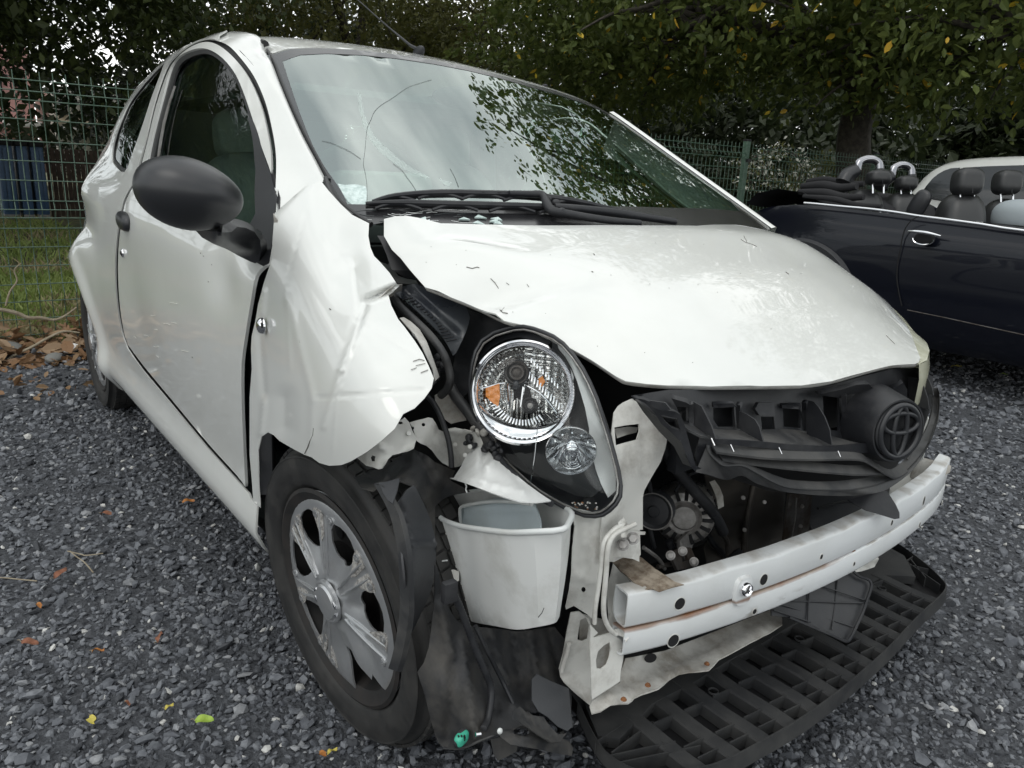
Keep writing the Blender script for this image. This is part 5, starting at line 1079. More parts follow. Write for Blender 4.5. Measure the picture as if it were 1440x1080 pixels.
# hanging splash flap in front of the wheel
fl_o = [(612,790),(617,805),(622,840),(640,870),(655,882),(700,884),(727,888),(780,882),(795,900),(800,930),(803,960),(804,985),(803,1000),(806,1020),(800,1024),(792,1018),(775,1006),(757,1000),(740,1000),(735,1020),(715,1030),(696,1034),(690,1036),(672,1043),(655,1051),(640,1053),(624,1052),(617,1045),(612,1035),(605,1010),(597,975),(590,955),(587,945),(596,932),(603,910),(607,880),(612,830)]
fc = [(612,790,.345),(587,945,.335),(620,1050,.345),(655,1051,.40),(700,1033,.42),(760,1000,.43),(803,1000,.42),(800,930,.37),(780,882,.35),(700,884,.335),(655,882,.34),(622,840,.34),(640,970,.385),(700,960,.36),(750,960,.37),(603,910,.345)]
cr_l = [((688,884),(722,995),7,.012),((718,888),(742,1000),6,-.014),((745,888),(760,990),6,.014),((665,890),(700,1000),8,-.012),((620,850),(636,930),9,.014),((636,930),(628,1045),9,-.012),((772,885),(790,960),6,-.012),((650,900),(668,1035),9,.014)]
flp = sheet('splash_flap', fl_o, fc, 0, DUSTY, car, thick=.0025, step=7, creases=cr_l, noise=.002, nsc=50)
sheet('flap_edge', [(587,945),(596,932),(600,960),(607,995),(616,1030),(624,1051),(617,1045),(610,1025),(600,985)], [(587,945,.30),(596,932,.335),(624,1051,.345),(610,1025,.32)], 0, LIN, flp, step=7)
sheet('broken_duct', [(700,1032),(705,1027),(722,1024),(738,1019),(757,1021),(770,1027),(788,1037),(801,1043),(806,1052),(804,1063),(785,1060),(760,1054),(735,1050),(718,1047),(706,1038)], [(700,1032,.44),(757,1021,.45),(806,1052,.44),(735,1050,.47)], 0, DUSTY, flp, [circ(733,1029,12,14,6)], thick=.002, step=6, creases=[((705,1030),(800,1050),4,.006)])
sheet('broken_duct', [(721,1000),(731,993),(738,1000),(750,1006),(764,1008),(774,1022),(785,1033),(797,1031),(788,1043),(776,1044),(760,1035),(742,1022),(730,1015),(722,1010)], [(721,1000,.45),(764,1008,.45),(797,1031,.46),(742,1022,.47)], 0, DUSTY, flp, thick=.002, step=6, creases=[((735,1002),(780,1036),5,-.008)])
sheet('flap_back', [(748,955),(755,948),(775,958),(800,968),(803,1000),(805,1022),(798,1028),(785,1022),(770,1008),(757,1000),(748,985)], [(748,955,.40),(800,968,.42),(798,1028,.45),(757,1000,.43)], 0, LIN, flp, thick=.002, step=7)
sheet('flap_tail', [(690,1040),(705,1036),(727,1046),(727,1056),(715,1063),(700,1070),(694,1060)], [(690,1040,.42),(727,1046,.43),(700,1070,.43)], 0, DUSTY, flp, step=6)
tube('flap_hem', [on(p[0], p[1], 0, x) for p, x in zip([(624,1052),(640,1053),(655,1051),(672,1043),(690,1036),(700,1033)], (.352,.375,.41,.42,.43,.43))], .0018, BLKD, flp, 6, smooth_n=3)
w1 = [on(p[0], p[1], 0, x) for p, x in (((638,835),.37),((650,862),.37),((664,900),.375),((678,935),.385),((690,965),.39),((690,990),.40),((686,1012),.41),((680,1025),.42))]
V, F = tube_vf(cat_pts(w1, 16), [.0048+(.0009 if i % 2 else 0) for i in range(len(w1)*16-15)], 8); mesh('wiring_conduit', V, F, BLK, flp, True)
tube('wiring', [on(p[0], p[1], 0, x) for p, x in (((668,880),.36),((685,915),.37),((705,955),.375),((722,990),.40))], .0035, BLK, flp, 7, smooth_n=4)
gp_ = on(649, 1038, 0, .415); blob('green_plug', gp_, (.007, .013, .009), GREEN, flp, (0, 0, .4), p=.7)
for k in (-1, 0, 1): bx('plug_slot', gp_+TOCAM(gp_)*.0085+np.array([.002*k, .0035*k, 0]), (.001, .0018, .008), DARK, flp)
blob('plug_collar', gp_-TOCAM(gp_)*.004, (.008, .017, .012), BLK, flp, (0, 0, .4))
tube('bulb_holder', [on(669,1033,0,.43), on(676,1032,0,.432)], .003, CHR, flp, 8); blob('white_cap', on(703,1028,0,.45), (.0035, .004, .0045), TANK, flp)
bx('pipe_clamp', on(632,832,0,.38), (.012, .02, .03), BLK, flp); 
for (a, b) in ((627,790),(632,793),(624,783)): pass
for (a, b) in ((632,835),(625,789)): tube('clamp_tag', [on(a-3,b,1,-.67), on(a+4,b-1,1,-.67)], .0012, TANK, flp, 5)
# ---- inner wing metal
sheet('wing_bracket', [(500,642),(510,633),(522,628),(532,620),(545,610),(555,603),(563,592),(570,588),(576,595),(580,606),(586,617),(582,629),(572,634),(561,638),(552,640),(546,645),(541,652),(537,659),(532,660),(524,657),(515,655),(508,649)], [(500,642,-.775),(532,620,-.765),(570,588,-.73),(586,617,-.705),(561,638,-.735),(532,660,-.77)], 1, PAINTM, car, [[(520,644),(523,640),(528,642),(527,648),(522,649)], circ(563.5,595.5,3.4,9,2.6)], thick=.002, step=5, creases=[((533,629),(545,634),4,-.006),((540,655),(584,628),4,-.006)], noise=.0008, nsc=14)
tube('bracket_pin', [on(572,612,1,-.712), on(575,609,1,-.722)], .0035, PAINTM, car, 10)
sheet('inner_wing_panel', [(576,594),(586,591),(595,589),(602,587),(608,588),(613,595),(617,604),(622,607),(629,603),(640,601),(653,604),(663,607),(674,610),(682,618),(676,630),(662,636),(652,650),(645,656),(638,657),(630,655),(622,651),(616,645),(607,633),(600,627),(592,624),(586,620),(582,606)], [(576,594,-.665),(608,588,-.63),(653,604,-.60),(682,618,-.595),(645,656,-.605),(630,655,-.61),(607,633,-.635),(592,624,-.66)], 1, PAINTM, car, [circ(595.5,597,2.6,8), circ(580,602,2.6,8)], thick=.002, step=6, creases=[((628,606),(660,606),4,-.012),((616,605),(632,650),6,.006)], noise=.0015, nsc=22)
for p in ((640,625),(654,640),(661,628)): hexbolt(on(*p, 1, -.612), TOCAM(on(*p, 1, -.61)), .0026, car, PAINTM)
sheet('strut_panel', [(611,556),(618,552),(627,552),(636,560),(646,572),(654,584),(656,591),(645,593),(634,596),(626,590),(619,582),(613,570)], [(611,556,-.60),(627,552,-.585),(656,591,-.58),(634,596,-.60)], 1, PAINTD, car, step=6)
sheet('inner_rail', [(562,447),(568,446),(578,452),(590,463),(600,480),(607,498),(613,515),(618,530),(612,536),(609,520),(602,505),(594,488),(583,470),(570,456)], [(562,447,-.66),(590,463,-.64),(618,530,-.64),(594,488,-.67)], 1, PAINTD, car, step=6, noise=.001, nsc=12)
tube('cable', [on(*p, 1, -.625) for p in ((600,556),(609,566),(618,582),(625,600),(631,620),(634,640),(635,657))], .0046, BLK, car, 8, smooth_n=4)
tube('white_wire', [on(*p, 1, -.605) for p in ((568,452),(576,462),(582,472),(590,480),(598,492),(604,505))], .0009, TANK, car, 5, smooth_n=3)
clod('torn_foam', 618, 512, -.60, 14, 7, BLK, car); clod('torn_foam', 607, 530, -.61, 10, 6, BLKD, car)
# ---- dark scuttle pieces between wing and bonnet
SCU = pmat('glossy_scuttle_plastic', (.035,.040,.050), .22, col2=(.05,.055,.06), vscale=8, dirt=.4)
sheet('scuttle_panel', [(554,412),(562,405),(572,401),(584,399),(598,404),(612,409),(634,418),(648,423),(655,427),(656,433),(661,446),(659,455),(656,465),(648,483),(641,497),(637,500),(630,486),(620,470),(606,455),(590,440),(571,424)], [(554,412,-.60),(584,399,-.575),(598,404,-.565),(655,427,-.53),(661,446,-.53),(637,500,-.575),(606,455,-.60),(571,424,-.605)], 1, SCU, car, thick=.002, step=6, creases=[((575,412),(640,470),12,.012)])
for k in range(16):
    t = k/15; a = (566+t*62, 422+t*58); b = (a[0]+14, a[1]-3); tube('louvre', [on(*a, 1, -.606+.02*t), on(*b, 1, -.600+.022*t)], .0012, BLK, car, 4)
tube('scuttle_seal', [on(*p, 1, y) for p, y in (((551,414),-.625),((560,428),-.63),((572,440),-.63),((588,455),-.63),((603,470),-.625),((617,487),-.62),((626,503),-.615),((631,518),-.61),((633,535),-.61),((628,548),-.61),((620,556),-.61))], .0068, BLKD, car, 9, smooth_n=4)
sheet('scuttle_clip', [(534,368),(543,371),(552,377),(560,388),(572,392),(585,394),(588,399),(575,399),(560,398),(550,385),(540,377)], [(534,368,-.60),(560,388,-.58),(588,399,-.56),(550,385,-.60)], 1, BLKD, car, step=6)
sheet('scuttle_clip', [(545,372),(556,362),(562,366),(580,386),(583,392),(570,390),(556,382)], [(545,372,-.58),(562,366,-.56),(583,392,-.55)], 1, BLK, car, step=6)
sheet('inner_lamp_panel', [(656,435),(735,462),(720,462),(700,466),(682,476),(668,495),(661,520),(659,552),(650,560),(640,545),(636,520),(640,500),(655,465)], [(656,435,-.50),(735,462,-.49),(661,520,-.52),(640,545,-.54),(636,520,-.54)], 1, BLK, car, thick=.002, step=9, creases=[((645,520),(660,518),4,.006),((645,533),(660,531),4,.006),((645,546),(660,544),4,.006),((642,500),(665,498),3,.005)])
# ================================================================== mirror, wipers, glass damage, antenna, cabin
mir = bpy.data.objects.new('door_mirror', None); COL.objects.link(mir); mir.parent = car
mc = on(268, 274, 1, -.93)
def mirror_shell():
    # local axes: s along the shell's length (towards the car's rear left of the picture), u up, n forward
    bm = bmesh.new(); bmesh.ops.create_uvsphere(bm, u_segments=48, v_segments=30, radius=1)
    s = Vector(tuple(CR)); u = Vector(tuple(CU)); nn = Vector(tuple(-CF))
    for v in bm.verts:
        x, y, z = v.co
        y2 = y; k = 1-.16*x-.10*x*x if x > 0 else 1-.02*x*x
        yy = math.copysign(abs(y)**.92, y)*k; zz = z*(.55 if z < 0 else 1.0)
        xx = math.copysign(abs(x)**.90, x)
        if zz < -.30: zz = -.30
        sh = -.16*xx+.0
        v.co = s*(xx*HW)+u*((yy+sh)*HH)+nn*(zz*.075)
    return bm
D0 = float((mc-CP)@CF); HW = 73/FPX*D0; HH = 50/FPX*D0
bm = mirror_shell(); bmesh.ops.translate(bm, vec=Vector(tuple(mc)), verts=bm.verts); me = bpy.data.meshes.new('mirror_shell'); bm.to_mesh(me); bm.free(); me.materials.append(BLKM); me.shade_smooth(); ms = link('mirror_shell', me, mir)
blob('mirror_glass', mc-np.array(CR)*.004+CF*.018, (.010, .070, .042), CHR, mir, (0, 0, .35))
def mp_(px, py, y): return on(px, py, 1, y)
sheet('mirror_arm', [(273,322),(290,325),(312,327),(326,326),(333,319),(345,320),(358,326),(366,338),(367,352),(364,372),(352,368),(336,360),(318,350),(300,343),(284,334)], [(273,322,-.905),(312,327,-.90),(333,319,-.86),(358,326,-.80),(367,352,-.78),(364,372,-.775),(336,360,-.80),(300,343,-.88)], 1, BLKM, mir, thick=.02, step=6, creases=[((300,336),(350,352),9,-.008)], smooth=True)
sheet('mirror_seam', [(262,298),(290,300),(320,299),(336,292),(336,294),(320,301),(290,302),(262,300)], [(262,298,-.987),(290,300,-.985),(336,292,-.93)], 1, SEAL, mir, thick=.001, step=8) if False else None
# ---- wipers, parked across the foot of the glass
def wsp(px, py, off):
    o, d = ray(px, py); t = np.linspace(.8, 3.5, 3000); P = o+t[:, None]*d; f = P[:, 0]-f_ws(P[:, 1], P[:, 2])-off; ok = (P[:, 2] > .82) & (P[:, 2] < 1.4) & (np.abs(P[:, 1]) < .72); f = np.where(ok, f, 9); k = int(np.argmax(f < 0)); return P[k] if f[k] < 0 else P[int(f.argmin())]
def wiper(blade, arm, name='wiper'):
    w = bpy.data.objects.new(name, None); COL.objects.link(w); w.parent = car
    B = [wsp(*p, .035) for p in blade]; tube('blade_spine', B, [.003, .0065, .007, .006, .003], BLK, w, 7, smooth_n=5)
    tube('rubber', [wsp(p[0], p[1]+5, .018) for p in blade], .0032, SEAL, w, 5, smooth_n=4)
    for k in range(1, len(blade)-1):
        c = wsp(blade[k][0], blade[k][1]+2, .028); tube('yoke', [wsp(blade[k][0]-32, blade[k][1]+8, .022), wsp(blade[k][0]-16, blade[k][1]+3, .030), c, wsp(blade[k][0]+16, blade[k][1]+4, .030), wsp(blade[k][0]+32, blade[k][1]+9, .022)], .0032, BLK, w, 5, smooth_n=3)
    for k in range(4):
        p = wsp(636+k*22-(blade[0][0] < 520)*20, blade[1][1]-3+k*1.2, .046); 
    tube('wiper_arm', [wsp(p[0], p[1], o) for p, o in arm], [.006, .008, .0095, .008, .007], BLK, w, 8, smooth_n=4)
    return w
wiper([(524,283),(557,275),(620,271),(680,272),(740,274),(800,281),(850,291),(893,301)], [((716,272),.045),((742,273),.05),((762,274),.055),((768,284),.055),((776,296),.05),((800,301),.05),((850,309),.05),((900,314),.05)])
wiper([(514,286),(560,285),(640,287),(720,289),(790,291),(840,295)], [((780,290),.05),((820,294),.05),((870,300),.05),((910,306),.05),((950,312),.05)])
for k, (px, py) in enumerate(((640,271),(662,271),(684,272),(706,273),(786,277),(804,281))): bx('wiper_slot', wsp(px, py-2, .043), (.004, .022, .003), SEAL, car)
for (px, py) in ((782,285),(775,293),(790,297),(770,280)): blob('wiper_joint', wsp(px, py, .055), (.008, .010, .007), BLK, car, seg=12, rings=8)
# ---- scuttle tray under the wipers
sheet('scuttle_tray', [(515,312),(530,301),(560,298),(640,300),(740,302),(880,306),(1000,312),(1068,318),(1066,326),(900,330),(700,328),(545,322)], [(515,312,-.5),(640,300,-.30),(1068,318,.62),(900,330,.12),(700,328,-.22),(880,306,.18)], 1, BLKM, car, step=14) if False else None
V = []; ys = np.linspace(-.60, .60, 40)
for y in ys:
    xw = float(f_ws(y, .905)); V += [(xw-.005, y, .905), (xw+.01, y, .895), (xw+.03, y, .875), (xw+.05, y, .85)]
mesh('scuttle_tray', V, [(4*i+k, 4*i+k+1, 4*i+5+k, 4*i+4+k) for i in range(39) for k in range(3)], BLKM, car, True)
tube('bonnet_seal', [wsp(p[0], p[1], .03) for p in ((458,254),(466,266),(476,281),(490,295),(508,308),(522,316))], .0055, SEAL, car, 7, smooth_n=4)
tube('bent_moulding', [wsp(p[0], p[1], .04) for p in ((458,250),(461,262),(468,276),(480,291),(496,304))], .0045, BLKD, car, 6, smooth_n=4)
# ---- cracks in the windscreen
CRK = pmat('glass_crack', (.05,.06,.06), .2); CRW = pmat('crushed_glass', (.62,.72,.70), .25, col2=(.42,.52,.50), vscale=90, lo=.4, hi=.6, bump=.6, bscale=200); CRL = pmat('pale_streak', (.60,.66,.64), .3)
for pts in ([(607,112),(590,117),(573,123),(553,137),(537,147),(527,156),(522,167),(517,178),(515,190),(513,213),(511,230),(514,245),(516,262),(516,283)], [(453,198),(466,201),(480,207),(494,214),(507,223)], [(553,230),(565,239),(573,250),(581,261),(587,272)], [(633,237),(640,250),(645,263)]):
    tube('glass_crack', [wsp(p[0], p[1], .0025) for p in pts], .0004, CRK, ws, 4, smooth_n=3)
sheetp = lambda name, pts, mat, off: mesh(name, *thicken(*(lambda v, f: (np.array([wsp(q[0], q[1], off) for q in v]), f))(*cdt(np.array(pts, float), (), 6)), .0006, (1, 0, .5)), mat, ws, True)
HAZE = pmat('pale_painted_haze', (.62,.68,.66), .5, alpha=.22)  # translucent pale film for the painted streak and the small patch
sheetp('painted_reflection_streak', [(503,130),(507,132),(510,150),(516,170),(526,190),(540,205),(560,222),(580,236),(603,249),(600,251),(575,242),(552,228),(533,212),(520,196),(510,175),(505,152)], HAZE, .0012)  # pale reflection in the glass, painted as a thin sheet
sheetp('glass_patch', [(617,250),(625,254),(636,256),(632,262),(624,260)], HAZE, .0012)
sheetp('crushed_corner', [(475,258),(485,260),(500,259),(514,262),(517,270),(515,285),(512,293),(500,291),(490,284),(480,270)], CRW, .0012)
sheetp('crushed_corner', [(500,297),(512,293),(530,295),(560,299),(600,303),(640,312),(610,314),(560,313),(530,311),(515,306)], CRW, .0015)
for k in range(34):
    x0, y0 = random.uniform(500, 650), random.uniform(291, 313); a = random.uniform(-.4, .5); L_ = random.uniform(8, 30)
    tube('fine_crack', [wsp(x0, y0, .003), wsp(x0+L_*.5, y0+L_*.5*math.sin(a)*.4+random.uniform(-1.5, 1.5), .003), wsp(x0+L_, y0+L_*math.sin(a)*.4, .003)], .0006, CRK if k % 2 else TANK, ws, 4)
for k in range(9):
    x0, y0 = random.uniform(560, 700), random.uniform(305, 314); q = [(x0, y0), (x0+random.uniform(5, 12), y0+random.uniform(-4, -1)), (x0+random.uniform(10, 18), y0+random.uniform(0, 4))]
    P = np.array([wsp(a, b, .012) for a, b in q]); V, F = thicken(P, np.array([[0, 1, 2]]), .003, (1, 0, .5)); mesh('glass_shard', V, F, CRW, car, False)
# ---- antenna
ab = np.array([-1.02, .01, float(f_roof(-1.02, .01))]); an = bpy.data.objects.new('antenna', None); COL.objects.link(an); an.parent = car
sheet_a = blob('antenna_foot', ab+np.array([-.0, 0, .005]), (.030, .014, .016), BLK, an, (0, -.3, 0)); tA = on(500, -3, 1, -.03); dA = tA-ab
tube('antenna_rod', [ab+np.array([0, 0, .012]), ab+dA*.12+np.array([0,0,.004]), ab+dA*.5, ab+dA, ab+dA*1.4], [.0055, .004, .0022, .0020, .0018], BLK, an, 8)
blob('washer_jet', np.array([-.80, .33, float(f_roof(-.80, .33))+.002]), (.01, .008, .004), BLK, car, seg=10, rings=6)
# ---- cabin
V = []; 
dash = [(-.22,.875),(-.30,.905),(-.42,.905),(-.52,.90),(-.56,.84),(-.55,.70),(-.50,.55)]
for y in np.linspace(-.62, .62, 14): V += [(x+.0-.10*(y/.62)**2*(x > -.3), y, z) for x, z in dash]
n = len(dash); mesh('dashboard', V, [(n*i+k, n*i+k+1, n*(i+1)+k+1, n*(i+1)+k) for i in range(13) for k in range(n-1)], SEATM, car, True)
for y in (-.35, .35):
    s = bpy.data.objects.new('front_seat', None); COL.objects.link(s); s.parent = car; s.location = (-1.08, y, .2)
    blob('seat_base', (0, 0, .20), (.26, .24, .10), SEATM, s, p=.6); blob('seat_back', (-.27, 0, .52), (.10, .23, .34), DISC, s, (0, -.22, 0), p=.6); blob('headrest', (-.37, 0, .90), (.06, .13, .09), DISC, s, (0, -.1, 0), p=.6)
blob('rear_bench', (-1.95, 0, .45), (.25, .60, .14), SEATM, car, p=.6); blob('rear_backrest', (-2.2, 0, .70), (.10, .60, .28), SEATM, car, (0, -.25, 0), p=.6)
st = bpy.data.objects.new('steering_wheel', None); COL.objects.link(st); st.parent = car; st.location = (-.70, -.36, .90); st.rotation_euler = (0, -1.15, 0)
tube('wheel_ring', [(.19*math.cos(t), .19*math.sin(t), 0) for t in np.linspace(0, 2*PI, 40, endpoint=False)], .016, SEAL, st, 10, closed=True)
blob('wheel_boss', (0, 0, -.02), (.06, .07, .03), SEAL, st); tube('wheel_spoke', [(-.02, -.18, 0), (0, 0, -.02), (-.02, .18, 0)], .014, SEAL, st, 8, smooth_n=3)
bx('instrument_binnacle', (-.58, -.35, .97), (.16, .22, .09), DISC, car, None, .03)
bx('headliner', (-1.55, 0, 1.22), (1.3, .86, .02), DISC, car, None, .004)
for s in (-1, 1):
    tube('door_pillar_trim', [(-1.62, s*.72, .5), (-1.60, s*.70, .9), (-1.50, s*.60, 1.2), (-1.42, s*.50, 1.33)], .035, DISC, car, 8, smooth_n=3)
tube('seat_belt', [(-1.50, -.63, 1.15), (-1.45, -.62, .9), (-1.35, -.60, .5)], .008, BLK, car, 6)
blob('rear_view_mirror', (-.74, 0, 1.22), (.02, .11, .03), BLK, car)
# ================================================================== ground
gm = pmat('gravel_base', (.045,.048,.055), .95, col2=(.12,.127,.14), vscale=70, lo=.45, hi=.75, bump=1, bscale=70, bdist=.02)
g0 = mesh('gravel_lot', [(-4.0,-12,0),(14,-12,0),(14,30,0),(-4.0,30,0)], [(0,1,2,3)], gm, None, False); g0['kind'] = 'structure'
lawnm = pmat('lawn_soil', (.035,.055,.015), .95, col2=(.13,.11,.055), vscale=1.6, lo=.4, hi=.62, bump=1, bscale=60, bdist=.03)
g1 = mesh('lawn', [(-90,-90,-.012),(90,-90,-.012),(90,120,-.012),(-90,120,-.012)], [(0,1,2,3)], lawnm, None, False); g1['kind'] = 'structure'
def project(P):
    d = P-CP; z = d@CF; return 720+FPX*(d@CR)/z, 540-FPX*(d@CU)/z, z
# stones
ST = [pmat('stone_dark', (.075,.080,.093), .7, col2=(.12,.128,.142), vscale=40), pmat('stone_slate', (.115,.122,.138), .65, col2=(.185,.194,.21), vscale=60), pmat('stone_grey', (.19,.197,.21), .7, col2=(.28,.285,.295), vscale=60), pmat('stone_black', (.042,.045,.052), .7), pmat('stone_white', (.55,.55,.53), .6, col2=(.42,.41,.39), vscale=80)]
def ico():
    bm = bmesh.new(); bmesh.ops.create_icosphere(bm, subdivisions=1, radius=1); V = np.array([tuple(v.co) for v in bm.verts]); F = np.array([[v.index for v in f.verts] for f in bm.faces]); bm.free(); return V, F
IV, IF = ico()
def rotm(n):
    q = RNG.normal(size=(n, 4)); q /= np.linalg.norm(q, axis=1)[:, None]; w, x, y, z = q.T
    return np.stack([np.stack([1-2*(y*y+z*z), 2*(x*y-z*w), 2*(x*z+y*w)], 1), np.stack([2*(x*y+z*w), 1-2*(x*x+z*z), 2*(y*z-x*w)], 1), np.stack([2*(x*z-y*w), 2*(y*z+x*w), 1-2*(x*x+y*y)], 1)], 1)
def stones(P, S, name, probs):
    n = len(P); R_ = rotm(n); jit = 1+RNG.normal(0, .17, size=(n, len(IV), 1)); sc = np.stack([RNG.uniform(.8, 1.35, n), RNG.uniform(.6, 1.0, n), RNG.uniform(.35, .7, n)], 1)
    v = IV[None]*jit*sc[:, None]; v = np.einsum('nij,nkj->nki', R_, v)*S[:, None, None]; v[:, :, 2] *= .8
    v += P[:, None]; F = (IF[None]+(np.arange(n)*len(IV))[:, None, None]).reshape(-1, 3)
    mi = np.repeat(RNG.choice(len(ST), n, p=probs), len(IF))
    o = fast_mesh(name, v.reshape(-1, 3), F, ST, mi); o['kind'] = 'stuff'; return o
def field(x0, x1, y0, y1, dens_, sz, dmin, dmax):
    n = int((x1-x0)*(y1-y0)*dens_); P = np.stack([RNG.uniform(x0, x1, n), RNG.uniform(y0, y1, n), np.zeros(n)], 1)
    px, py, z = project(P); d = np.linalg.norm(P-CP, axis=1)
    inside = (px > -60) & (px < 1500) & (py < 1140); k = (z > .1) & (inside | ((px > -700) & (px < 2300) & (py < 1900) & (RNG.random(n) < .22))) & (d >= dmin) & (d < dmax)
    k &= ~((P[:, 0] > -2.2) & (P[:, 0] < .1) & (np.abs(P[:, 1]) < .45) & (RNG.random(n) < .7))
    P = P[k]; S = sz*RNG.lognormal(-.1, .33, len(P)); P[:, 2] = RNG.uniform(-.4, .6, len(P))*S+.0
    return P, S
A = field(-2.5, 1.6, -2.6, 3.0, 8200, .0078, 0, 2.1); B = field(-3.6, 1.6, -3.2, 5.0, 4400, .0088, 2.1, 3.6); C_ = field(-3.7, 1.6, -3.2, 7.0, 1500, .0125, 3.6, 6.5)
P = np.concatenate([A[0], B[0], C_[0]]); S = np.concatenate([A[1], B[1], C_[1]]); print('stones', len(P))
stones(P, S, 'gravel', [.40, .33, .09, .165, .015])
# ================================================================== fence: green welded mesh panels between posts, plane x = -3.75
FX = -3.75; FW = pmat('fence_green_wire', (.045,.090,.060), .45, col2=(.09,.14,.105), vscale=30); FH = 1.40
fence = thing('mesh_fence', 'green welded wire mesh fence along the back of the gravel lot', 'fence', (FX, 0, 0))
def fold(z):
    o = 0
    for zc in (.28, 1.307, .73):
        o += .03*max(0, 1-abs(z-zc)/.045)
    return o
zs_w = sorted([.05,.14,.235,.33,.43,.53,.63,.685,.73,.775,.88,.98,1.08,1.19,1.285,1.33,1.385])
posts = [-9.6,-7.1,-4.6,-2.1,.4,2.9,5.4,7.9,10.4,12.9,15.4]
zz = sorted(set([0.02,1.43]+[c+d for c in (.28,.73,1.307) for d in (-.045,0,.045)]))
def vwire(y): return [(fold(z), y, z) for z in zz]
for i in range(len(posts)-1):
    y0, y1 = posts[i]+.03, posts[i+1]-.03; n = 41
    ys = np.linspace(y0+.02, y1-.02, n)
    if i == 3:
        for y in ys: tube('vertical_wire', vwire(y), .0026, FW, fence, 5)
        for z in zs_w: tube('horizontal_wire', [(fold(z)+.006, y0, z), (fold(z)+.006, y1, z)], .0030, FW, fence, 5)
    else:
        V, F = join([tube_vf(vwire(y), .003, 4) for y in ys]+[tube_vf([(fold(z)+.006, y0, z), (fold(z)+.006, y1, z)], .0036, 4) for z in zs_w])
        o = mesh('mesh_panel', V, F, FW, fence, False); o['kind'] = 'stuff'
for y in posts:
    bm = bmesh.new(); add_box(bm, (-.04, y, .72), (.05, .06, 1.46), bev=.004); p = bmobj('post', bm, FW, fence)
    bm = bmesh.new(); add_box(bm, (-.04, y, 1.46), (.056, .066, .02), bev=.004); bmobj('cap', bm, SEAL, p)
    for z in (.3, .78, 1.27):
        bm = bmesh.new(); add_box(bm, (.002, y, z), (.02, .05, .03), bev=.003); bmobj('clamp', bm, SEAL, p)
# ================================================================== trees
def leafmat(name, c, c2, vs=3, tr=.25):
    m = bpy.data.materials.new(name); m.use_nodes = True; t = m.node_tree; n = t.nodes; l = t.links; b = n['Principled BSDF']
    gi = n.new('ShaderNodeNewGeometry'); z = n.new('ShaderNodeTexWhiteNoise'); z.noise_dimensions = '3D'
    tcn = n.new('ShaderNodeTexCoord'); nz_ = n.new('ShaderNodeTexNoise'); nz_.inputs['Scale'].default_value = vs; nz_.inputs['Detail'].default_value = 3
    r = n.new('ShaderNodeMix'); r.data_type = 'RGBA'; r.inputs[6].default_value = (*c, 1); r.inputs[7].default_value = (*c2, 1)
    ad = n.new('ShaderNodeMath'); ad.operation = 'MULTIPLY_ADD'; ad.inputs[1].default_value = .6; rp = n.new('ShaderNodeMapRange'); rp.inputs[1].default_value = .35; rp.inputs[2].default_value = .7; rp.inputs[4].default_value = .5
    l.new(tcn.outputs['Object'], nz_.inputs['Vector']); l.new(nz_.outputs['Fac'], rp.inputs[0]); l.new(gi.outputs['Random Per Island'], ad.inputs[0]); l.new(rp.outputs[0], ad.inputs[2])
    l.new(ad.outputs[0], r.inputs[0]); l.new(r.outputs[2], b.inputs['Base Color'])
    b.inputs['Roughness'].default_value = .5; b.inputs['Specular IOR Level'].default_value = .35
    tl = n.new('ShaderNodeBsdfTranslucent'); mi = n.new('ShaderNodeMixShader'); mi.inputs[0].default_value = tr; l.new(r.outputs[2], tl.inputs[0]); l.new(b.outputs[0], mi.inputs[1]); l.new(tl.outputs[0], mi.inputs[2]); l.new(mi.outputs[0], n['Material Output'].inputs['Surface'])
    return m
LG = leafmat('leaf_green', (.055,.085,.024), (.17,.205,.055), tr=.5); LD = leafmat('leaf_dark', (.030,.046,.018), (.095,.120,.038), tr=.4); LY = leafmat('leaf_yellow', (.70,.55,.05), (.55,.32,.04)); LO = leafmat('leaf_olive', (.08,.09,.028), (.19,.19,.06), tr=.4)
LH = leafmat('leaf_hedge', (.020,.031,.014), (.050,.066,.026))
BARK = pmat('bark', (.035,.03,.025), .9, col2=(.08,.07,.055), vscale=14, bump=.8, bscale=40, bdist=.01)
LEAF = np.array([(0, 0, 0), (.32, .24, .05), (.70, .22, .03), (1, 0, -.06), (.70, -.22, .03), (.32, -.24, .05), (.5, 0, -.02)])
LF4 = np.array([(0, 1, 6, 5), (1, 2, 3, 6), (6, 3, 4, 5)])
LF4 = np.array([(0, 1, 2, 6), (6, 2, 3, 3), (6, 3, 4, 4), (0, 6, 4, 5)])
LTRI = np.array([(0, 1, 6), (1, 2, 6), (2, 3, 6), (3, 4, 6), (4, 5, 6), (5, 0, 6)])
SIMPLE = np.array([(0, 0, 0), (.5, .26, .03), (1, 0, -.04), (.5, -.26, .03)]); STRI = np.array([(0, 1, 2), (0, 2, 3)])
def leaves(P, D, size, simple=False):
    """P positions, D growth directions"""
    n = len(P); D = D/(np.linalg.norm(D, axis=1)[:, None]+1e-9); up = RNG.normal(0, .55, (n, 3))+np.array([0, 0, 1.0]); S_ = np.cross(up, D); S_ /= np.linalg.norm(S_, axis=1)[:, None]+1e-9; Nn = np.cross(D, S_)
    T, FT = (SIMPLE, STRI) if simple else (LEAF, LTRI)
    s = size*RNG.lognormal(0, .25, n)
    v = P[:, None]+s[:, None, None]*(T[None, :, :1]*D[:, None]+T[None, :, 1:2]*S_[:, None]+T[None, :, 2:]*Nn[:, None])
    return v.reshape(-1, 3), (FT[None]+(np.arange(n)*len(T))[:, None, None]).reshape(-1, 3), np.full(n*len(FT), 0)
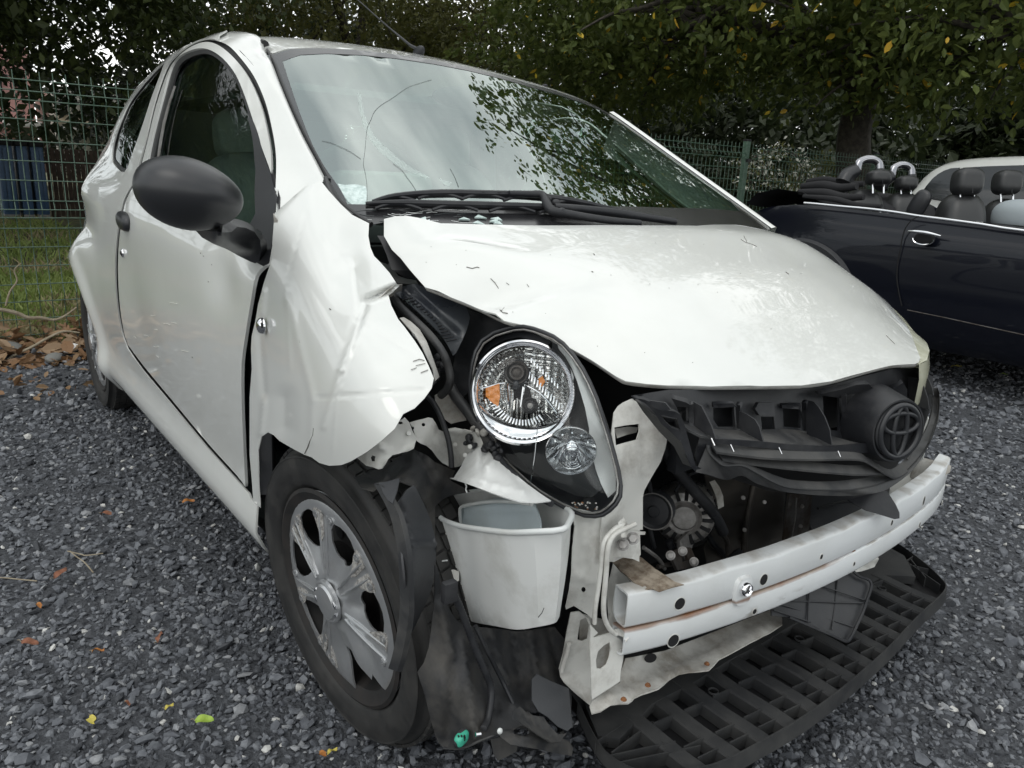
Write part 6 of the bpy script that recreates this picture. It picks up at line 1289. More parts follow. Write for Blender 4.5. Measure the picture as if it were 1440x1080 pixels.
def sprays(C, n_each, spread, size, simple=False, droop=.35):
    """clusters of leaves along short twigs"""
    m = len(C); d = RNG.normal(0, 1, (m, 3)); d[:, 2] = d[:, 2]*.4-droop; d /= np.linalg.norm(d, axis=1)[:, None]
    t = RNG.uniform(0, 1, (m, n_each)); P = C[:, None]+d[:, None]*(t[..., None]*spread)+RNG.normal(0, spread*.13, (m, n_each, 3))
    side = RNG.normal(0, .8, (m, n_each, 3)); D = d[:, None]*.7+side; D[..., 2] -= .25
    return leaves(P.reshape(-1, 3), D.reshape(-1, 3), size, simple)
def ell(n, c, r, shell=.55):
    d = RNG.normal(size=(n, 3)); d /= np.linalg.norm(d, axis=1)[:, None]; q = RNG.uniform(shell, 1, n)**.6; bump = 1+.18*np.sin(d[:, 0]*7+d[:, 1]*5)+.15*np.sin(d[:, 1]*9-d[:, 2]*8)
    return np.array(c)+d*np.array(r)*(q*bump)[:, None]
def limb(p, q, r0, r1, sag=.0, n=7, wob=.12):
    p = np.array(p, float); q = np.array(q, float); L_ = np.linalg.norm(q-p); out = []
    for i in range(n):
        t = i/(n-1); w = math.sin(PI*t); out.append(p+(q-p)*t+np.array([0, 0, 1])*sag*w+RNG.normal(0, wob*L_*.12, 3)*w)
    P = cat_pts(out, 3); return tube_vf(P, list(np.linspace(r0, r1, len(P))), 7)
def tree(label, base, blobs, trunk_r, leaf_size, n_sp, per, spread, mat, extra=(), simple=False, yellow=0, name='broadleaf_tree', group=None, trunk_top=None, shell=.5):
    t = thing(name, label, 'tree', base, 0, group); base = np.array(base, float)
    vols = np.array([b[1][0]*b[1][1]*b[1][2] for b in blobs])**.7; vols = vols/vols.sum(); Cs = []
    tp = np.array(trunk_top if trunk_top is not None else (0, 0, blobs[0][0][2]*.75)); parts = [limb((0, 0, -.1), tp, trunk_r, trunk_r*.6, 0, 6)]
    V, F = join(parts); mesh('trunk', V, F, BARK, t)
    limbs = []
    for (c, r), w in zip(blobs, vols):
        C = ell(int(n_sp*w), c, r, shell); Cs.append(C)
        e = np.array(c); limbs.append(limb(tp*.8, e, trunk_r*.5, trunk_r*.18, .3))
        for k in RNG.choice(len(C), min(len(C), 14), False): limbs.append(limb(e+RNG.normal(0, .15, 3), C[k], trunk_r*.16, .008, .1, 5))
    V, F = join(limbs); o = mesh('branches', V, F, BARK, t)
    C = np.concatenate(Cs+[np.array(extra, float).reshape(-1, 3)]) if len(extra) else np.concatenate(Cs)
    v, f, mi = sprays(C, per, spread, leaf_size, simple)
    mi = np.repeat((RNG.random(len(f)//(2 if simple else 6)) < yellow).astype(int), 2 if simple else 6)
    o = fast_mesh('crown', v, f, [mat, LY], mi, False, t); o['kind'] = 'stuff'
    return t
# positions are relative to each trunk's foot
tree('big dark tree over the lawn behind the car\'s roof', (-10.5, -2.2, 0), [((0,0,4.6),(3.2,3.6,2.4)),((1.2,2.6,3.6),(2.2,2.4,1.6)),((2.2,-1.6,3.2),(2.0,2.2,1.2)),((2.4,1.0,5.6),(2.4,3.4,1.8))], .28, .095, 8500, 14, .6, LD, shell=.25, simple=True)
tree('tree with lighter hanging leaves at the far left above the fence', (-8.6, -4.2, 0), [((.6,1.2,3.5),(1.7,2.0,1.1)),((1.6,2.3,2.9),(1.2,1.3,.65)),((1.2,2.2,4.3),(1.5,1.8,1.0))], .16, .085, 2200, 15, .42, LG)
tree('open crowned tree behind the antenna with sky showing through', (-13.5, 6.0, 0), [((0,0,4.6),(3.0,3.4,2.4)),((1.5,-2.4,5.4),(2.2,2.4,1.6)),((.5,2.6,4.0),(2.0,2.6,1.8))], .2, .10, 4200, 12, .7, LO, simple=True, shell=.4)
tree('large walnut tree with a dark forked trunk behind the convertible', (-4.9, 9.4, 0), [((0,0,4.4),(3.2,3.4,1.9)),((2.2,-2.2,4.2),(2.2,2.4,1.5)),((3.4,-.4,3.6),(2.0,2.4,1.2)),((-2.2,-2.6,4.4),(2.4,2.4,1.7)),((1.0,-3.6,5.2),(2.2,2.0,1.4)),((-.8,-2.8,2.9),(1.8,1.6,.6)),((-4.6,-.8,3.7),(2.2,2.6,1.7)),((2.6,-1.8,2.7),(1.9,2.0,.75)),((1.0,-1.2,2.5),(1.5,1.6,.55)),((-2.6,-1.4,2.9),(2.2,2.2,.9))], .30, .098, 6800, 12, .45, LG, yellow=.014, name='walnut_tree', trunk_top=(.1,-.2,3.0), shell=.35)
tree('tree reaching over the lot from beyond the white hatchback', (1.6, 11.2, 0), [((-.6,-1.0,5.4),(3.0,3.0,2.0)),((-2.6,-2.4,4.6),(1.8,1.9,1.1)),((-1.5,-3.2,6.2),(2.0,2.0,1.3)),((.5,.5,4.0),(3.0,2.6,1.6))], .22, .085, 3200, 14, .5, LG, yellow=.01, shell=.35, simple=True)
# the dark belt of wood that closes the view
C = np.concatenate([ell(4200, (-18, -5, 6.9), (4, 9, 4.7), .2), ell(1900, (-19, 8, 2.8), (4, 10, 3.4), .2), ell(2600, (-12, 18, 2.4), (6, 7, 3.0), .2), ell(2400, (-3, 20, 2.2), (7, 4, 2.6), .2)])
v, f, mi = sprays(C, 15, 1.1, .24, True); o = fast_mesh('woodland', v, f, [LH], None, False); o['kind'] = 'stuff'
def hedge(name, label, x0, x1, y0, y1, h, n, size, mat, cat='hedge', per=12, z0=0):
    t = thing(name, label, cat, ((x0+x1)/2, (y0+y1)/2, 0)); n_ = n
    P = np.stack([RNG.uniform(-(x1-x0)/2, (x1-x0)/2, n_), RNG.uniform(-(y1-y0)/2, (y1-y0)/2, n_), z0+RNG.uniform(.0, 1, n_)**.8*h*(.85+.15*np.sin(np.arange(n_)))], 1)
    v, f, mi = sprays(P, per, .3, size, True); o = fast_mesh('foliage', v, f, [mat], None, False, t); o['kind'] = 'stuff'
    L_ = [limb((RNG.uniform(-(x1-x0)/3, (x1-x0)/3), yy, -.05), (RNG.uniform(-.2, .2), yy+RNG.uniform(-.3, .3), h*.8), .03, .01) for yy in np.linspace(-(y1-y0)/2+.2, (y1-y0)/2-.2, max(2, int(y1-y0)))]
    V, F = join(L_); mesh('stem', V, F, BARK, t); return t
hedge('evergreen_hedge', 'dark clipped hedge running behind the fence on the right', -9.6, -8.4, 2.5, 22, 1.75, 3200, .11, LH)
hedge('young_conifer', 'yellowish green conifer rising beside the walnut trunk behind the fence', -6.2, -5.4, 9.5, 10.4, 1.55, 260, .07, LO, 'conifer')
# ================================================================== dark convertible on the right
NAVY = pmat('navy_black_paint', (.004,.005,.010), .35, spec=.2, coat=.55, coatr=.03); LEA = pmat('black_leather', (.025,.026,.027), .38, bump=.25, bscale=160); CLOTH = pmat('black_canvas', (.012,.012,.014), .85, bump=.3, bscale=300)
cv = thing('convertible_car', 'dark navy open convertible with black leather seats parked beside the wreck', 'car', (-.7, 3.84, 0))
CY = 3.84
def loc(p): return np.array(p, float)-np.array([-.7, CY, 0])
def body_loft(name, st, mat, par, org, cy, angle=50):
    """st: rows of x, then list of (dy, z) from the sill up; mirrored about cy"""
    V = []; n = len(st[0][1])
    for x, sec in st:
        for (w, z) in sec: V.append(np.array([x, cy-w, z])-org)
        for (w, z) in sec[::-1]: V.append(np.array([x, cy+w, z])-org)
    m = 2*n; F = []
    for i in range(len(st)-1):
        for k in range(m-1): F.append((i*m+k, i*m+k+1, (i+1)*m+k+1, (i+1)*m+k))
    F += [tuple(range(m))[::-1], tuple((len(st)-1)*m+k for k in range(m))]
    return mesh(name, V, F, mat, par, True, angle=angle)
def smooth_st(keys, n=5):
    out = []; A = [np.array([k[0]]+[c for p in k[1] for c in p]) for k in keys]
    for q in cat_pts(A, n): out.append((q[0], [(q[1+2*i], q[2+2*i]) for i in range((len(q)-1)//2)]))
    return out
org = np.array([-.7, CY, 0])
def sec(w, zb, zt, crown=.0): return [(w*.90, zb), (w*.975, zb+.06), (w*.99, zb+.22), (w, zb+.40), (w*.985, (zt+zb+.40)/2+.03), (w*.955, zt-.03), (w*.93, zt), (w*.86, zt+.005-crown), (w*.84, zt-.12-crown)]
keys = [(-2.16, sec(.52, .42, .70)), (-2.10, sec(.66, .34, .80)), (-1.98, sec(.745, .26, .86)), (-1.80, sec(.80, .24, .905)), (-1.5, sec(.835, .22, .925)), (-1.0, sec(.84, .20, .905)), (-.4, sec(.84, .20, .885)), (.2, sec(.84, .20, .87)), (.6, sec(.835, .22, .86)), (1.1, sec(.80, .26, .82)), (1.35, sec(.72, .32, .74)), (1.45, sec(.60, .36, .62))]
body_loft('body', smooth_st(keys), NAVY, cv, org, CY)
def sidep(px, py, y=3.0): return on(px, py, 1, y)-org
# chrome belt line, door shut line, handle, sill line
belt = [(1131,285),(1150,286.5),(1180,289.5),(1220,293),(1260,298),(1290,303),(1330,308),(1380,315),(1440,324)]
B = [sidep(a, b+.5, 3.02) for a, b in belt]; B += [B[-1]+np.array([.5*k, 0, -.01*k]) for k in (1, 2)]
tube('belt_trim', B, .0085, CHR, cv, 8, smooth_n=3)
tube('door_gap', [sidep(*p, 2.994) for p in ((1292,304),(1283,309),(1275,318),(1270,330),(1266,350),(1262,375),(1262,400),(1268,430))], .003, DARK, cv, 6, smooth_n=3)
hd = tube('door_handle', [sidep(*p, 2.955) for p in ((1277,325),(1287,325.5),(1300,327),(1312,329.5),(1323,332))], [.004, .009, .010, .008, .004], CHR, cv, 10, smooth_n=3)
hcup = sidep(1300, 336, 2.985); blob('handle_cup', hcup, (.055, .016, .035), DARK, hd); tube('cup_ring', [hcup+np.array([.055*math.cos(t), -.014, .030*math.sin(t)]) for t in np.linspace(PI, 2*PI, 14)], .004, CHR, hd, 6)
tube('sill_line', [sidep(*p, 2.985) for p in ((1276,436),(1330,447),(1380,458),(1440,471))], .003, STEEL, cv, 5)
# rear arch cladding
AC_ = np.array([-1.52, 2.985, .315])-org
V = []; 
for i in range(31):
    t = math.radians(-12+i*204/30)
    for r, dy in ((.345, .03), (.352, -.012), (.40, -.012), (.415, .015)): V.append(AC_+np.array([r*math.cos(t), dy, r*math.sin(t)]))
arch = mesh('arch_trim', V, [(4*i+k, 4*i+k+1, 4*i+5+k, 4*i+4+k) for i in range(30) for k in range(3)], BLKM, cv, True, angle=40)
def simple_wheel(par, c, side=-1, trim=True):
    w = bpy.data.objects.new('wheel', None); COL.objects.link(w); w.parent = par; w.location = tuple(c)
    V, F = lathe_vf([(.17, -.07), (.20, -.085), (.27, -.085), (.295, -.06), (.298, 0), (.295, .06), (.27, .085), (.20, .085), (.17, .07)], (0, 0, 0), (0, side, 0), seg=48); mesh('tyre', V, F, RUB, w, True, angle=50)
    r = lathe('rim', [(.205, .072), (.195, .08), (.185, .05), (.17, -.02), (.05, .04), (0, .05)], (0, 0, 0), (0, side, 0), STEEL, w, 48)
    for k in range(5):
        t = 2*PI*k/5; tube('spoke', [(.03*math.cos(t), side*.05, .03*math.sin(t)), (.11*math.cos(t), side*.068, .11*math.sin(t)), (.19*math.cos(t), side*.07, .19*math.sin(t))], [.022, .016, .02], TRIM, r, 8)
    return w
for x in (-1.52, .95):
    for s in (-1, 1): simple_wheel(cv, np.array([x, CY+s*.745, .30])-org, s)
blob('arch_shadow', AC_+np.array([0, .16, 0]), (.40, .05, .40), DARK, cv)  # near-black blob standing in for the shadow inside the arch
for w_ in [c for c in cv.children if c.name.startswith('wheel') and c.location.y < 0]: w_.location.y -= .055
# folded roof
def dist(p): return float((np.array(p)-CP)@CF)
fold_ = bpy.data.objects.new('folded_roof', None); COL.objects.link(fold_); fold_.parent = cv
for k, (px0, py0, px1, py1, r, y0, y1) in enumerate(((1128,262,1205,262,.05,3.25,3.2),(1124,270,1215,277,.045,3.12,3.12),(1130,276,1240,290,.03,3.08,3.06),(1135,255,1200,252,.04,3.7,3.7),(1128,268,1190,268,.06,3.6,3.6),(1150,258,1215,258,.05,4.2,4.2))):
    a = on(px0, py0, 1, y0)-org; b = on(px1, py1, 1, y1)-org; tube('roof_fold', [a, a*.6+b*.4+np.array([0, 0, .006]), a*.3+b*.7-np.array([0,0,.01]), b], [r*.4, r*.6, r*.55, r*.4], CLOTH, fold_, 10, smooth_n=4)
V = []; 
for y in np.linspace(3.08, 4.6, 12): V += [np.array([x, y, z+.015*math.sin(y*9)])-org for x, z in ((-2.02,.90),(-1.95,.97),(-1.80,1.005),(-1.62,.99),(-1.5,.94),(-1.45,.86))]
mesh('roof_stack', V, [(6*i+k, 6*i+k+1, 6*i+7+k, 6*i+6+k) for i in range(11) for k in range(5)], CLOTH, fold_, True)
# cabin tub
V = [np.array(p)-org for p in ((-1.7,3.12,.90),(-1.7,4.56,.90),(.1,4.56,.87),(.1,3.12,.87),(-1.7,3.16,.45),(-1.7,4.52,.45),(.1,4.52,.45),(.1,3.16,.45))]
mesh('cabin_tub', V, [(4,5,6,7),(0,4,7,3),(1,2,6,5),(0,1,5,4),(3,7,6,2)], LEA, cv, False)
bonn = mesh('bonnet', [np.array((x, CY+w*k, z+.03*(1-abs(k)**3)))-org for x, w, z in ((.05,.72,.875),(.5,.70,.86),(1.0,.66,.83),(1.3,.58,.76),(1.42,.45,.66)) for k in (-1,-.6,-.2,.2,.6,1)], [(6*i+k, 6*i+k+1, 6*i+7+k, 6*i+6+k) for i in range(4) for k in range(5)], NAVY, cv, True)
mesh('rear_deck', [np.array((x, CY+w*k, z+.015*(1-k*k)))-org for x, w, z in ((-2.14,.5,.72),(-2.06,.62,.83),(-1.95,.68,.88),(-1.7,.73,.91)) for k in (-1,-.6,-.2,.2,.6,1)], [(6*i+k, 6*i+k+1, 6*i+7+k, 6*i+6+k) for i in range(3) for k in range(5)], NAVY, cv, True)
# windscreen frame, out of the photograph to the right
tube('windscreen_frame', [np.array(p)-org for p in ((.10,3.12,.88),(-.12,3.22,1.10),(-.28,3.32,1.30),(-.30,3.84,1.33),(-.28,4.36,1.30),(-.12,4.46,1.10),(.10,4.56,.88))], .022, BLKM, cv, 8) if False else None
# seats
def px_size(p, n): return n/FPX*dist(p)
def seat(px, py, y, hw, hh, back_px, back_py, bw, bh, posts_=True, name='front_seat'):
    s = bpy.data.objects.new(name, None); COL.objects.link(s); s.parent = cv
    h = on(px, py, 1, y); a, b = px_size(h, hw), px_size(h, hh)
    hr = blob('headrest', h-org, (.075, a*.92, b), LEA, s, (0, -.15, -.75), p=.62)
    tube('headrest_seam', [h-org+np.array(TOCAM(h))*(.085-.02*abs(t_))+CU*t_*b*.9+CR*a*.35 for t_ in (-.9, -.4, .3, .9)], .003, BLK, hr, 5)
    bk = on(back_px, back_py, 1, y+.02); c, d = px_size(bk, bw), px_size(bk, bh)
    blob('seat_back', bk-org-np.array([0, 0, d*.9]), (.12, c, d*2.1), LEA, s, (0, -.2, -.7), p=.75)
    blob('seat_cushion', bk-org+np.array([.25, 0, -.55]), (.26, .25, .10), LEA, s, (0, .1, 0), p=.6)
    if posts_:
        for q in (-1, 1):
            u = h-CR*q*a*.45; tube('headrest_post', [u-CU*b*.8-org, u-CU*(b*.8+px_size(h, 14))-org], .006, CHR, s, 8)
    return s
seat(1360, 256, 3.55, 21, 19, 1352, 300, 31, 24); seat(1416, 257, 4.15, 19, 17, 1410, 304, 24, 20)
seat(1235, 250, 3.50, 17, 10, 1212, 288, 28, 18, True, 'rear_seat'); seat(1274, 258, 4.1, 15, 10, 1268, 290, 24, 16, True, 'rear_seat')
def hoop(px, py, y, w, h_):
    r = bpy.data.objects.new('roll_hoop', None); COL.objects.link(r); r.parent = cv; c = on(px, py, 1, y)
    W, Hh = px_size(c, w), px_size(c, h_); P = [c-CR*W+(-CU)*Hh*1.0, c-CR*W*.8+CU*Hh*.3, c-CR*W*.2+CU*Hh*.9, c+CR*W*.5+CU*Hh*.85, c+CR*W*.95+CU*Hh*.2, c+CR*W-CU*Hh*.9]
    tube('hoop_bar', [p-org for p in P], .026, pmat('dull_chrome', (.33,.33,.35), .15, metal=1), r, 12, smooth_n=5); tube('hoop_base', [P[0]-org, P[0]-CR*W*.8-CU*Hh*.9-org, P[0]-CR*W*1.2-CU*Hh*2.2-org], [.04, .05, .05], BLKM, r, 10, smooth_n=3)
    tube('hoop_foot', [P[-1]-org, P[-1]-CU*Hh*.9-org], [.03, .03], BLKM, r, 10)
hoop(1221, 231, 3.55, 16, 8); hoop(1268, 239, 4.15, 14, 8)
blob('belt_guide', on(1292, 288, 1, 3.4)-org, (.05, .03, .09), BLKM, cv, (0, .4, 0), p=.7)
blob('grey_bag_on_seat', on(1438, 305, 1, 3.9)-org, (.16, .12, .10), pmat('pale_grey_cloth', (.32, .36, .38), .8), cv, p=.8)
# ================================================================== white hatchback beyond it
hb_ = thing('white_hatchback', 'white hatchback with dark windows parked behind the open convertible', 'car', (-.6, 6.4, 0)); o2 = np.array([-.6, 6.4, 0])
def hsec(w, zb, zt, zr, wr): return [(w*.92, zb), (w*.99, zb+.1), (w, zb+.35), (w*.985, zt-.08), (w*.955, zt), (w*.90, zt+(zr-zt)*.45), (wr, zr-.045), (wr*.86, zr-.008), (wr*.4, zr+.01)]
hk = [(-2.33, hsec(.74,.42,.80,.86,.60)), (-2.30, hsec(.78,.30,.86,.98,.62)), (-2.18, hsec(.80,.25,.88,1.20,.62)), (-2.02, hsec(.81,.22,.895,1.30,.63)), (-1.7, hsec(.82,.2,.90,1.345,.635)), (-1.0, hsec(.82,.2,.89,1.37,.64)), (-.4, hsec(.82,.2,.88,1.365,.635)), (.0, hsec(.82,.2,.87,1.30,.62)), (.45, hsec(.82,.2,.86,.97,.70)), (.9, hsec(.80,.22,.80,.84,.66)), (1.3, hsec(.72,.26,.66,.70,.55)), (1.42, hsec(.6,.32,.52,.55,.45))]
body_loft('body', smooth_st(hk, 4), PAINT, hb_, o2, 6.4)
DG = pmat('privacy_glass', (.012, .014, .016), .06, spec=.8)
def hside(pts, name, y, off=.012):
    P = np.array([on(a, b, 1, y) for a, b in pts]); v, f = cdt(P[:, [0, 2]], (), .08)
    w = np.interp(v[:, 1], [.86, 1.1, 1.31], [.79, .74, .645]); Q = np.stack([v[:, 0], 6.4-w-off, v[:, 1]], 1)-o2
    V, F = thicken(Q, f, .004, (0, -1, 0)); return mesh(name, V, F, DG, hb_, True)
hside([(1293,275),(1300,262),(1307,251),(1314,244),(1322,239),(1330,236),(1343,235),(1340,250),(1335,281),(1310,277)], 'quarter_window', 5.62); hside([(1347,235),(1380,233),(1440,231),(1480,231),(1480,296),(1440,293),(1389,290),(1339,282),(1343,258)], 'side_window', 5.62); hside([(1486,231),(1530,234),(1590,300),(1486,297)], 'side_window', 5.62)
for x in (-1.75, .9):
    for s in (-1, 1): simple_wheel(hb_, np.array([x, 6.4+s*.74, .30])-o2, s)
tube('window_trim', [on(a, b, 1, 5.60)-o2 for a, b in ((1290,277),(1310,279),(1339,284),(1389,292),(1440,296))], .008, BLK, hb_, 6)
# side-view: wheel of the hatchback's handle
tube('door_handle', [on(a, b, 1, 5.56)-o2 for a, b in ((1352,306),(1366,308))], .012, PAINT, hb_, 8)
# ================================================================== beyond the fence
BLUE = pmat('blue_plastic', (.015,.05,.11), .5, col2=(.03,.07,.13), vscale=4); WOODD = pmat('dark_stained_boards', (.030,.020,.014), .85, col2=(.06,.04,.028), vscale=9, bump=.4)
GREYL = pmat('bleached_wood', (.16,.16,.15), .8)
for k, (x0, x1, lab) in enumerate(((-2,22,'leftmost of the blue ribbed containers beyond the lawn'), (25,42,'middle blue ribbed container beyond the lawn'), (44,64,'blue ribbed container beyond the lawn nearest the brown board fence'))):
    a = on(x0, 262, 0, -13.6); b = on(x1, 262, 0, -13.6); w = float(b[1]-a[1]); t = thing('blue_container', lab, 'container', (-13.6, float((a[1]+b[1])/2), 0), 0, 'blue containers standing beyond the lawn')
    bx('container_body', (0, 0, .60), (.6, w*.92, 1.05), BLUE, t, None, .03)
    for q in range(3): bx('rib', (.31, (q-1)*w*.28, .60), (.03, .05, .95), BLUE, t)
    bx('lid', (0, 0, 1.17), (.66, w*.98, .10), DARK, t, None, .02); bx('pallet', (.02, 0, .04), (.6, w*.9, .08), GREYL, t)
pf = thing('board_fence', 'low dark brown fence of upright boards behind the mesh fence', 'fence', (-13.9, float(on(115, 265, 0, -13.9)[1]), 0)); y0 = float(on(68, 265, 0, -13.9)[1]); y1 = float(on(175, 265, 0, -13.9)[1]); yc = pf.location.y
for k in range(16):
    y = y0+(y1-y0)*(k+.5)/16; bx('board', (random.uniform(-.01, .01), y-yc, .56), (.02, (y1-y0)/16*.88, 1.10+random.uniform(-.02, .02)), WOODD, pf)
for z in (.25, .9): bx('rail', (-.03, (y0+y1)/2-yc, z), (.03, y1-y0, .07), WOODD, pf)
PINK = pmat('pink_render', (.66,.36,.33), .8, col2=(.60,.33,.31), vscale=3); CREAM = pmat('cream_render', (.55,.53,.47), .8); OCH = pmat('ochre_band', (.60,.42,.20), .8); WHT = pmat('white_band', (.75,.74,.72), .7); RED = pmat('red_awning', (.65,.25,.24), .7)
h1 = thing('pink_house', 'pink rendered house glimpsed through the leaves at the far left', 'house', (-26, -4.6, 0))
def hrect(name, px0, py0, px1, py1, x, mat, par, d=.3):
    a = on(px0, py0, 0, x); b = on(px1, py1, 0, x); c = (a+b)/2; return bx(name, c-np.array(par.location)-np.array([d/2, 0, 0]), (d, abs(b[1]-a[1]), abs(b[2]-a[2])), mat, par, None, .01)
hrect('wall', -30, 60, 60, 250, -26, PINK, h1, 4); hrect('awning', 5, 168, 60, 180, -25.6, WHT, h1, .6)
for q in (( -14, 100, 4, 130), (22, 100, 34, 128)): hrect('window', *q, -25.95, DG, h1, .1)
h2 = thing('cream_building', 'cream building with an ochre and white band behind the brown board fence', 'building', (-25, -2.3, 0))
hrect('wall', 72, 120, 190, 250, -25, CREAM, h2, 4); hrect('ochre_band', 76, 170, 186, 177, -24.8, OCH, h2); hrect('white_band', 76, 178, 186, 188, -24.7, WHT, h2)
for q in ((82, 140, 96, 162), (112, 140, 124, 162)): hrect('window', *q, -24.9, DG, h2, .1)
# grass
GR1 = leafmat('grass_blade', (.12,.18,.04), (.26,.31,.09), 1.2, .3); GR2 = leafmat('dry_grass', (.22,.19,.10), (.32,.27,.15), 1.2, .2)
def grass(n, x0, x1, y0, y1, h, name, dry):
    P = np.stack([RNG.uniform(x0, x1, n), RNG.uniform(y0, y1, n), np.full(n, -.02)], 1); a = RNG.uniform(0, 2*PI, n); ln = RNG.uniform(.4, 1.2, n)*h; lean = RNG.normal(0, .45, (n, 2)); w = .006+.004*RNG.random(n)
    px, py = np.cos(a)*w, np.sin(a)*w
    V = np.zeros((n, 4, 3)); V[:, 0] = P; V[:, 0, 0] -= px; V[:, 0, 1] -= py; V[:, 1] = P; V[:, 1, 0] += px; V[:, 1, 1] += py
    V[:, 2] = P; V[:, 2, :2] += lean*ln[:, None]*.4+np.stack([px, py], 1)*.6; V[:, 2, 2] += ln*.6; V[:, 3] = P; V[:, 3, :2] += lean*ln[:, None]; V[:, 3, 2] += ln
    b = (np.arange(n)*4)[:, None]; F = np.concatenate([b+np.array([[0, 1, 2]]), b+np.array([[0, 2, 3]])]); clump = np.sin(P[:, 0]*2.3+P[:, 1]*1.7)+.6*np.sin(P[:, 1]*5.1-P[:, 0]*3.3); dr = (clump+RNG.normal(0, .6, n) > dry).astype(int)
    o = fast_mesh(name, V.reshape(-1, 3), F, [GR1, GR2], np.concatenate([dr, dr]), False); o['kind'] = 'stuff'; return o
grass(26000, -7.0, -3.7, -3.5, .6, .09, 'lawn_grass', .5); grass(14000, -13.5, -7.0, -5.5, .4, .10, 'lawn_grass', .9); grass(9000, -7.5, -3.85, 2.0, 8.5, .12, 'lawn_grass', .2)
# leaf litter, twigs
LB = leafmat('brown_leaf', (.14,.075,.035), (.26,.15,.08), 5, .1); LT = leafmat('tan_leaf', (.30,.21,.13), (.20,.12,.06), 5, .1)
def litter(n, x0, x1, y0, y1, name, size, zmax):
    P = np.stack([RNG.uniform(x0, x1, n), RNG.uniform(y0, y1, n), np.zeros(n)], 1); P[:, 2] = RNG.uniform(.0, 1, n)**2*zmax*np.clip((x1-P[:, 0])/(x1-x0)*1.3, .1, 1)+.012
    D = RNG.normal(0, 1, (n, 3)); D[:, 2] *= .35; v, f, mi = leaves(P, D, size); mi = np.repeat(RNG.integers(0, 2, n), 6); o = fast_mesh(name, v, f, [LB, LT], mi, False); o['kind'] = 'stuff'; return o
litter(1500, -3.85, -3.15, -2.2, .5, 'leaf_litter', .075, .10); litter(160, -3.3, -2.5, -2.2, .2, 'leaf_litter', .05, .01); litter(500, -3.85, -3.4, 3.0, 8.5, 'leaf_litter', .07, .06)
TW = pmat('dry_twig', (.30,.26,.19), .8, col2=(.20,.16,.11), vscale=30)
tag(tube('dry_branch', [on(*p, 0, -3.55) for p in ((-10,434),(10,437),(25,441),(40,447),(58,447),(75,450),(90,445),(108,432))], [.010, .011, .008, .004], TW, None, 7, smooth_n=4), 'pale dry branch leaning against the mesh fence above the leaf litter', 'branch')
tag(tube('dry_branch', [on(*p, 0, -3.4) for p in ((0,515),(20,500),(45,488),(70,474),(90,466),(112,468))], [.007, .007, .004], TW, None, 7, smooth_n=4), 'long thin branch lying in the leaf litter by the rear wheel', 'branch')
tag(tube('dry_branch', [on(*p, 0, -3.5) for p in ((8,430),(14,410),(24,395),(20,380),(30,370))], [.005, .004, .002], TW, None, 6, smooth_n=4), 'short upright twig sprouting at the left edge by the fence', 'twig')
for k, pts in enumerate(([(98,775),(108,783),(118,790),(127,800),(131,805)], [(-2,812),(12,813),(30,815),(52,817)], [(95,775),(112,779),(122,781),(145,778)])):
    tag(tube('twig', [on(a, b, 2, .022) for a, b in pts], .0016, TW, None, 5, smooth_n=3), ['curved thin twig on the gravel left of the sill', 'straight twig on the gravel at the left edge', 'thin straw lying across the gravel beside the curved twig'][k], 'twig')
# rubble among the litter
for k, (px, py, s, lab) in enumerate(((95,491,.05,'white crumpled scrap on the leaf litter by the rear wheel'), (75,503,.04,'pale broken stone in the leaf litter'), (18,488,.05,'grey lump at the left edge of the leaf litter'))):
    c = on(px, py, 2, .03); tag(blob('litter_scrap', c, (s, s*1.3, s*.5), WHT if k == 0 else GREYL, None, (.2, .1, k), 10, 7, 1.1), lab, 'debris')
# fallen leaves
FL = {'orange': pmat('orange_leaf', (.42,.17,.04), .6, col2=(.30,.11,.03), vscale=60), 'brown': pmat('russet_leaf', (.22,.085,.045), .7, col2=(.14,.06,.03), vscale=60), 'yellow': pmat('yellow_leaf', (.50,.42,.08), .55, col2=(.42,.36,.06), vscale=60), 'green': pmat('fresh_green_leaf', (.30,.42,.05), .45, col2=(.22,.34,.05), vscale=60)}
def fallen(px, py, col, L_, a, lab):
    c = on(px, py, 2, .024); n = 9; V = []; F = []
    for i in range(n):
        t = i/(n-1); w = .42*L_*math.sin(PI*t)**.8*(1-.25*t)+.0004
        for s in (-1, 0, 1): V.append(((t-.5)*L_, s*w*.75, abs(s)*w*.35+.004*math.sin(t*6+s)+.006*t))
    F = [(3*i+k, 3*i+k+1, 3*i+4+k, 3*i+3+k) for i in range(n-1) for k in range(2)]
    o = bpy.data.objects.new('fallen_leaf', None); 
    me_o = mesh('fallen_leaf', V, F, FL[col], None, True); me_o.location = tuple(c); me_o.rotation_euler = (random.uniform(-.3, .3), random.uniform(-.25, .25), a)
    tube('leaf_stalk', [(-.5*L_, 0, .0), (-.62*L_, .003, .003), (-.75*L_, .002, .002)], .0008, TW, me_o, 4); tag(me_o, lab, 'leaf', 'fallen leaves on the gravel')
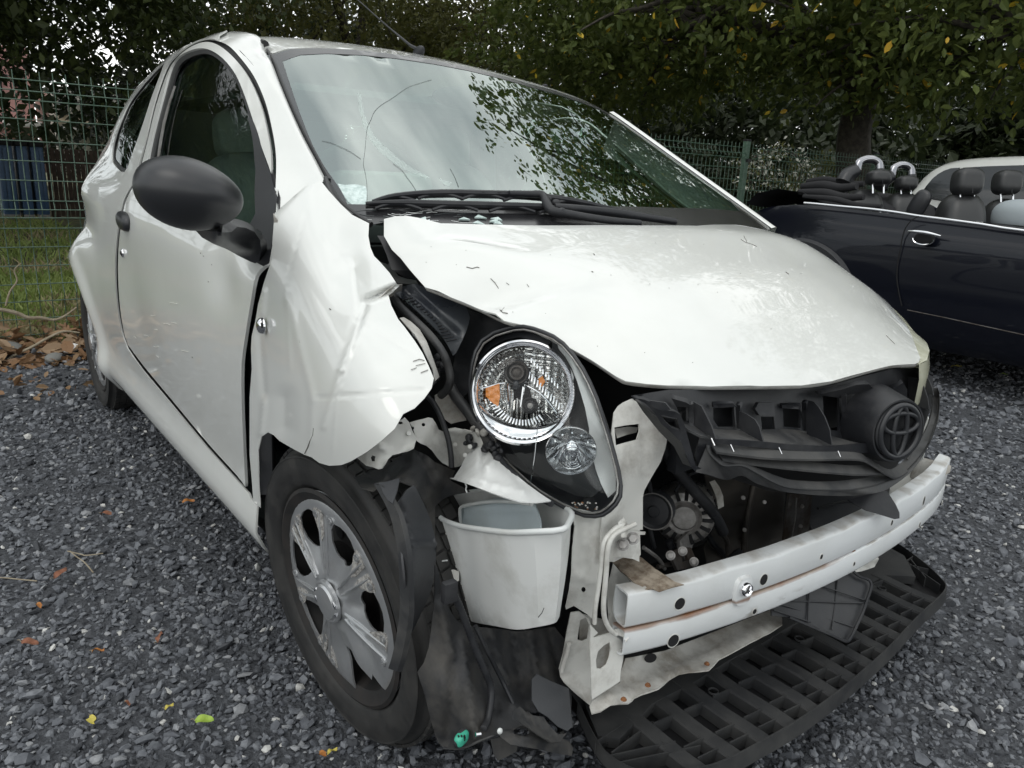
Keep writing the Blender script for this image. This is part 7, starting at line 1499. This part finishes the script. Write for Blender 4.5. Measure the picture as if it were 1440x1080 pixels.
for a in ((150,724,'brown',.045,.5,'russet leaf on the gravel below the rear end of the sill'), (265,706,'orange',.035,1.2,'small orange leaf on the gravel close to the sill'), (85,807,'brown',.035,2,'brown leaf beside the thin twigs on the gravel at the left'), (55,853,'orange',.022,.3,'tiny rust coloured leaf next to a white stone at the left'), (42,905,'brown',.035,1.0,'dull brown leaf near the left edge below the white stones'), (138,917,'orange',.028,.8,'bright orange leaf on the gravel left of the front wheel'), (225,897,'brown',.025,2.4,'small reddish leaf midway between the front wheel and the left edge'), (130,1014,'yellow',.026,.2,'yellow leaf on the gravel near the bottom left corner'), (288,1014,'green',.036,.9,'fresh green leaf on the gravel left of the front tyre'), (238,995,'yellow',.016,1.5,'small pale yellow leaf just left of the fresh green leaf'), (179,991,'brown',.016,.4,'tiny dark brown leaf above the yellow leaf at the bottom left'), (455,1062,'orange',.020,.3,'small orange leaf on the gravel under the front tyre'), (467,1058,'yellow',.018,1.4,'small pale leaf beside the orange one below the front tyre'), (1345,516,'yellow',.06,.7,'yellow green leaf on the gravel behind the far headlamp'), (1412,527,'green',.04,.1,'green leaf on the gravel in front of the convertible'), (1262,860,'yellow',.026,.5,'pale leaf on the gravel right of the undertray')): fallen(*a)
# flowering shrub against the fence
fs_ = thing('flowering_shrub', 'shrub with arching stems of small white flowers behind the fence', 'shrub', (-4.35, 6.2, 0))
WF = pmat('white_flower', (.62,.62,.55), .7); C = []
for pts in ([(1100,300),(1085,270),(1072,240),(1078,215),(1095,208)], [(1110,300),(1118,262),(1128,240),(1120,220),(1105,210)], [(1090,300),(1060,262),(1048,240),(1060,222),(1075,214)], [(1108,290),(1125,275),(1140,268),(1135,245)]):
    P = [on(a, b, 0, -4.35)-np.array([-4.35, 6.2, 0]) for a, b in pts]; Q = cat_pts(P, 6); tube('stem', Q, .010, BARK, fs_, 5); C += Q[6:]
C = np.array(C); v, f, mi = sprays(C+RNG.normal(0, .05, C.shape), 14, .22, .045, True); mi = np.repeat((RNG.random(len(f)//2) < .55).astype(int), 2); o = fast_mesh('blossom', v, f, [LO, WF], mi, False, fs_); o['kind'] = 'stuff'
